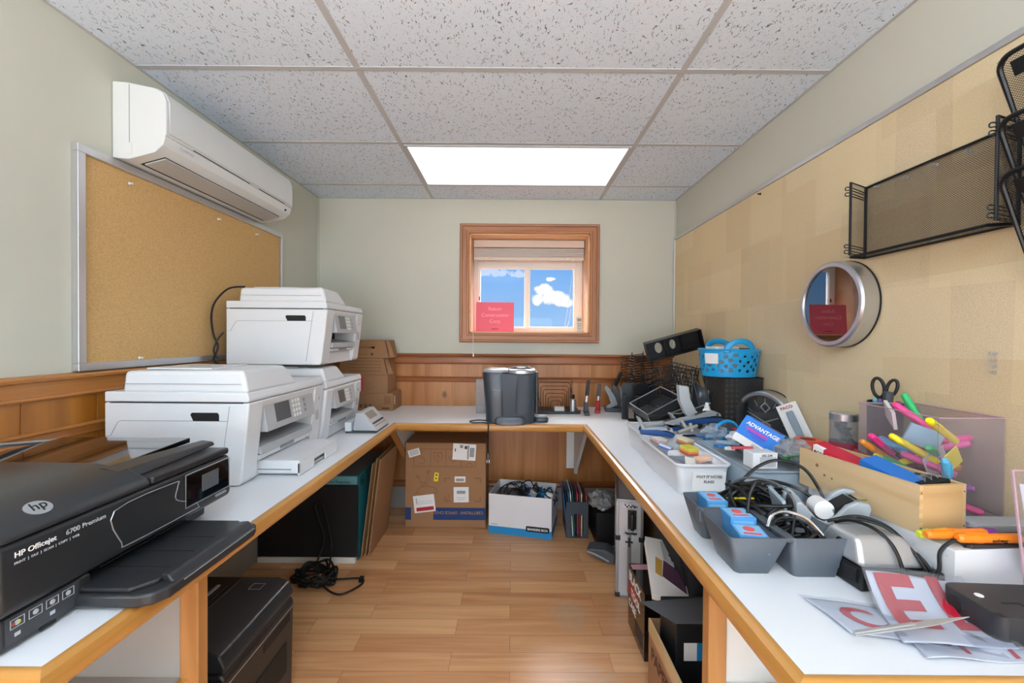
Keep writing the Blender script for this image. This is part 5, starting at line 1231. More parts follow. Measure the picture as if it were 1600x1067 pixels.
# --- milky plastic tubs
def tub(mb, x0, x1, y0, y1, z0, z1, tp, m, r=.012):
    """open thin shell, tapering down by tp"""
    A = rrect(x1-x0, y1-y0, r, 4, (x0+x1)/2, (y0+y1)/2); B = rrect(x1-x0-2*tp, y1-y0-2*tp, r, 4, (x0+x1)/2, (y0+y1)/2)
    k = mb.mi(m); va = [mb.bm.verts.new(mb.X @ Vector((x, y, z1))) for x, y in A]; vb = [mb.bm.verts.new(mb.X @ Vector((x, y, z0))) for x, y in B]; n = len(A)
    for i in range(n): mb.bm.faces.new([vb[i], vb[(i+1) % n], va[(i+1) % n], va[i]]).material_index = k
    mb.bm.faces.new(vb[::-1]).material_index = k
def plastic_tub(name, label, loc, w, d, h, m, tp=.014, rz=0, grp=None, rimr=.006):
    r = thing(name, label, 'storage bin', loc, rz, grp)
    mb = MB(); tub(mb, 0, w, 0, d, .0015, h, tp, m, .02); mb.build('tub', r, ang=40, solid=.002)
    mb = MB(); mb.tube([(x, y, h) for x, y in rrect(w+.006, d+.006, .024, 5, w/2, d/2)], rimr, m, seg=8, closed=True, flat=.8); mb.build('rim', r)
    return r
b1 = plastic_tub('plastic_bin', 'milky plastic bin with a handwritten style label on its near end', (.533, 1.350, DZ), .168, .40, .100, binm, grp='milky plastic bins')
mb = MB(); mb.box(.045, .152, -.001, .0005, .018, .082, white); lb_ = mb.build('paper_label', b1); lb_.location = (0, .0065, 0); lb_.rotation_euler = (math.radians(8), 0, 0)
lettering('POST IT NOTES', .0118, (.0985, -.0018, .062), (1, 0, 0), (0, 0, 1), slot, lb_, align='CENTER')
lettering('FLAGS', .0118, (.0985, -.0018, .045), (1, 0, 0), (0, 0, 1), slot, lb_, align='CENTER')
b2 = plastic_tub('plastic_bin', 'milky plastic bin lying crosswise under the blue staplers', (.548, 1.768, DZ), .37, .245, .100, binm, grp='milky plastic bins')
# sticky notes in the first tub
def notes(label, loc, rz, cols, tilt=0):
    r = thing('sticky_note_pack', label, 'sticky notes', loc, rot=(math.radians(tilt), math.radians(tilt*.6), math.radians(rz)), group='packs of sticky notes in the milky bin')
    for i, c_ in enumerate(cols):
        mb = MB(); mb.box(-.022, .022, -.022, .022, .0065*i, .0065*i+.006, pm('note_'+c_.strip('#'), c_, .7)); mb.build('note_pad', r)
    mb = MB(); mb.box(-.026, .026, -.026, .026, -.001, .0065*len(cols)+.002, film2); mb.build('wrapper', r, bevel=.004)
    return r
notes('rainbow stack of sticky notes in a clear wrap, nearest in the milky bin', (.625, 1.49, DZ+.100), 20, ('#d9432f', '#e98a25', '#f0d02c', '#e9e13a'), 6)
notes('orange and green sticky notes behind the rainbow stack', (.655, 1.60, DZ+.102), 35, ('#3f9b80', '#d0543a', '#e39a52', '#f1e6c0'), 8)
notes('blue sticky notes at the left side of the milky bin', (.575, 1.58, DZ+.094), 60, ('#2f63b5', '#cdd9ee'), 14)
notes('pink and peach sticky flags at the far end of the milky bin', (.585, 1.68, DZ+.090), 15, ('#e39b84', '#efc7b2', '#f2e7dd'), 4)
mb = MB(); mb.grid(lambda a, b: (.55+.13*a, 1.37+.35*b, DZ+.060+.012*math.sin(9*a+4*b)*math.cos(7*b)), 14, 24, film2); tag(mb.build('plastic_wrap', solid=.001), 'crumpled clear wrapping filling the milky bin under the sticky notes', 'plastic wrap')
for k, (x, y, cc, rz) in enumerate(((.60, 1.42, '#e8e6e0', 70), (.66, 1.46, '#f2c9b0', 20), (.60, 1.53, '#f4f1ec', -30))):
    mb = MB(); mb.box(-.03, .03, -.016, .016, 0, .010, pm('strip_'+cc.strip('#'), cc, .6)); o = mb.build('flag_pack', bevel=.001); o.location = (x, y, DZ+.086); o.rotation_euler = (.15, -.1, math.radians(rz))
    tag(o, ('cream', 'peach', 'white')[k] + ' pack of sticky flags lying in the milky bin', 'sticky flags', 'packs of flags in the milky bin')

# --- big grey/blue punches and staplers on the second bin
def lever_stapler(name, label, loc, rot, L=.19, up=False, cat='stapler', grp='grey and blue staplers heaped on the bin'):
    r = thing(name, label, cat, loc, rot=rot, group=grp)
    mb = MB(); mb.prism([(-.01, .0), (L, .0), (L+.008, .012), (L*.5, .026), (-.005, .020)], 'Y', -.020, .020, blued); mb.build('base', r, bevel=.004, seg=3)
    mb = MB(); up_ = [(0, .024), (.03, .031), (.09, .036), (.13, .048), (L-.03, .050), (L-.004, .035), (L, .022), (L-.03, .028), (.10, .026), (.04, .021), (.0, .018)]
    mb.prism(up_, 'Y', -.017, .017, gsp); lv = mb.build('lever', r, bevel=.006, seg=3)
    mb = MB(); mb.prism([(.095, .041), (.13, .050), (.15, .0505), (.12, .045)], 'Y', -.0085, .0085, slot); mb.build('grip_slot', lv)
    mb = MB(); mb.hexa([(-.004, -.017, .02), (.012, -.017, .02), (.012, .017, .02), (-.004, .017, .02), (-.022, -.016, .062), (-.016, -.016, .062), (-.016, .016, .062), (-.022, .016, .062)], gsp); mb.build('tail_fin', r, bevel=.002)
    for s_ in (-1, 1):
        mb = MB(); mb.cyl((L-.02, s_*.0175, .034), (L-.02, s_*.0195, .034), .006, chrome, seg=12); mb.build('rivet', r)
    mb = MB(); mb.cyl((L-.02, 0, .022), (L-.02, 0, .034), .003, chrome, seg=8); mb.build('spring_post', r)
    return r
lever_stapler('lever_stapler', 'grey and navy plier stapler at the front left on the second bin', (.560, 1.815, DZ+.107), (0, 0, math.radians(6)), .185)
lever_stapler('lever_stapler', 'long navy and grey stapler lying behind and right of the first', (.735, 1.90, DZ+.112), (0, math.radians(-6), math.radians(4)), .21)
lever_stapler('lever_stapler', 'navy stapler lying low across the left corner of the second bin', (.548, 1.770, DZ+.106), (0, math.radians(3), math.radians(-12)), .12)
ua = thing('curved_arm_stapler', 'grey stapler with its long curved arm raised behind the navy ones', 'stapler', (.800, 2.035, DZ+.001), rot=(0, 0, math.radians(-4)))
mb = MB(); mb.box(-.02, .20, -.02, .025, 0, .098, dgrey); mb.build('base', ua, bevel=.004)
mb = MB()
pr = [(.13, .10), (.11, .125), (.075, .165), (.052, .215), (.042, .275), (-.004, .279), (.002, .205), (.026, .150), (.060, .105), (.09, .098)]
mb.prism(pr, 'Y', -.022, .022, pm('light_stapler_grey', '#b9bfc2', .35)); mb.build('raised_arm', ua, bevel=.004, seg=3)
mb = MB(); mb.prism([(.075, .125), (.07, .145), (.088, .13)], 'Y', -.0188, -.0178, slot); mb.build('slot_hole', ua)
up = thing('navy_punch', 'small navy blue punch at the foot of the raised grey arm', 'hole punch', (.845, 1.985, DZ+.105), rot=(0, math.radians(-25), 0))
mb = MB(); mb.box(0, .075, -.02, .02, 0, .02, blued); mb.box(.005, .065, -.014, .014, .020, .026, gsp); mb.build('body', up, bevel=.004)
gl_ = thing('glue_bottle', 'small white bottle standing among the staplers', 'bottle', (.895, 1.94, DZ+.150))
mb = MB(); mb.lathe([(0, 0), (.018, 0), (.018, .028), (.012, .036), (.012, .045), (0, .045)], white, seg=20); mb.build('body', gl_)
mb = MB(); mb.lathe([(0, .0455), (.009, .0455), (.007, .062), (0, .062)], white, seg=16); mb.build('cap', gl_)
mb = MB(); mb.box(0, .075, 0, .05, 0, .055, dgrey); o = mb.build('grey_case', bevel=.004); o.location = (.885, 1.80, DZ+.11); o.rotation_euler = (0, math.radians(35), math.radians(-10)); tag(o, 'dark grey square case tipped on edge right of the staplers', 'case')
for k, (a, b) in enumerate((((.745, 1.79, DZ+.118), (.735, 1.83, DZ+.150)), ((.765, 1.79, DZ+.112), (.760, 1.80, DZ+.145)), ((.700, 1.78, DZ+.11), (.790, 1.80, DZ+.135)))):
    mb = MB(); mb.cyl(a, b, .0065, pm('putty_plastic', '#b3ab9c', .5), seg=12); tag(mb.build('plastic_rod'), ('upright beige rod nearest the grey case', 'second upright beige rod', 'beige rod lying slanted across the other two')[k], 'rod', 'beige rods by the staplers')
# --- small blue basket with an arched handle
sb = thing('blue_basket', 'small blue basket with arched handle half hidden behind the blue carton', 'basket', (.840, 1.695, DZ), 10)
f = basket(sb, .062, .045, .125, .15, (.05, .075, .10), blue)
mb = MB(); mb.tube([(.058*math.cos(PI*i/16), -.035, .12+.062*math.sin(PI*i/16)) for i in range(17)], .007, blue, seg=8, flat=.8); mb.build('handle', sb)
mb = MB()
rdn = random.Random(3)
def crumple(cx, cy, cz, sx, sy, sz, m, seed, n=16):
    rd = random.Random(seed); ph = [rd.uniform(0, 6) for _ in range(6)]; mbx = MB()
    def fn(a, b):
        th = PI*b; ph_ = 2*PI*a
        q = 1 + .13*math.sin(5*ph_+ph[0]+3*th) + .10*math.sin(9*th+ph[1]+2*ph_) + .06*math.sin(13*ph_+ph[2])
        return (cx+sx*q*math.sin(th)*math.cos(ph_), cy+sy*q*math.sin(th)*math.sin(ph_), cz+sz*q*math.cos(th))
    mbx.grid(fn, n*2, n, m); return mbx
o = crumple(.800, 1.665, DZ+.135, .045, .03, .030, bagm, 4).build('plastic_wrapper', ang=15); tag(o, 'crumpled clear wrapper in front of the small blue basket', 'wrapper')
o = crumple(.875, 1.60, DZ+.125, .055, .035, .032, pm('white_bag', '#dfe2e8', .5), 9).build('paper_bag', ang=15); tag(o, 'crumpled white bag under the blue carton', 'bag')

# --- blue-grey document bin with the clutter on it
gb = plastic_tub('document_bin', 'blue grey plastic bin behind the cable organiser, loaded with clutter', (.715, 1.252, DZ), .235, .37, .112, binm2, tp=.006, rimr=.0035)
mb = MB(); mb.box(.01, .225, .01, .36, .004, .085, pm('bin_papers', '#aab4ba', .7)); mb.build('paper_fill', gb)
wb_ = thing('small_white_box', 'small white ribbed box on the near rim of the blue grey bin', 'box', (.722, 1.262, DZ+.1165), 4)
mb = MB(); mb.box(0, .078, 0, .05, 0, .048, offw); mb.build('box', wb_, bevel=.003)
mb = MB()
for i in range(12): mb.box(.022+.0042*i, .0238+.0042*i, -.0007, .0, .006, .036, mgrey)
mb.build('ribs', wb_)
lettering('342-234', .010, (.026, -.001, .037), (1, 0, 0), (0, 0, 1), slot, wb_)
# the bright blue and white carton
adm = pm('carton_blue', '#1277d3', .45); adm2 = pm('carton_side_blue', '#1c6f9f', .45); crim = pm('carton_red', '#a8123a', .45); mag = pm('carton_magenta', '#b03aa8', .5); viol = pm('carton_violet', '#4a49c8', .5)
ad = thing('supply_carton', 'tilted blue and white carton with bold white lettering on top of the clutter', 'box', (.812, 1.462, DZ+.244))
ad.rotation_euler = (Matrix.Rotation(math.radians(-42), 3, 'Z') @ Matrix.Rotation(math.radians(27), 3, 'Y') @ Matrix.Rotation(math.radians(-12), 3, 'X')).to_euler()
aW, aH, aD = .128, .096, .110
mb = MB(); mb.box(0, aW, 0, aD, -aH, 0, adm); mb.build('carton', ad, bevel=.0012)
mb = MB(); mb.box(.0005, aW-.0005, -.0008, 0, -aH+.0005, -aH+.027, white); mb.build('white_band', ad)
mb = MB(); mb.box(aW, aW+.0007, .001, aD-.001, -aH+.001, -.001, adm2); mb.prism([(.004, -aH+.001), (aD-.002, -aH+.001), (aD-.002, -.04), (.06, -.062), (.03, -.072)], 'X', aW+.0007, aW+.0013, crim); mb.build('side_print', ad)
mb = MB(); mb.prism([(.05, .004), (.10, .004), (.112, .03), (.085, .05), (.06, .03)], 'Z', .0002, .0009, crim); mb.build('top_print', ad)
lettering('ADVANTAGE', .0175, (.014, -.0012, -.026), (1, 0, 0), (0, 0, 1), white, ad, bold=.0006, shear=.1)
mb = MB(); mb.box(.020, .090, -.0012, 0, -.041, -.032, mag); mb.box(.030, .090, -.0012, 0, -.049, -.0435, viol); mb.box(.045, .085, -.0012, 0, -.056, -.0525, viol); mb.build('print_bars', ad)
mb = MB()
for i in range(9): mb.box(.062+.003*i, .0635+.003*i, -.0014, -.0008, -aH+.005, -aH+.021, mgrey)
mb.build('barcode', ad)
# glossy brochure, blister pack, marker bag
br_ = thing('brochure', 'red and blue glossy brochure lying right of the blue carton', 'brochure', (.905, 1.40, DZ+.132), rot=(math.radians(12), math.radians(12), math.radians(30)))
mb = MB(); mb.box(0, .16, 0, .20, 0, .004, pm('brochure_red', '#b0172f', .3)); mb.build('cover', br_); mb = MB(); mb.box(.05, .155, .04, .19, .004, .005, adm2); mb.build('cover_picture', br_)
ps = thing('blister_pack', 'white and clear pen blister pack leaning against the loose clock', 'packet', (1.105, 1.665, .838), rot=(math.radians(-22), math.radians(-26), math.radians(-38)))
mb = MB(); mb.box(0, .075, 0, .0015, 0, .155, white); mb.build('card', ps)
mb = MB(); mb.box(.026, .052, -.014, -.0002, .012, .120, blist); mb.build('bubble', ps, bevel=.004)
mb = MB(); mb.cyl((.037, -.007, .018), (.037, -.007, .112), .005, pm('pen_blue_grey', '#6f8ea3', .3), seg=12); mb.build('pen', ps)
lettering('PACO', .017, (.012, -.0008, .134), (1, 0, 0), (0, 0, 1), redl, ps, bold=.0004)
gm_ = pm('green_plastic', '#1e8c3c', .35)
mb = MB(); mb.cyl((.862, 1.33, DZ+.128), (.93, 1.36, DZ+.134), .0095, gm_, seg=14); tag(mb.build('green_marker'), 'green marker inside the clear bag beside the wooden box', 'marker')
o = crumple(.905, 1.355, DZ+.146, .055, .045, .034, bagm, 13).build('zip_bag', ang=15); tag(o, 'clear zip bag holding a green marker beside the wooden box', 'bag')

# --- dark organiser tray with cables
cad = thing('drawer_organiser', 'dark grey plastic organiser tray full of cables on the right desk', 'organiser', (0, 0, DZ))
og = pm('organiser_grey', '#50565d', .38, bump=.05, bscale=600)
mb = MB()
tub(mb, .462, .588, .885, 1.03, .001, .088, .026, og, .010); tub(mb, .590, .712, .885, 1.03, .001, .088, .014, og, .010); tub(mb, .466, .712, 1.045, 1.150, .001, .088, .022, og, .010)
mb.build('compartment', cad, ang=40, solid=.003)
mb = MB(); mb.box(.458, .468, 1.025, 1.05, .060, .088, og); mb.box(.580, .598, .886, 1.03, .078, .088, og); mb.box(.47, .71, 1.028, 1.047, .080, .088, og); mb.build('rim_bridge', cad, bevel=.002)
def staple_box(label, loc, rz, w=.052, d=.075, h=.036, tilt=0):
    r = thing('staple_box', label, 'box', loc, rot=(math.radians(tilt), 0, math.radians(rz)), group='light blue staple boxes')
    mb = MB(); mb.box(0, w, 0, d, 0, h, pm('staple_box_blue', '#4f9ad6', .45)); mb.build('box', r, bevel=.001)
    mb = MB(); mb.box(.004, w-.004, .006, d-.006, h, h+.0007, pm('staple_box_light', '#86bfe6', .45)); tpn = mb.build('top_label', r)
    mb = MB(); mb.cyl((w*.5, d*.6, h+.0007), (w*.5, d*.6, h+.0014), w*.20, pm('coral_print', '#dd5a5a', .5), seg=18); mb.box(w*.2, w*.8, d*.15, d*.28, h+.0007, h+.0013, pm('coral_print', '#dd5a5a', .5)); mb.build('red_print', tpn)
    mb = MB(); mb.box(.006, w-.006, -.0007, 0, h*.45, h*.85, pm('staple_box_light', '#86bfe6', .45)); mb.cyl((w*.3, 0, h*.2), (w*.3, -.001, h*.2), h*.14, pm('coral_print', '#dd5a5a', .5), seg=14); mb.cyl((w*.6, 0, h*.2), (w*.6, -.001, h*.2), h*.10, pm('coral_print', '#dd5a5a', .5), seg=14); mb.build('front_print', r)
    return r
staple_box('light blue staple box farthest from the viewer in the dark organiser', (.502, 1.080, DZ+.040), -4, .052, .072, .050)
staple_box('light blue staple box with red dots in the middle of the organiser', (.510, .978, DZ+.040), -3, .058, .060, .052)
staple_box('light blue staple box lying lowest in the front compartment', (.492, .905, DZ+.048), -10, .060, .062, .036)
mb = MB()
rd = random.Random(21)
def P3(x, y, z): return (x, y, DZ+z)
for s_ in range(7): mb.tube(wander((.635, 1.07), .085, .075, 12, DZ+.05, DZ+.13, s_+80, 1.5), .0042, cable_m, seg=7, smooth=5)
for s_ in range(4): mb.tube(wander((.64, .96), .055, .05, 10, DZ+.03, DZ+.085, s_+90, 1.4), .0035, cable_m, seg=7, smooth=5)
mb.tube([P3(.57, 1.12, .085), P3(.61, 1.13, .12), P3(.66, 1.13, .165), P3(.71, 1.12, .185), P3(.77, 1.11, .165), P3(.80, 1.09, .11), P3(.79, 1.06, .08)], .0042, cable_m, seg=8, smooth=8)
mb.tube([P3(.55, 1.13, .085), P3(.62, 1.15, .105), P3(.70, 1.15, .12), P3(.78, 1.14, .10), P3(.81, 1.10, .07)], .0048, cable_m, seg=8, smooth=8)
mb.tube([P3(.56, 1.00, .07), P3(.57, 1.01, .13), P3(.59, 1.02, .16)], .004, cable_m, seg=8, smooth=6)
mb.tube([P3(.66, .99, .05), P3(.665, .99, .12), P3(.645, 1.02, .155), P3(.60, 1.07, .155), P3(.565, 1.10, .125)], .0028, dgrey, seg=8, smooth=6)
mb.box(.60, .70, 1.055, 1.15, DZ+.02, DZ+.075, slot); mb.box(.60, .70, .93, .99, DZ+.02, DZ+.045, slot)
tag(mb.build('cable_tangle'), 'tangle of black cables spilling out of the dark organiser tray', 'cables')
mb = MB()
mb.tube([P3(.575, .945, .085), P3(.595, .960, .105), P3(.63, .962, .112), P3(.66, .945, .105), P3(.675, .92, .085), P3(.685, .915, .065)], .004, chrome, seg=8, smooth=8)
mb.tube([P3(.578, .940, .080), P3(.60, .953, .098), P3(.632, .953, .104), P3(.66, .935, .096), P3(.672, .915, .078)], .0026, cable_m, seg=8, smooth=8)
tag(mb.build('silver_cable'), 'silver braided cable looping in the front compartment of the organiser', 'cable')
mb = MB()
for k in range(7):
    x, y = rd.uniform(.60, .69), rd.uniform(.90, .98); a = rd.uniform(0, 3); mb.cyl(P3(x, y, .048), P3(x+.018*math.cos(a), y+.018*math.sin(a), .062), .0035, lgrey, seg=6)
tag(mb.build('loose_clips', kind='stuff'), 'loose silver clips and connectors in the organiser', 'clips', kind='stuff')
mb = MB(); mb.box(0, .012, 0, .05, 0, .03, redl); o = mb.build('red_clip', bevel=.003); o.location = P3(.716, 1.04, .07); tag(o, 'red plastic clip between the organiser and the tape dispenser', 'clip')
mb = MB(); mb.hexa([P3(.565, 1.10, .088), P3(.625, 1.085, .094), P3(.625, 1.092, .094), P3(.565, 1.107, .088), P3(.565, 1.10, .091), P3(.625, 1.085, .097), P3(.625, 1.092, .097), P3(.565, 1.107, .091)], yel); tag(mb.build('yellow_ruler'), 'short yellow strip under the cables at the back of the organiser', 'ruler')

# --- grey tape dispenser
td = thing('desk_tape_dispenser', 'big grey desktop tape dispenser between the organiser and the wooden box', 'tape dispenser', (.675, 1.005, DZ+.0005), -10)
pr = [(.0, .0), (.165, .0), (.172, .02), (.158, .085), (.165, .112), (.160, .124), (.135, .128), (.112, .116), (.092, .090), (.070, .074), (.050, .080), (.034, .100), (.018, .118), (.006, .118), (.0, .10)]
mb = MB(); mb.prism(pr, 'Y', 0, .014, gsp); mb.prism([(x, z+.012*(z > .07)) for x, z in pr], 'Y', .056, .070, gsp); mb.prism([(.0, .0), (.165, .0), (.168, .04), (.0, .06)], 'Y', .014, .056, dgrey); mb.build('body', td, bevel=.005, seg=3)
mb = MB(); mb.hexa([(-.006, -.004, .02), (.0, -.004, .02), (.0, .074, .02), (-.006, .074, .02), (-.030, -.006, .118), (-.022, -.006, .122), (-.022, .076, .130), (-.030, .076, .126)], pm('pale_blue_grey', '#9fb0bd', .35)); mb.build('front_plate', td, bevel=.002)
mb = MB(); mb.lathe([(0, .016), (.022, .016), (.022, .054), (0, .054)], white, c=(.072, 0, .098), axis='Y', seg=32); mb.build('tape_roll', td)
mb = MB(); mb.prism([(.088, .10), (.13, .128), (.135, .124), (.092, .092)], 'Y', .016, .054, slot); mb.build('dark_gap', td)
mb = MB(); mb.box(.138, .160, .012, .058, .128, .132, chrome); mb.build('cutter', td)
mb = MB(); mb.grid(lambda a, b: (.03+.09*a, .045+.045*b, .125+.016*math.sin(4*a+3*b)), 10, 6, film2); mb.build('loose_tape', td)

# --- electric stapler with silver housing
es = thing('electric_stapler', 'silver and black electric stapler behind the lettered plastic bags', 'stapler', (.706, .846, DZ), 5)
mb = MB(); mb.prism([(-.004, .0), (.185, .0), (.192, .012), (.182, .030), (.0, .044)], 'Y', -.002, .120, blk); mb.build('base', es, bevel=.005, seg=3)
mb = MB(); mb.hexa([(-.002, 0, .045), (.182, .004, .031), (.182, .115, .031), (-.002, .118, .045), (.004, .018, .102), (.115, .020, .096), (.115, .088, .096), (.004, .088, .102)], pm('silver_paint', '#b7bbc0', .30, metal=.55)); hs_ = mb.build('housing', es, bevel=.012, seg=4)
mb = MB(); mb.cyl((-.0008, .055, .078), (.004, .055, .080), .0065, slot, seg=16); mb.build('indicator_hole', hs_)
lettering('ELECTRIC', .012, (-.0055, .100, .022), (0, -1, 0), (0, 0, 1), white, es)
mb = MB(); mb.box(-.006, .01, .008, .04, .012, .042, slot); mb.build('staple_mouth', es)
for k, pts in enumerate(([(.045, .115, .090), (.055, .085, .106), (.066, .04, .107), (.078, .012, .085), (.085, -.003, .045), (.090, -.006, .010)], [(.04, .115, .095), (.075, .09, .106), (.105, .05, .103), (.125, .015, .072), (.135, .0, .045), (.142, -.006, .010)], [(.03, .12, .09), (.08, .095, .110), (.115, .06, .102), (.132, .025, .073), (.145, .0, .045), (.150, -.004, .010)], [(.150, -.006, .006), (.165, -.004, .04), (.172, .0, .075), (.195, -.004, .098), (.215, -.008, .098), (.222, -.008, .088), (.205, -.006, .076), (.182, -.004, .066)])):
    mb = MB(); mb.tube(pts, .0036, cable_m, seg=8, smooth=8); mb.build('cord', es)

# --- long white carton under the wooden box
wc = thing('white_carton', 'long white carton carrying the wooden box and the highlighters', 'box', (.888, .842, DZ), 5)
mb = MB(); mb.box(0, .26, 0, .375, 0, .086, boxw); mb.build('carton', wc, bevel=.0015)
mb = MB(); mb.box(-.0007, 0, .12, .20, .05, .052, faint); mb.box(-.0007, 0, .13, .17, .058, .060, faint); mb.build('print', wc)
# --- wooden box
wdb = wood('light_birch', '#d9bf97', '#c6a77a', 'Y', .9, .5, knots=.55, knotcol='#7a4a28'); wdx = wood('light_birch_x', '#d3b07c', '#c09a66', 'X', .7, .5)
wx = thing('wooden_box', 'open light wooden box on the white carton holding supply packets', 'box', (.882, .912, DZ+.0872), 7.5)
w_, l_, h_, t = .118, .322, .104, .009
mb = MB(); mb.box(0, t, 0, l_, 0, h_, wdb); mb.box(w_-t, w_, 0, l_, 0, h_, wdb); mb.box(t, w_-t, 0, l_, .001, .006, wdb)
kn1 = pm('knot_brown', '#8a5a36', .6)
for (ky, kz, kr) in ((.262, .070, .0050), (.238, .050, .0035), (.215, .048, .0028)): mb.cyl((-.0003, ky, kz), (.001, ky, kz), kr, kn1, seg=12)
mb.build('long_side', wx)
mb = MB(); mb.box(t, w_-t, .0002, t, .006, h_-.0005, wdx); mb.build('end_board', wx)
mb = MB(); mb.box(t, w_-t, l_-t, l_-.0002, .006, h_-.0005, wdx); mb.build('end_board', wx)
for (x, z) in ((.0045, .088), (w_-.0045, .088), (.0045, .012), (w_-.0045, .012)):
    mb = MB(); mb.cyl((x, -.0006, z), (x, .001, z), .0016, slot, seg=8); mb.build('nail', wx)
mb = MB()
for i in range(5): mb.box(-.0004, t, -.0004, .0, .004+.02*i, .014+.02*i, wdx)
mb.build('finger_joint', wx)
RW = Matrix.Translation((.882, .912, DZ+.0872)) @ Matrix.Rotation(math.radians(7.5), 4, 'Z')
def inbox(o, x, y, z, rx, ry, rz):
    M_ = RW @ Matrix.Translation((x, y, z)) @ Euler((math.radians(rx), math.radians(ry), math.radians(rz))).to_matrix().to_4x4(); o.location = M_.translation; o.rotation_euler = M_.to_euler()
acc = thing('clip_box', 'red paper fastener box leaning at the far end of the wooden box', 'box'); inbox(acc, .020, .155, .066, 12, -8, 6)
mb = MB(); mb.box(0, .045, 0, .135, 0, .032, pm('packet_red', '#c01f3d', .4)); mb.build('box', acc, bevel=.001)
mb = MB(); mb.box(-.0007, .010, .100, .130, .002, .033, white); mb.build('white_label', acc)
lettering('ACCO', .012, (-.0012, .127, .012), (0, -1, 0), (0, 0, 1), slot, acc, bold=.0003)
lettering('Paper Clips', .011, (-.0008, .092, .013), (0, -1, 0), (0, 0, 1), white, acc)
bl2 = thing('pen_box', 'bright blue pen box leaning in the middle of the wooden box', 'box'); inbox(bl2, .028, .045, .058, 14, -10, 4)
mb = MB(); mb.box(0, .050, 0, .115, 0, .036, pm('packet_blue', '#1d6fc4', .35)); mb.build('box', bl2, bevel=.001)
lettering('Staples', .013, (-.0009, .10, .014), (0, -1, 0), (0, 0, 1), white, bl2, shear=.2)
mb = MB(); mb.prism([(0, 0), (.05, 0), (.045, -.02), (.005, -.02)], 'Z', .036, .037, pm('packet_blue', '#1d6fc4', .35)); mb.build('flap', bl2)
kb = thing('black_pin_box', 'black box with silver pins at the near end of the wooden box', 'box'); inbox(kb, .045, .012, .070, -6, -10, 3)
mb = MB(); mb.box(0, .062, 0, .07, 0, .030, slot); mb.build('box', kb, bevel=.001)
for i in range(7):
    mb = MB(); mb.tube([(.012+.006*i, .012+.005*(i % 3), .0315), (.02+.006*i, .03, .034), (.014+.006*i, .05-.004*(i % 2), .0315)], .0008, chrome, seg=5, smooth=3); mb.build('pin', kb)
for k, (x, y, cc, nm) in enumerate(((.03, .26, '#3aa0d8', 'blue'), (.065, .24, '#e9762c', 'orange'), (.075, .275, '#d8d8d8', 'white'))):
    mb = MB(); mb.box(0, .03, 0, .045, 0, .055, pm('pad_'+nm, cc, .5)); o = mb.build('small_pad', bevel=.001); inbox(o, x-.015, y-.02, .030, 5, -6, 12*k); tag(o, nm + ' pad pack at the far end of the wooden box', 'pad', 'pad packs in the wooden box')

# --- highlighters (one built with its parts, then copied)
def marker(name, col, label, M_, group, L=.115, r0=.0085, cap=True, cc=None):
    m = pm('hl_'+col.strip('#'), col, .35); mc = pm('hl_'+(cc or col).strip('#'), cc or col, .35)
    r = thing(name, label, 'highlighter', group=group)
    mb = MB(); mb.cyl((0, 0, 0), (0, 0, L*.62), r0, m, seg=16); mb.cyl((0, 0, -.004), (0, 0, 0), r0*.8, m, seg=16); mb.build('barrel', r)
    mb = MB(); mb.cyl((0, 0, L*.62), (0, 0, L*.95), r0*1.12, mc, r1=r0*.95, seg=16); mb.cyl((0, 0, L*.95), (0, 0, L), r0*.95, mc, r1=r0*.6, seg=16); c_ = mb.build('cap', r)
    mb = MB(); mb.box(r0*1.05, r0*1.35, -.0022, .0022, L*.55, L*.90, mc); mb.build('clip', c_)
    r.location = M_.translation; r.rotation_euler = M_.to_euler(); return r
def along(p, q, roll=0):
    p, q = Vector(p), Vector(q); return Matrix.Translation(p) @ (q-p).to_track_quat('Z', 'Y').to_matrix().to_4x4() @ Matrix.Rotation(roll, 4, 'Z')
nbk = thing('notebook', 'black notebook lying on the near end of the white carton', 'notebook', (.925, .847, DZ+.0872), 3)
mb = MB(); mb.box(0, .19, 0, .055, 0, .008, pm('dark_brown_cover', '#3d322e', .4)); mb.build('cover', nbk, bevel=.003)
o1 = marker('highlighter', '#f0851f', 'orange highlighter with a yellow one at its tip, lying farther back', along((.985, .880, DZ+.1055), (.868, .872, DZ+.1055), 1.2), 'orange highlighters on the black notebook', .13, .0095)
lettering('Sharpie', .011, (.004, -.0096, .012), (0, 0, 1), (-1, 0, 0), slot, o1)
o2 = marker('highlighter', '#f0851f', 'orange highlighter lying closer to the viewer, half behind the clear holder', along((1.03, .857, DZ+.1055), (.908, .856, DZ+.1055), 1.2), 'orange highlighters on the black notebook', .125, .0095)
lettering('Sharpie', .011, (.004, -.0096, .030), (0, 0, 1), (-1, 0, 0), slot, o2)
marker('highlighter', '#c9d63c', 'yellow green highlighter peeping out beside the wooden box', along((.93, .899, DZ+.098), (.862, .888, DZ+.098)), None, .075, .0085)
mb = MB(); mb.cyl((.985, .905, DZ+.096), (1.03, .90, DZ+.096), .010, pm('purple_cap', '#8c3a9a', .4), seg=14); tag(mb.build('purple_cap'), 'purple pen cap at the near right corner of the wooden box', 'pen cap')

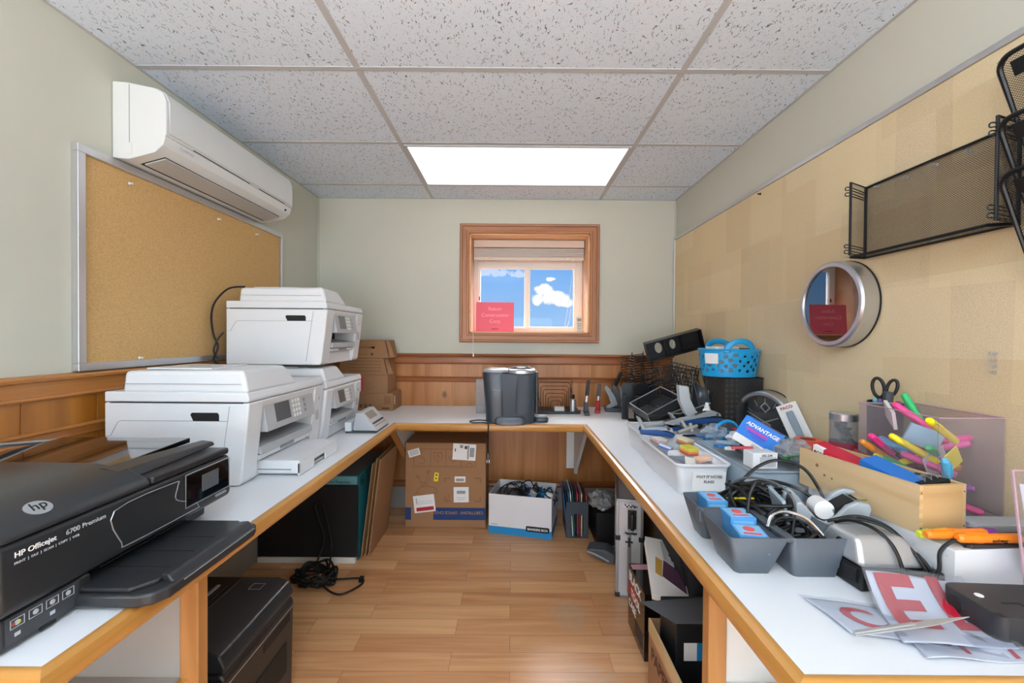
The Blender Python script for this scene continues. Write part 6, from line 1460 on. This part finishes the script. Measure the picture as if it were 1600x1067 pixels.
# --- clear bin of highlighters
cb = thing('acrylic_bin', 'large clear acrylic bin full of coloured highlighters against the right wall', 'storage bin', (.995+.015, 1.000, DZ+.0872))
w_, d_, h_, t = .158, .232, .235, .003
mb = MB(); mb.box(0, w_, 0, t, 0, h_, acry2); mb.box(0, t, t, d_, 0, h_, acry2); mb.box(w_-t, w_, t, d_, 0, h_, acry2); mb.box(t, w_-t, d_-t, d_, 0, h_, acry2); mb.box(t, w_-t, t, d_-t, 0, t, acry2); mb.build('bin', cb)
mb = MB(); mb.tube([(0, 0, h_), (w_, 0, h_), (w_, d_, h_), (0, d_, h_)], .0018, pinkedge, seg=4, closed=True); mb.build('rim_edge', cb)
rd = random.Random(12)
hc = [('yellow', '#f2e21c'), ('pink', '#f05aa5'), ('green', '#35c276'), ('light blue', '#5cb8e0'), ('orange', '#f59a3c'), ('hot pink', '#ef3f8e'), ('purple', '#a457b8'), ('red', '#a52238')]
protos = {}
spots = []
for i in range(38):
    nm, c_ = hc[i % len(hc)]; z = DZ+.0872+.016+.0098*(i//3); x = 1.03+rd.uniform(0, .085); y = 1.02+rd.uniform(0, .16); az = rd.uniform(0, 6.28); el = rd.uniform(-.15, .35)
    dx, dy = math.cos(az)*.10*math.cos(el), math.sin(az)*.10*math.cos(el); ex, ey = x+dx, y+dy
    ex = min(max(ex, 1.025), 1.150); ey = min(max(ey, 1.015), 1.215)
    M_ = along((x, y, z), (ex, ey, z+.10*math.sin(el)))
    lab = nm + ' highlighter in the clear bin, ' + ('lowest', 'second lowest', 'third lowest', 'fourth lowest', 'topmost')[min(4, i//8)] + ' of the ' + nm + ' ones'
    if nm not in protos: protos[nm] = marker('highlighter', c_, lab, M_, nm + ' highlighters in the clear bin', .105, .0085)
    else:
        q = dup(protos[nm], label=lab); q.location = M_.translation; q.rotation_euler = M_.to_euler()
for k, (p, q, c_, nm) in enumerate((((1.115, 1.10, 1.00), (1.045, 1.18, 1.085), '#ef3f8e', 'hot pink'), ((1.10, 1.05, 1.0), (1.04, 1.03, 1.035), '#f2e21c', 'yellow'), ((1.145, 1.16, .99), (1.11, 1.20, 1.095), '#35c276', 'green'))):
    marker('highlighter', c_, nm + ' highlighter sticking up out of the clear acrylic bin', along(p, q), 'highlighters sticking out of the clear bin', .12, .009)
for k, (x0, y0, z0, rr, c_, nm, s_) in enumerate(((1.03, 1.06, .95, (10, 60, 20), '#e9e6ee', 'white card with green print standing inside the clear bin', (.075, .001, .07)), (1.035, 1.12, .985, (5, 20, -30), '#a9d3e8', 'pale blue packet at the near top of the clear bin', (.07, .012, .05)), (1.05, 1.15, 1.005, (-10, -15, 60), '#f1ece8', 'white and red packet sticking up from the clear bin', (.09, .008, .05)), (1.06, 1.02, .93, (0, -30, 15), '#ece23a', 'yellow card square near the front of the clear bin', (.05, .002, .045)))):
    mb = MB(); mb.box(0, s_[0], 0, s_[1], 0, s_[2], pm('pk_%d' % k, c_, .5)); o = mb.build('packet', bevel=.0005); o.location = (x0, y0, z0); o.rotation_euler = [math.radians(v) for v in rr]; tag(o, nm, 'packet', 'packets in the clear bin')
# storage box behind it, jar, cup, tape
sbx = thing('storage_box', 'grey box behind the clear bin under the jar and tape', 'box', (.975, 1.262, DZ))
mb = MB(); mb.box(0, .195, 0, .36, 0, .118, pm('storage_grey', '#8c9298', .6)); mb.build('box', sbx, bevel=.002); mb = MB(); mb.box(-.002, .197, -.002, .362, .1185, .126, pm('storage_grey', '#8c9298', .6)); mb.build('lid', sbx, bevel=.002)
ZB = DZ+.127
jr = thing('glass_jar', 'glass jar with silver lid full of black binder clips', 'jar', (1.075, 1.370, ZB))
mb = MB(); mb.lathe([(0, 0), (.036, 0), (.038, .006), (.038, .118), (.036, .118), (.036, .006), (0, .004)], acry, seg=32); mb.build('glass', jr)
mb = MB(); mb.lathe([(0, .142), (.037, .142), (.039, .139), (.039, .119), (.036, .119)], steel, seg=36); mb.build('lid', jr)
mb = MB(); mb.lathe([(0, .008), (.0385, .008), (.0385, .05), (.0383, .05)], pm('jar_red_label', '#9c3648', .5), seg=32); mb.build('label', jr)
for k in range(16):
    a = k*2.4; rr_ = .020*((k % 3)/2); mb = MB(); z = .075+.0052*k; mb.prism([(-.010, 0), (.010, 0), (.006, .010), (-.006, .010)], 'Y', -.009, .009, slot); mb.tube([(-.006, -.006, .010), (0, -.008, .022), (.006, -.006, .010)], .0009, chrome, seg=5, smooth=3)
    o = mb.build('binder_clip'); o.location = (1.075+rr_*math.cos(a), 1.370+rr_*math.sin(a), ZB+z-.048); o.rotation_euler = (a, a*.7, a*1.3); tag(o, 'black binder clip inside the glass jar', 'binder clip', 'binder clips in the jar')
tr_ = thing('tape_roll', 'bright orange roll of tape lying between the loose clock and the jar', 'tape', (1.030, 1.470, ZB))
mb = MB(); mb.lathe([(.024, 0), (.042, 0), (.042, .032), (.024, .032), (.024, 0)], pm('orange_tape', '#f1583a', .4), seg=40); mb.build('tape', tr_); mb = MB(); mb.lathe([(.022, .0005), (.024, .0005), (.024, .0315), (.022, .0315), (.022, .0005)], pm('tape_core', '#8d4a38', .7), seg=36); mb.build('core', tr_)
pc = thing('pencil_cup', 'black cup holding scissors and a glue stick behind the clear bin', 'cup', (1.130, 1.282, ZB))
mb = MB(); mb.lathe([(0, 0), (.040, 0), (.043, .192), (.041, .192), (.038, .003), (0, .003)], blk, seg=32); mb.build('cup', pc)
sc_ = thing('scissors', 'black handled scissors standing handles up in the black cup', 'scissors', (1.128, 1.280, ZB+.035), rot=(0, 0, math.radians(-48)))
mb = MB()
def ring(cx, cz, rx, rz, til, y):
    pts = []
    for i in range(24):
        a = 2*PI*i/24; x, z = rx*math.cos(a), rz*math.sin(a); pts.append((cx+x*math.cos(til)-z*math.sin(til), y, cz+x*math.sin(til)+z*math.cos(til)))
    return pts
mb.tube(ring(-.018, .230, .016, .034, .14, -.002), .0055, rubber, seg=8, closed=True); mb.tube([(-.014, -.002, .196), (-.004, -.001, .165)], .0065, rubber, seg=8); mb.build('handle', sc_)
mb = MB(); mb.tube(ring(.018, .232, .013, .029, -.24, .002), .0052, rubber, seg=8, closed=True); mb.tube([(.015, .002, .203), (.004, .001, .165)], .0062, rubber, seg=8); mb.build('handle', sc_)
mb = MB(); mb.prism([(-.010, .165), (.010, .165), (.006, .01), (0, .0)], 'Y', -.001, .001, chrome); mb.build('blade', sc_)
sc_.scale = (.86, .86, .86)
gs_ = thing('glue_stick', 'white glue stick with a dark grey cap in the black cup', 'glue stick', (1.122, 1.262, ZB+.09), rot=(math.radians(4), math.radians(-4), 0))
mb = MB(); mb.cyl((0, 0, 0), (0, 0, .095), .0115, white, seg=20); mb.build('tube', gs_); mb = MB(); mb.cyl((0, 0, .0955), (0, 0, .135), .0125, dgrey, seg=20); mb.build('cap', gs_)
for k, (c_, nm, dx, dy) in enumerate((('#d7dc3a', 'yellow', .022, .0), ('#6fc3c9', 'turquoise', -.012, .02), ('#7a5aa8', 'violet', -.022, -.01))):
    marker('highlighter', c_, nm + ' highlighter standing in the black cup beside the scissors', along((1.130+dx*.5, 1.282+dy*.5, ZB+.06), (1.130+dx, 1.282+dy, ZB+.20)), 'highlighters in the black cup', .142, .008)

# --- clear leaflet holder at the right edge
lh = thing('leaflet_holder', 'tall clear acrylic holder with white paper at the right edge', 'holder', (.945, .800, DZ), rot=(math.radians(0), 0, math.radians(-4)))
mb = MB(); mb.hexa([(.035, 0, .001), (.24, 0, .001), (.24, .003, .001), (.035, .003, .001), (0, -.004, .262), (.24, -.004, .262), (.24, -.001, .262), (0, -.001, .262)], acry2); mb.box(.04, .24, .0035, .030, .001, .004, acry2); mb.build('holder', lh)
mb = MB(); mb.tube([(.035, .0, .001), (0, -.003, .262)], .0025, pinkedge, seg=6); mb.tube([(0, -.003, .262), (.24, -.003, .262)], .0018, pinkedge, seg=6); mb.build('edge', lh)
mb = MB(); mb.grid(lambda a, b: (.02+.045*(1-b)+.17*a, .016+.006*math.sin(3*a)-.012*b, .045+.19*b-.02*a), 8, 6, pm('blue_white_paper', '#dfe6ee', .6)); o = mb.build('leaflet', solid=.0008); o.location = (.945, .800, DZ); o.rotation_euler = (0, 0, math.radians(-4)); tag(o, 'white leaflet curling inside the clear holder at the right edge', 'leaflet')
mb = MB(); mb.box(0, .14, 0, .05, 0, .018, lgrey); o = mb.build('paper_stack', bevel=.001); o.location = (1.01, .87+.045, DZ+.0872); tag(o, 'pale grey stack of papers behind the orange highlighters', 'paper')

# --- black adapter box
bd2 = thing('black_device', 'low black plastic device with a slot in its top at the near right', 'device', (.808, .694, DZ), -3)
mb = MB(); mb.prism(rrect(.20, .105, .018, 5, .10, .0525), 'Z', .001, .050, pm('device_black', '#2c2d30', .42, bump=.08, bscale=900)); mb.build('body', bd2, bevel=.003)
mb = MB(); mb.prism([(.0, .0), (.012, .0), (.012, .012), (.0, .012)], 'Z', .050, .0505, slot); mb.box(.045, .075, .040, .043, .050, .0507, slot); mb.box(.072, .075, .020, .043, .050, .0507, slot); mb.build('slot', bd2)
mb = MB(); mb.lathe([(0, .0515), (.006, .0515), (.0065, .0502), (0, .0502)], white, c=(.028, .062, 0), seg=20); mb.build('button', bd2)
mb = MB(); mb.cyl((-.0012, .075, .026), (0, .075, .026), .014, pm('device_grille', '#1f2022', .6), seg=24); mb.build('side_grille', bd2)

# --- plastic bags with red letters
redp2 = pm('letter_red', '#b4182e', .45); foil = pm('letter_sheet', '#cdd2da', .25)
def bag(label, P, U, V, zf, letters, nm='letter_bag'):
    """sheet: P + U a + V b with height zf(a, b); letters (char, a, b, size, u-dir skew)"""
    P, U, V = Vector(P), Vector(U), Vector(V)
    def fn(a, b): q = P + U*a + V*b; q.z += zf(a, b); return q
    r = thing(nm, label, 'plastic bag', group='plastic bags of red letters')
    mb = MB(); mb.grid(fn, 26, 26, foil); mb.build('letter_sheet', r, solid=.0008, ang=60)
    mb = MB(); mb.grid(lambda a, b: fn(-.04+1.08*a, -.05+1.1*b) + Vector((0, 0, .0040+.0012*math.sin(17*a+9*b))), 34, 34, film2); mb.build('film', r, solid=.0004, ang=25)
    for (ch, a, b, sz, rot) in letters:
        cu = bpy.data.curves.new('txt', 'FONT'); cu.body = ch; cu.size = 1; cu.offset = .03; cu.resolution_u = 3; to = bpy.data.objects.new('t', cu); COL.objects.link(to)
        me = bpy.data.meshes.new_from_object(to); bpy.data.objects.remove(to); bpy.data.curves.remove(cu)
        b_ = bmesh.new(); b_.from_mesh(me); bmesh.ops.subdivide_edges(b_, edges=b_.edges, cuts=3); 
        for v in b_.verts:
            x, y = v.co.x*sz, v.co.y*sz; c, s = math.cos(rot), math.sin(rot); x, y = x*c-y*s, x*s+y*c
            v.co = fn(a+x/U.length, b+y/V.length) + Vector((0, 0, .0020))
        b_.to_mesh(me); b_.free(); me.materials.clear(); me.materials.append(redp2); me.name = 'red_letter'
        o = bpy.data.objects.new('red_letter', me); COL.objects.link(o); o.parent = r
    return r
bag('flat plastic bag showing a red letter C, lying lowest on the near right desk corner', (.585, .722, DZ+.003), (.20, -.05, 0), (-.012, .10, 0), lambda a, b: .002*math.sin(5*a)+.002*math.sin(4*b), [('C', .12, .18, .085, .0), ('S', .62, .05, .05, 0)])
bag('plastic bag with big red letters propped against the electric stapler', (.648, .692, DZ+.009), (.175, -.012, 0), (.052, .140, 0), lambda a, b: .002*math.sin(6*a) + .050*max(0, b-.45)**1.6*2.2*(1-.35*a), [('E', .05, .26, .150, .03), ('L', .60, .30, .150, .02)])
bag('crumpled plastic bag of red letters under the black device', (.66, .665, DZ+.004), (.22, -.010, 0), (.02, .07, 0), lambda a, b: .003*math.sin(9*a)*math.cos(7*b), [('F', .30, .15, .05, .1), ('I', .62, .1, .05, 0)])
kn = thing('letter_opener', 'silver letter opener lying across the lettered plastic bags', 'letter opener', (.562, .688, DZ+.024), rot=(0, math.radians(-4), math.radians(6)))
mb = MB(); mb.prism([(0, -.004), (.12, -.007), (.15, -.006), (.215, .0), (.15, .006), (.12, .005), (0, .003)], 'Z', 0, .0022, silv); mb.build('blade', kn, bevel=.0006); mb = MB(); mb.box(0, .11, -.0035, .0025, .0023, .006, silv); mb.build('handle', kn, bevel=.001)
# ================================================================== UNDER THE RIGHT DESK
cs_ = thing('aluminium_case', 'silver aluminium case with black handle standing on end under the right desk', 'case', (.507, 2.035, 0), -13)
alp = pm('case_aluminium', '#c3c8ce', .35, metal=.35); alp2 = pm('case_edge_aluminium', '#a4abb3', .28, metal=.8)
w_, d_, h_ = .128, .345, .475
mb = MB(); mb.box(.004, w_-.004, .004, d_-.004, .004, h_-.004, alp); mb.build('shell', cs_, bevel=.002)
mb = MB()
for (a, b, c, d, e, f_) in ((0, .014, 0, .014, .012, h_-.012), (w_-.014, w_, 0, .014, .012, h_-.012), (.0, .014, d_-.014, d_, .012, h_-.012), (.055, .072, 0, .004, .012, h_-.012), (0, w_, 0, .014, h_-.014, h_), (0, .014, 0, d_, h_-.014, h_), (0, w_, 0, .014, 0, .014)): mb.box(a, b, c, d, e, f_, alp2)
mb.build('edge_profile', cs_, bevel=.002)
for (x, z) in ((0, 0), (w_-.02, 0), (0, h_*.58), (w_-.02, h_*.58)):
    mb = MB(); mb.box(x-.002, x+.022, -.003, .02, z-.001 if z else 0, z+.022, blk); mb.build('corner_cap', cs_, bevel=.003)
hnd = MB(); hnd.tube([(.075, -.004, .415), (.075, -.030, .412), (.075, -.034, .380), (.075, -.030, .348), (.075, -.004, .345)], .010, blk, seg=8, smooth=4); hnd.box(.055, .095, -.005, .0, .335, .425, blk); hnd.build('handle', cs_)
for z in (.445, .315):
    mb = MB(); mb.box(.035, .098, -.004, 0, z-.006, z+.006, chrome); mb.build('latch_plate', cs_, bevel=.001)
    mb = MB(); mb.tube([(.04+.05*i/12, -.008, z+.006*math.sin(i*1.6)) for i in range(13)], .0022, dgrey, seg=6, smooth=2); mb.build('latch', cs_)
mb = MB(); mb.box(.045, .080, -.005, 0, .268, .274, blk); mb.box(.058, .066, -.006, 0, .250, .292, blk); mb.build('centre_catch', cs_)
mb = MB(); mb.lathe([(0, -.006), (.010, -.006), (.011, 0)], blk, c=(.085, 0, .14), axis='Y', seg=16); mb.build('lock', cs_)
# bag and shoe-like pad behind
o = crumple(.560, 2.62, .245, .075, .10, .045, pm('clear_grey_bag', '#8e9091', .3), 33).build('plastic_bag', ang=20); tag(o, 'crumpled grey plastic bag on the dark box behind the aluminium case', 'bag')
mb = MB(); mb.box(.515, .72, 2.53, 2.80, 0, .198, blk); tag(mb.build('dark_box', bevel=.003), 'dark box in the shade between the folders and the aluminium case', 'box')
hg = thing('heat_gun_case', 'dark grey moulded plastic piece lying on the floor left of the aluminium case', 'plastic part', (.43, 2.36, 0), -20)
mb = MB(); mb.prism([(0, .045), (.03, .03), (.12, .001), (.15, .001), (.15, .05), (.10, .075), (.02, .07), (-.01, .06)], 'Y', 0, .10, dgrey); mb.build('shell', hg, bevel=.010, seg=3)
mb = MB(); mb.tube([(.0, -.004, .055), (.05, -.006, .045), (.12, -.004, .02)], .006, mgrey, seg=8, smooth=4); mb.build('edge_strip', hg)
# glossy black carton with red and white print
tb = thing('tool_carton', 'black carton with red and white vertical print beside the aluminium case', 'box', (.518, 1.622, 0))
mb = MB(); mb.box(0, .30, 0, .225, 0, .262, blkg); mb.build('carton', tb, bevel=.0015)
mb = MB(); mb.box(-.0006, .0, .10, .222, .14, .20, pm('print_red', '#a3262c', .5)); mb.box(-.0006, .0, .02, .12, .03, .09, pm('print_dark_photo', '#2d2523', .5)); mb.box(.004, .08, .175, .215, .262, .2626, pm('print_pink', '#b98890', .5)); mb.build('print', tb)
lettering('BLACK', .055, (-.0010, .215, .205), (0, -1, 0), (0, 0, 1), white, tb, bold=.001)
lettering('TOOL', .045, (-.0012, .18, .150), (0, -1, 0), (0, 0, 1), white, tb, bold=.001)
lettering('CASE', .045, (-.0010, .215, .095), (0, -1, 0), (0, 0, 1), white, tb)
# white display tray leaning on top of the black carton
wt = thing('picture_tray', 'white cardboard tray with a purple picture leaning on the black printed carton', 'tray', (.520, 1.545, .290), rot=(math.radians(19), math.radians(8), math.radians(-8)))
mb = MB(); mb.box(0, .105, 0, .27, 0, .022, white); mb.build('tray', wt, bevel=.002)
mb = MB(); mb.box(.0, .130, -.004, .28, .023, .027, white); mb.build('top_sheet', wt, bevel=.001)
mb = MB(); mb.hexa([(.045, .09, .0272), (.125, .03, .0272), (.128, .12, .0272), (.06, .17, .0272), (.045, .09, .028), (.125, .03, .028), (.128, .12, .028), (.06, .17, .028)], pm('purple_photo', '#5c3f52', .3)); mb.hexa([(.02, .10, .0272), (.043, .085, .0272), (.055, .165, .0272), (.03, .18, .0272), (.02, .10, .028), (.043, .085, .028), (.055, .165, .028), (.03, .18, .028)], pm('gold_photo', '#c39a4b', .4)); mb.build('picture', wt)
mb = MB(); mb.hexa([(.062, .175, .0272), (.128, .125, .0272), (.128, .26, .0272), (.06, .27, .0272), (.062, .175, .0278), (.128, .125, .0278), (.128, .26, .0278), (.06, .27, .0278)], pm('grey_photo', '#b6bbc0', .4)); mb.build('grey_panel', wt)
# black laptop bag
lbg = thing('laptop_bag', 'black padded bag leaning behind the white picture tray under the right desk', 'bag', (.690, 1.52, .264), rot=(0, math.radians(-10), math.radians(0)))
mb = MB(); mb.box(-.02, .07, 0, .40, 0, .30, pm('black_nylon', '#26282c', .7, bump=.3, bscale=300)); mb.build('bag_body', lbg, bevel=.025, seg=4)
mb = MB(); mb.box(-.026, -.02, .06, .34, .05, .21, pm('black_nylon', '#26282c', .7)); pk_ = mb.build('front_pocket', lbg, bevel=.003)
mb = MB(); mb.box(-.032, -.026, .16, .19, .10, .115, chrome); mb.box(-.032, -.026, .12, .14, .09, .10, chrome); mb.build('zip_pull', pk_)
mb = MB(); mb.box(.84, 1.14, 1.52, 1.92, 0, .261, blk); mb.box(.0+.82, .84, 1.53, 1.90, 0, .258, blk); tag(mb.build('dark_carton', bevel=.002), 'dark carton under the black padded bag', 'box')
mb = MB(); mb.box(0, .08, 0, .05, 0, .03, pm('blue_strap', '#1f45d8', .5)); o = mb.build('blue_pouch', bevel=.006); o.location = (.70, 2.02, .37); tag(o, 'small bright blue pouch in the shade behind the padded bag', 'pouch')
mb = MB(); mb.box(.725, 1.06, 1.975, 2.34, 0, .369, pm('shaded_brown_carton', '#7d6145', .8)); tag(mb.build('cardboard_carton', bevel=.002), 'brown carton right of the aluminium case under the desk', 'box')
# open brown carton at the near end, black boxes in it
ob = thing('open_carton', 'open brown carton with torn tape at the near end under the right desk', 'box', (.478, 1.165, 0))
w_, d_, h_, t = .36, .285, .285, .004
mb = MB()
mb.box(0, w_, 0, d_, 0, .004, card); mb.box(0, t, 0, d_, .004, h_, card); mb.box(w_-t, w_, 0, d_, .004, h_, card); mb.box(t, w_-t, 0, t, .004, h_-.012, card); mb.box(t, w_-t, d_-t, d_, .004, h_, card); mb.build('carton', ob)
mb = MB(); mb.box(-.0014, t+.0012, 0, d_, h_-.045, h_+.001, pm('shiny_tape', '#c8ab7d', .15, coat=.6, bump=.4, bscale=50)); mb.build('packing_tape', ob)
lettering('PAPER', .060, (-.0012, .255, .17), (0, -1, 0), (0, 0, 1), inkb, ob, bold=.001)
lettering('A4 CARTON', .030, (-.0012, .20, .11), (0, -1, 0), (0, 0, 1), inkb, ob)
kbx = thing('black_binder_box', 'black box with a white, blue and red label standing in the open brown carton', 'box', (.512, 1.298, .0045), rot=(0, 0, 0))
mb = MB(); mb.hexa([(0, 0, 0), (.30, 0, 0), (.30, .14, 0), (0, .14, 0), (.0, 0, .366), (.30, 0, .366), (.30, .14, .366), (-.0, .14, .366)], pm('black_vinyl', '#1c1d1f', .45, bump=.2, bscale=200)); mb.build('box', kbx, bevel=.004)
mb = MB(); mb.box(.025, .065, -.001, .0, .250, .305, white); mb.box(.065, .09, -.001, .0, .250, .305, boxb); mb.box(.09, .14, -.001, .0, .250, .305, pm('print_red', '#a3262c', .5)); mb.build('label', kbx)
mb = MB(); mb.hexa([(-.002, -.004, .367), (.305, -.004, .367), (.305, .145, .367), (-.080, .100, .367), (-.002, -.004, .370), (.305, -.004, .370), (.305, .145, .370), (-.080, .100, .370)], pm('grey_vinyl', '#55585c', .5)); mb.build('flap', kbx)
# notebooks on the near shelf
for k in range(3):
    mb = MB(); mb.box(0, .16, 0, .085, 0, .014, pm('charcoal_cover', '#24262b', .5)); o = mb.build('notebook', bevel=.002); o.location = (.545+.022*k, .79-.012*k, .4735+.0145*k); o.rotation_euler = (0, 0, math.radians(-12+7*k))
    tag(o, ('lowest', 'middle', 'topmost')[k] + ' of the charcoal notebooks stacked on the shelf under the near right desk end', 'notebook', 'charcoal notebooks on the shelf')
# ---- more of the heap in the right corner
lt = thing('letter_tray', 'black two-tier letter tray at the bottom of the corner heap behind the mesh trays', 'tray', (.800, 2.42, DZ), 6)
for z in (.004, .075):
    mb = MB(); w_, d_ = .24, .26
    mb.box(0, w_, 0, d_, z, z+.004, blk); mb.box(0, .004, 0, d_, z+.004, z+.055, blk); mb.box(w_-.004, w_, 0, d_, z+.004, z+.055, blk); mb.box(.004, w_-.004, d_-.004, d_, z+.004, z+.055, blk); mb.build('tray', lt, bevel=.001)
mb = MB(); mb.box(-.005, .0, .02, .05, .001, .13, blk); mb.build('side_post', lt)
mb = MB(); mb.box(.24, .245, .02, .05, .001, .13, blk); mb.build('side_post', lt)
wire_rack('loose black wire loops spilling over the bookends left of the corner heap', (.800, 2.86, DZ+.09), (math.radians(6), math.radians(-5), math.radians(10)), 15, .17, .13, .0190)
wire_grid('upright wire basket between the wire loops and the blue basket', (.905, 2.58, DZ+.10), (math.radians(-6), math.radians(14), math.radians(-8)), 9, 12, .17, .27)
wire_grid('small wire basket lying against the wall at the back of the heap', (.99, 2.80, DZ+.01), (math.radians(-14), math.radians(-8), math.radians(-16)), 8, 14, .15, .30)
# black clips and pens lying between the blue grey bin and the staplers
for k, (x, y, z, rz, L, c_, nm) in enumerate(((.70, 1.72, .110, 30, .12, '#22252a', 'black'), (.74, 1.70, .118, -20, .13, '#3b6ea8', 'blue'), (.78, 1.735, .126, 60, .11, '#c9ccd0', 'silver'))):
    mb = MB(); mb.cyl((0, 0, 0), (L, 0, 0), .0045, pm('pen_'+nm, c_, .35), seg=12); mb.cyl((L, 0, 0), (L+.012, 0, 0), .0045, chrome, r1=.001, seg=12)
    o = mb.build('pen'); o.location = (x, y, DZ+z); o.rotation_euler = (0, .1, math.radians(rz)); tag(o, nm + ' pen lying on the rim between the milky bins', 'pen', 'pens between the milky bins')
for k in range(5):
    mb = MB(); mb.box(0, .06+.01*k, 0, .035, 0, .010, pm('pack_%d' % k, ('#2f6fb0', '#e6e6e4', '#3d4146', '#9fb6c6', '#c23c44')[k], .5)); o = mb.build('refill_pack', bevel=.001)
    o.location = (.735+.032*k, 1.50-.05*(k % 3), DZ+.120+.002*k); o.rotation_euler = (.12*(k-2), .1, .7*k)
    tag(o, ('blue', 'white', 'charcoal', 'pale blue', 'red')[k] + ' refill pack in the clutter on the blue grey bin', 'packet', 'refill packs on the blue grey bin')
# ---- unseen window frames added around the side fill lights, on walls without openings
for n_, xw, s_ in ((3, LX, 1), (4, RX, -1)):
    mb = MB()
    for (a, b, c, d) in ((-2.02, -.58, .62, .70), (-2.02, -.58, 1.80, 1.88), (-2.02, -1.95, .70, 1.80), (-.65, -.58, .70, 1.80)):
        mb.box(min(xw+s_*.001, xw+s_*.03), max(xw+s_*.001, xw+s_*.03), a, b, c, d, vinyl)
    struct(mb.build('window_%d' % n_, bevel=.003))
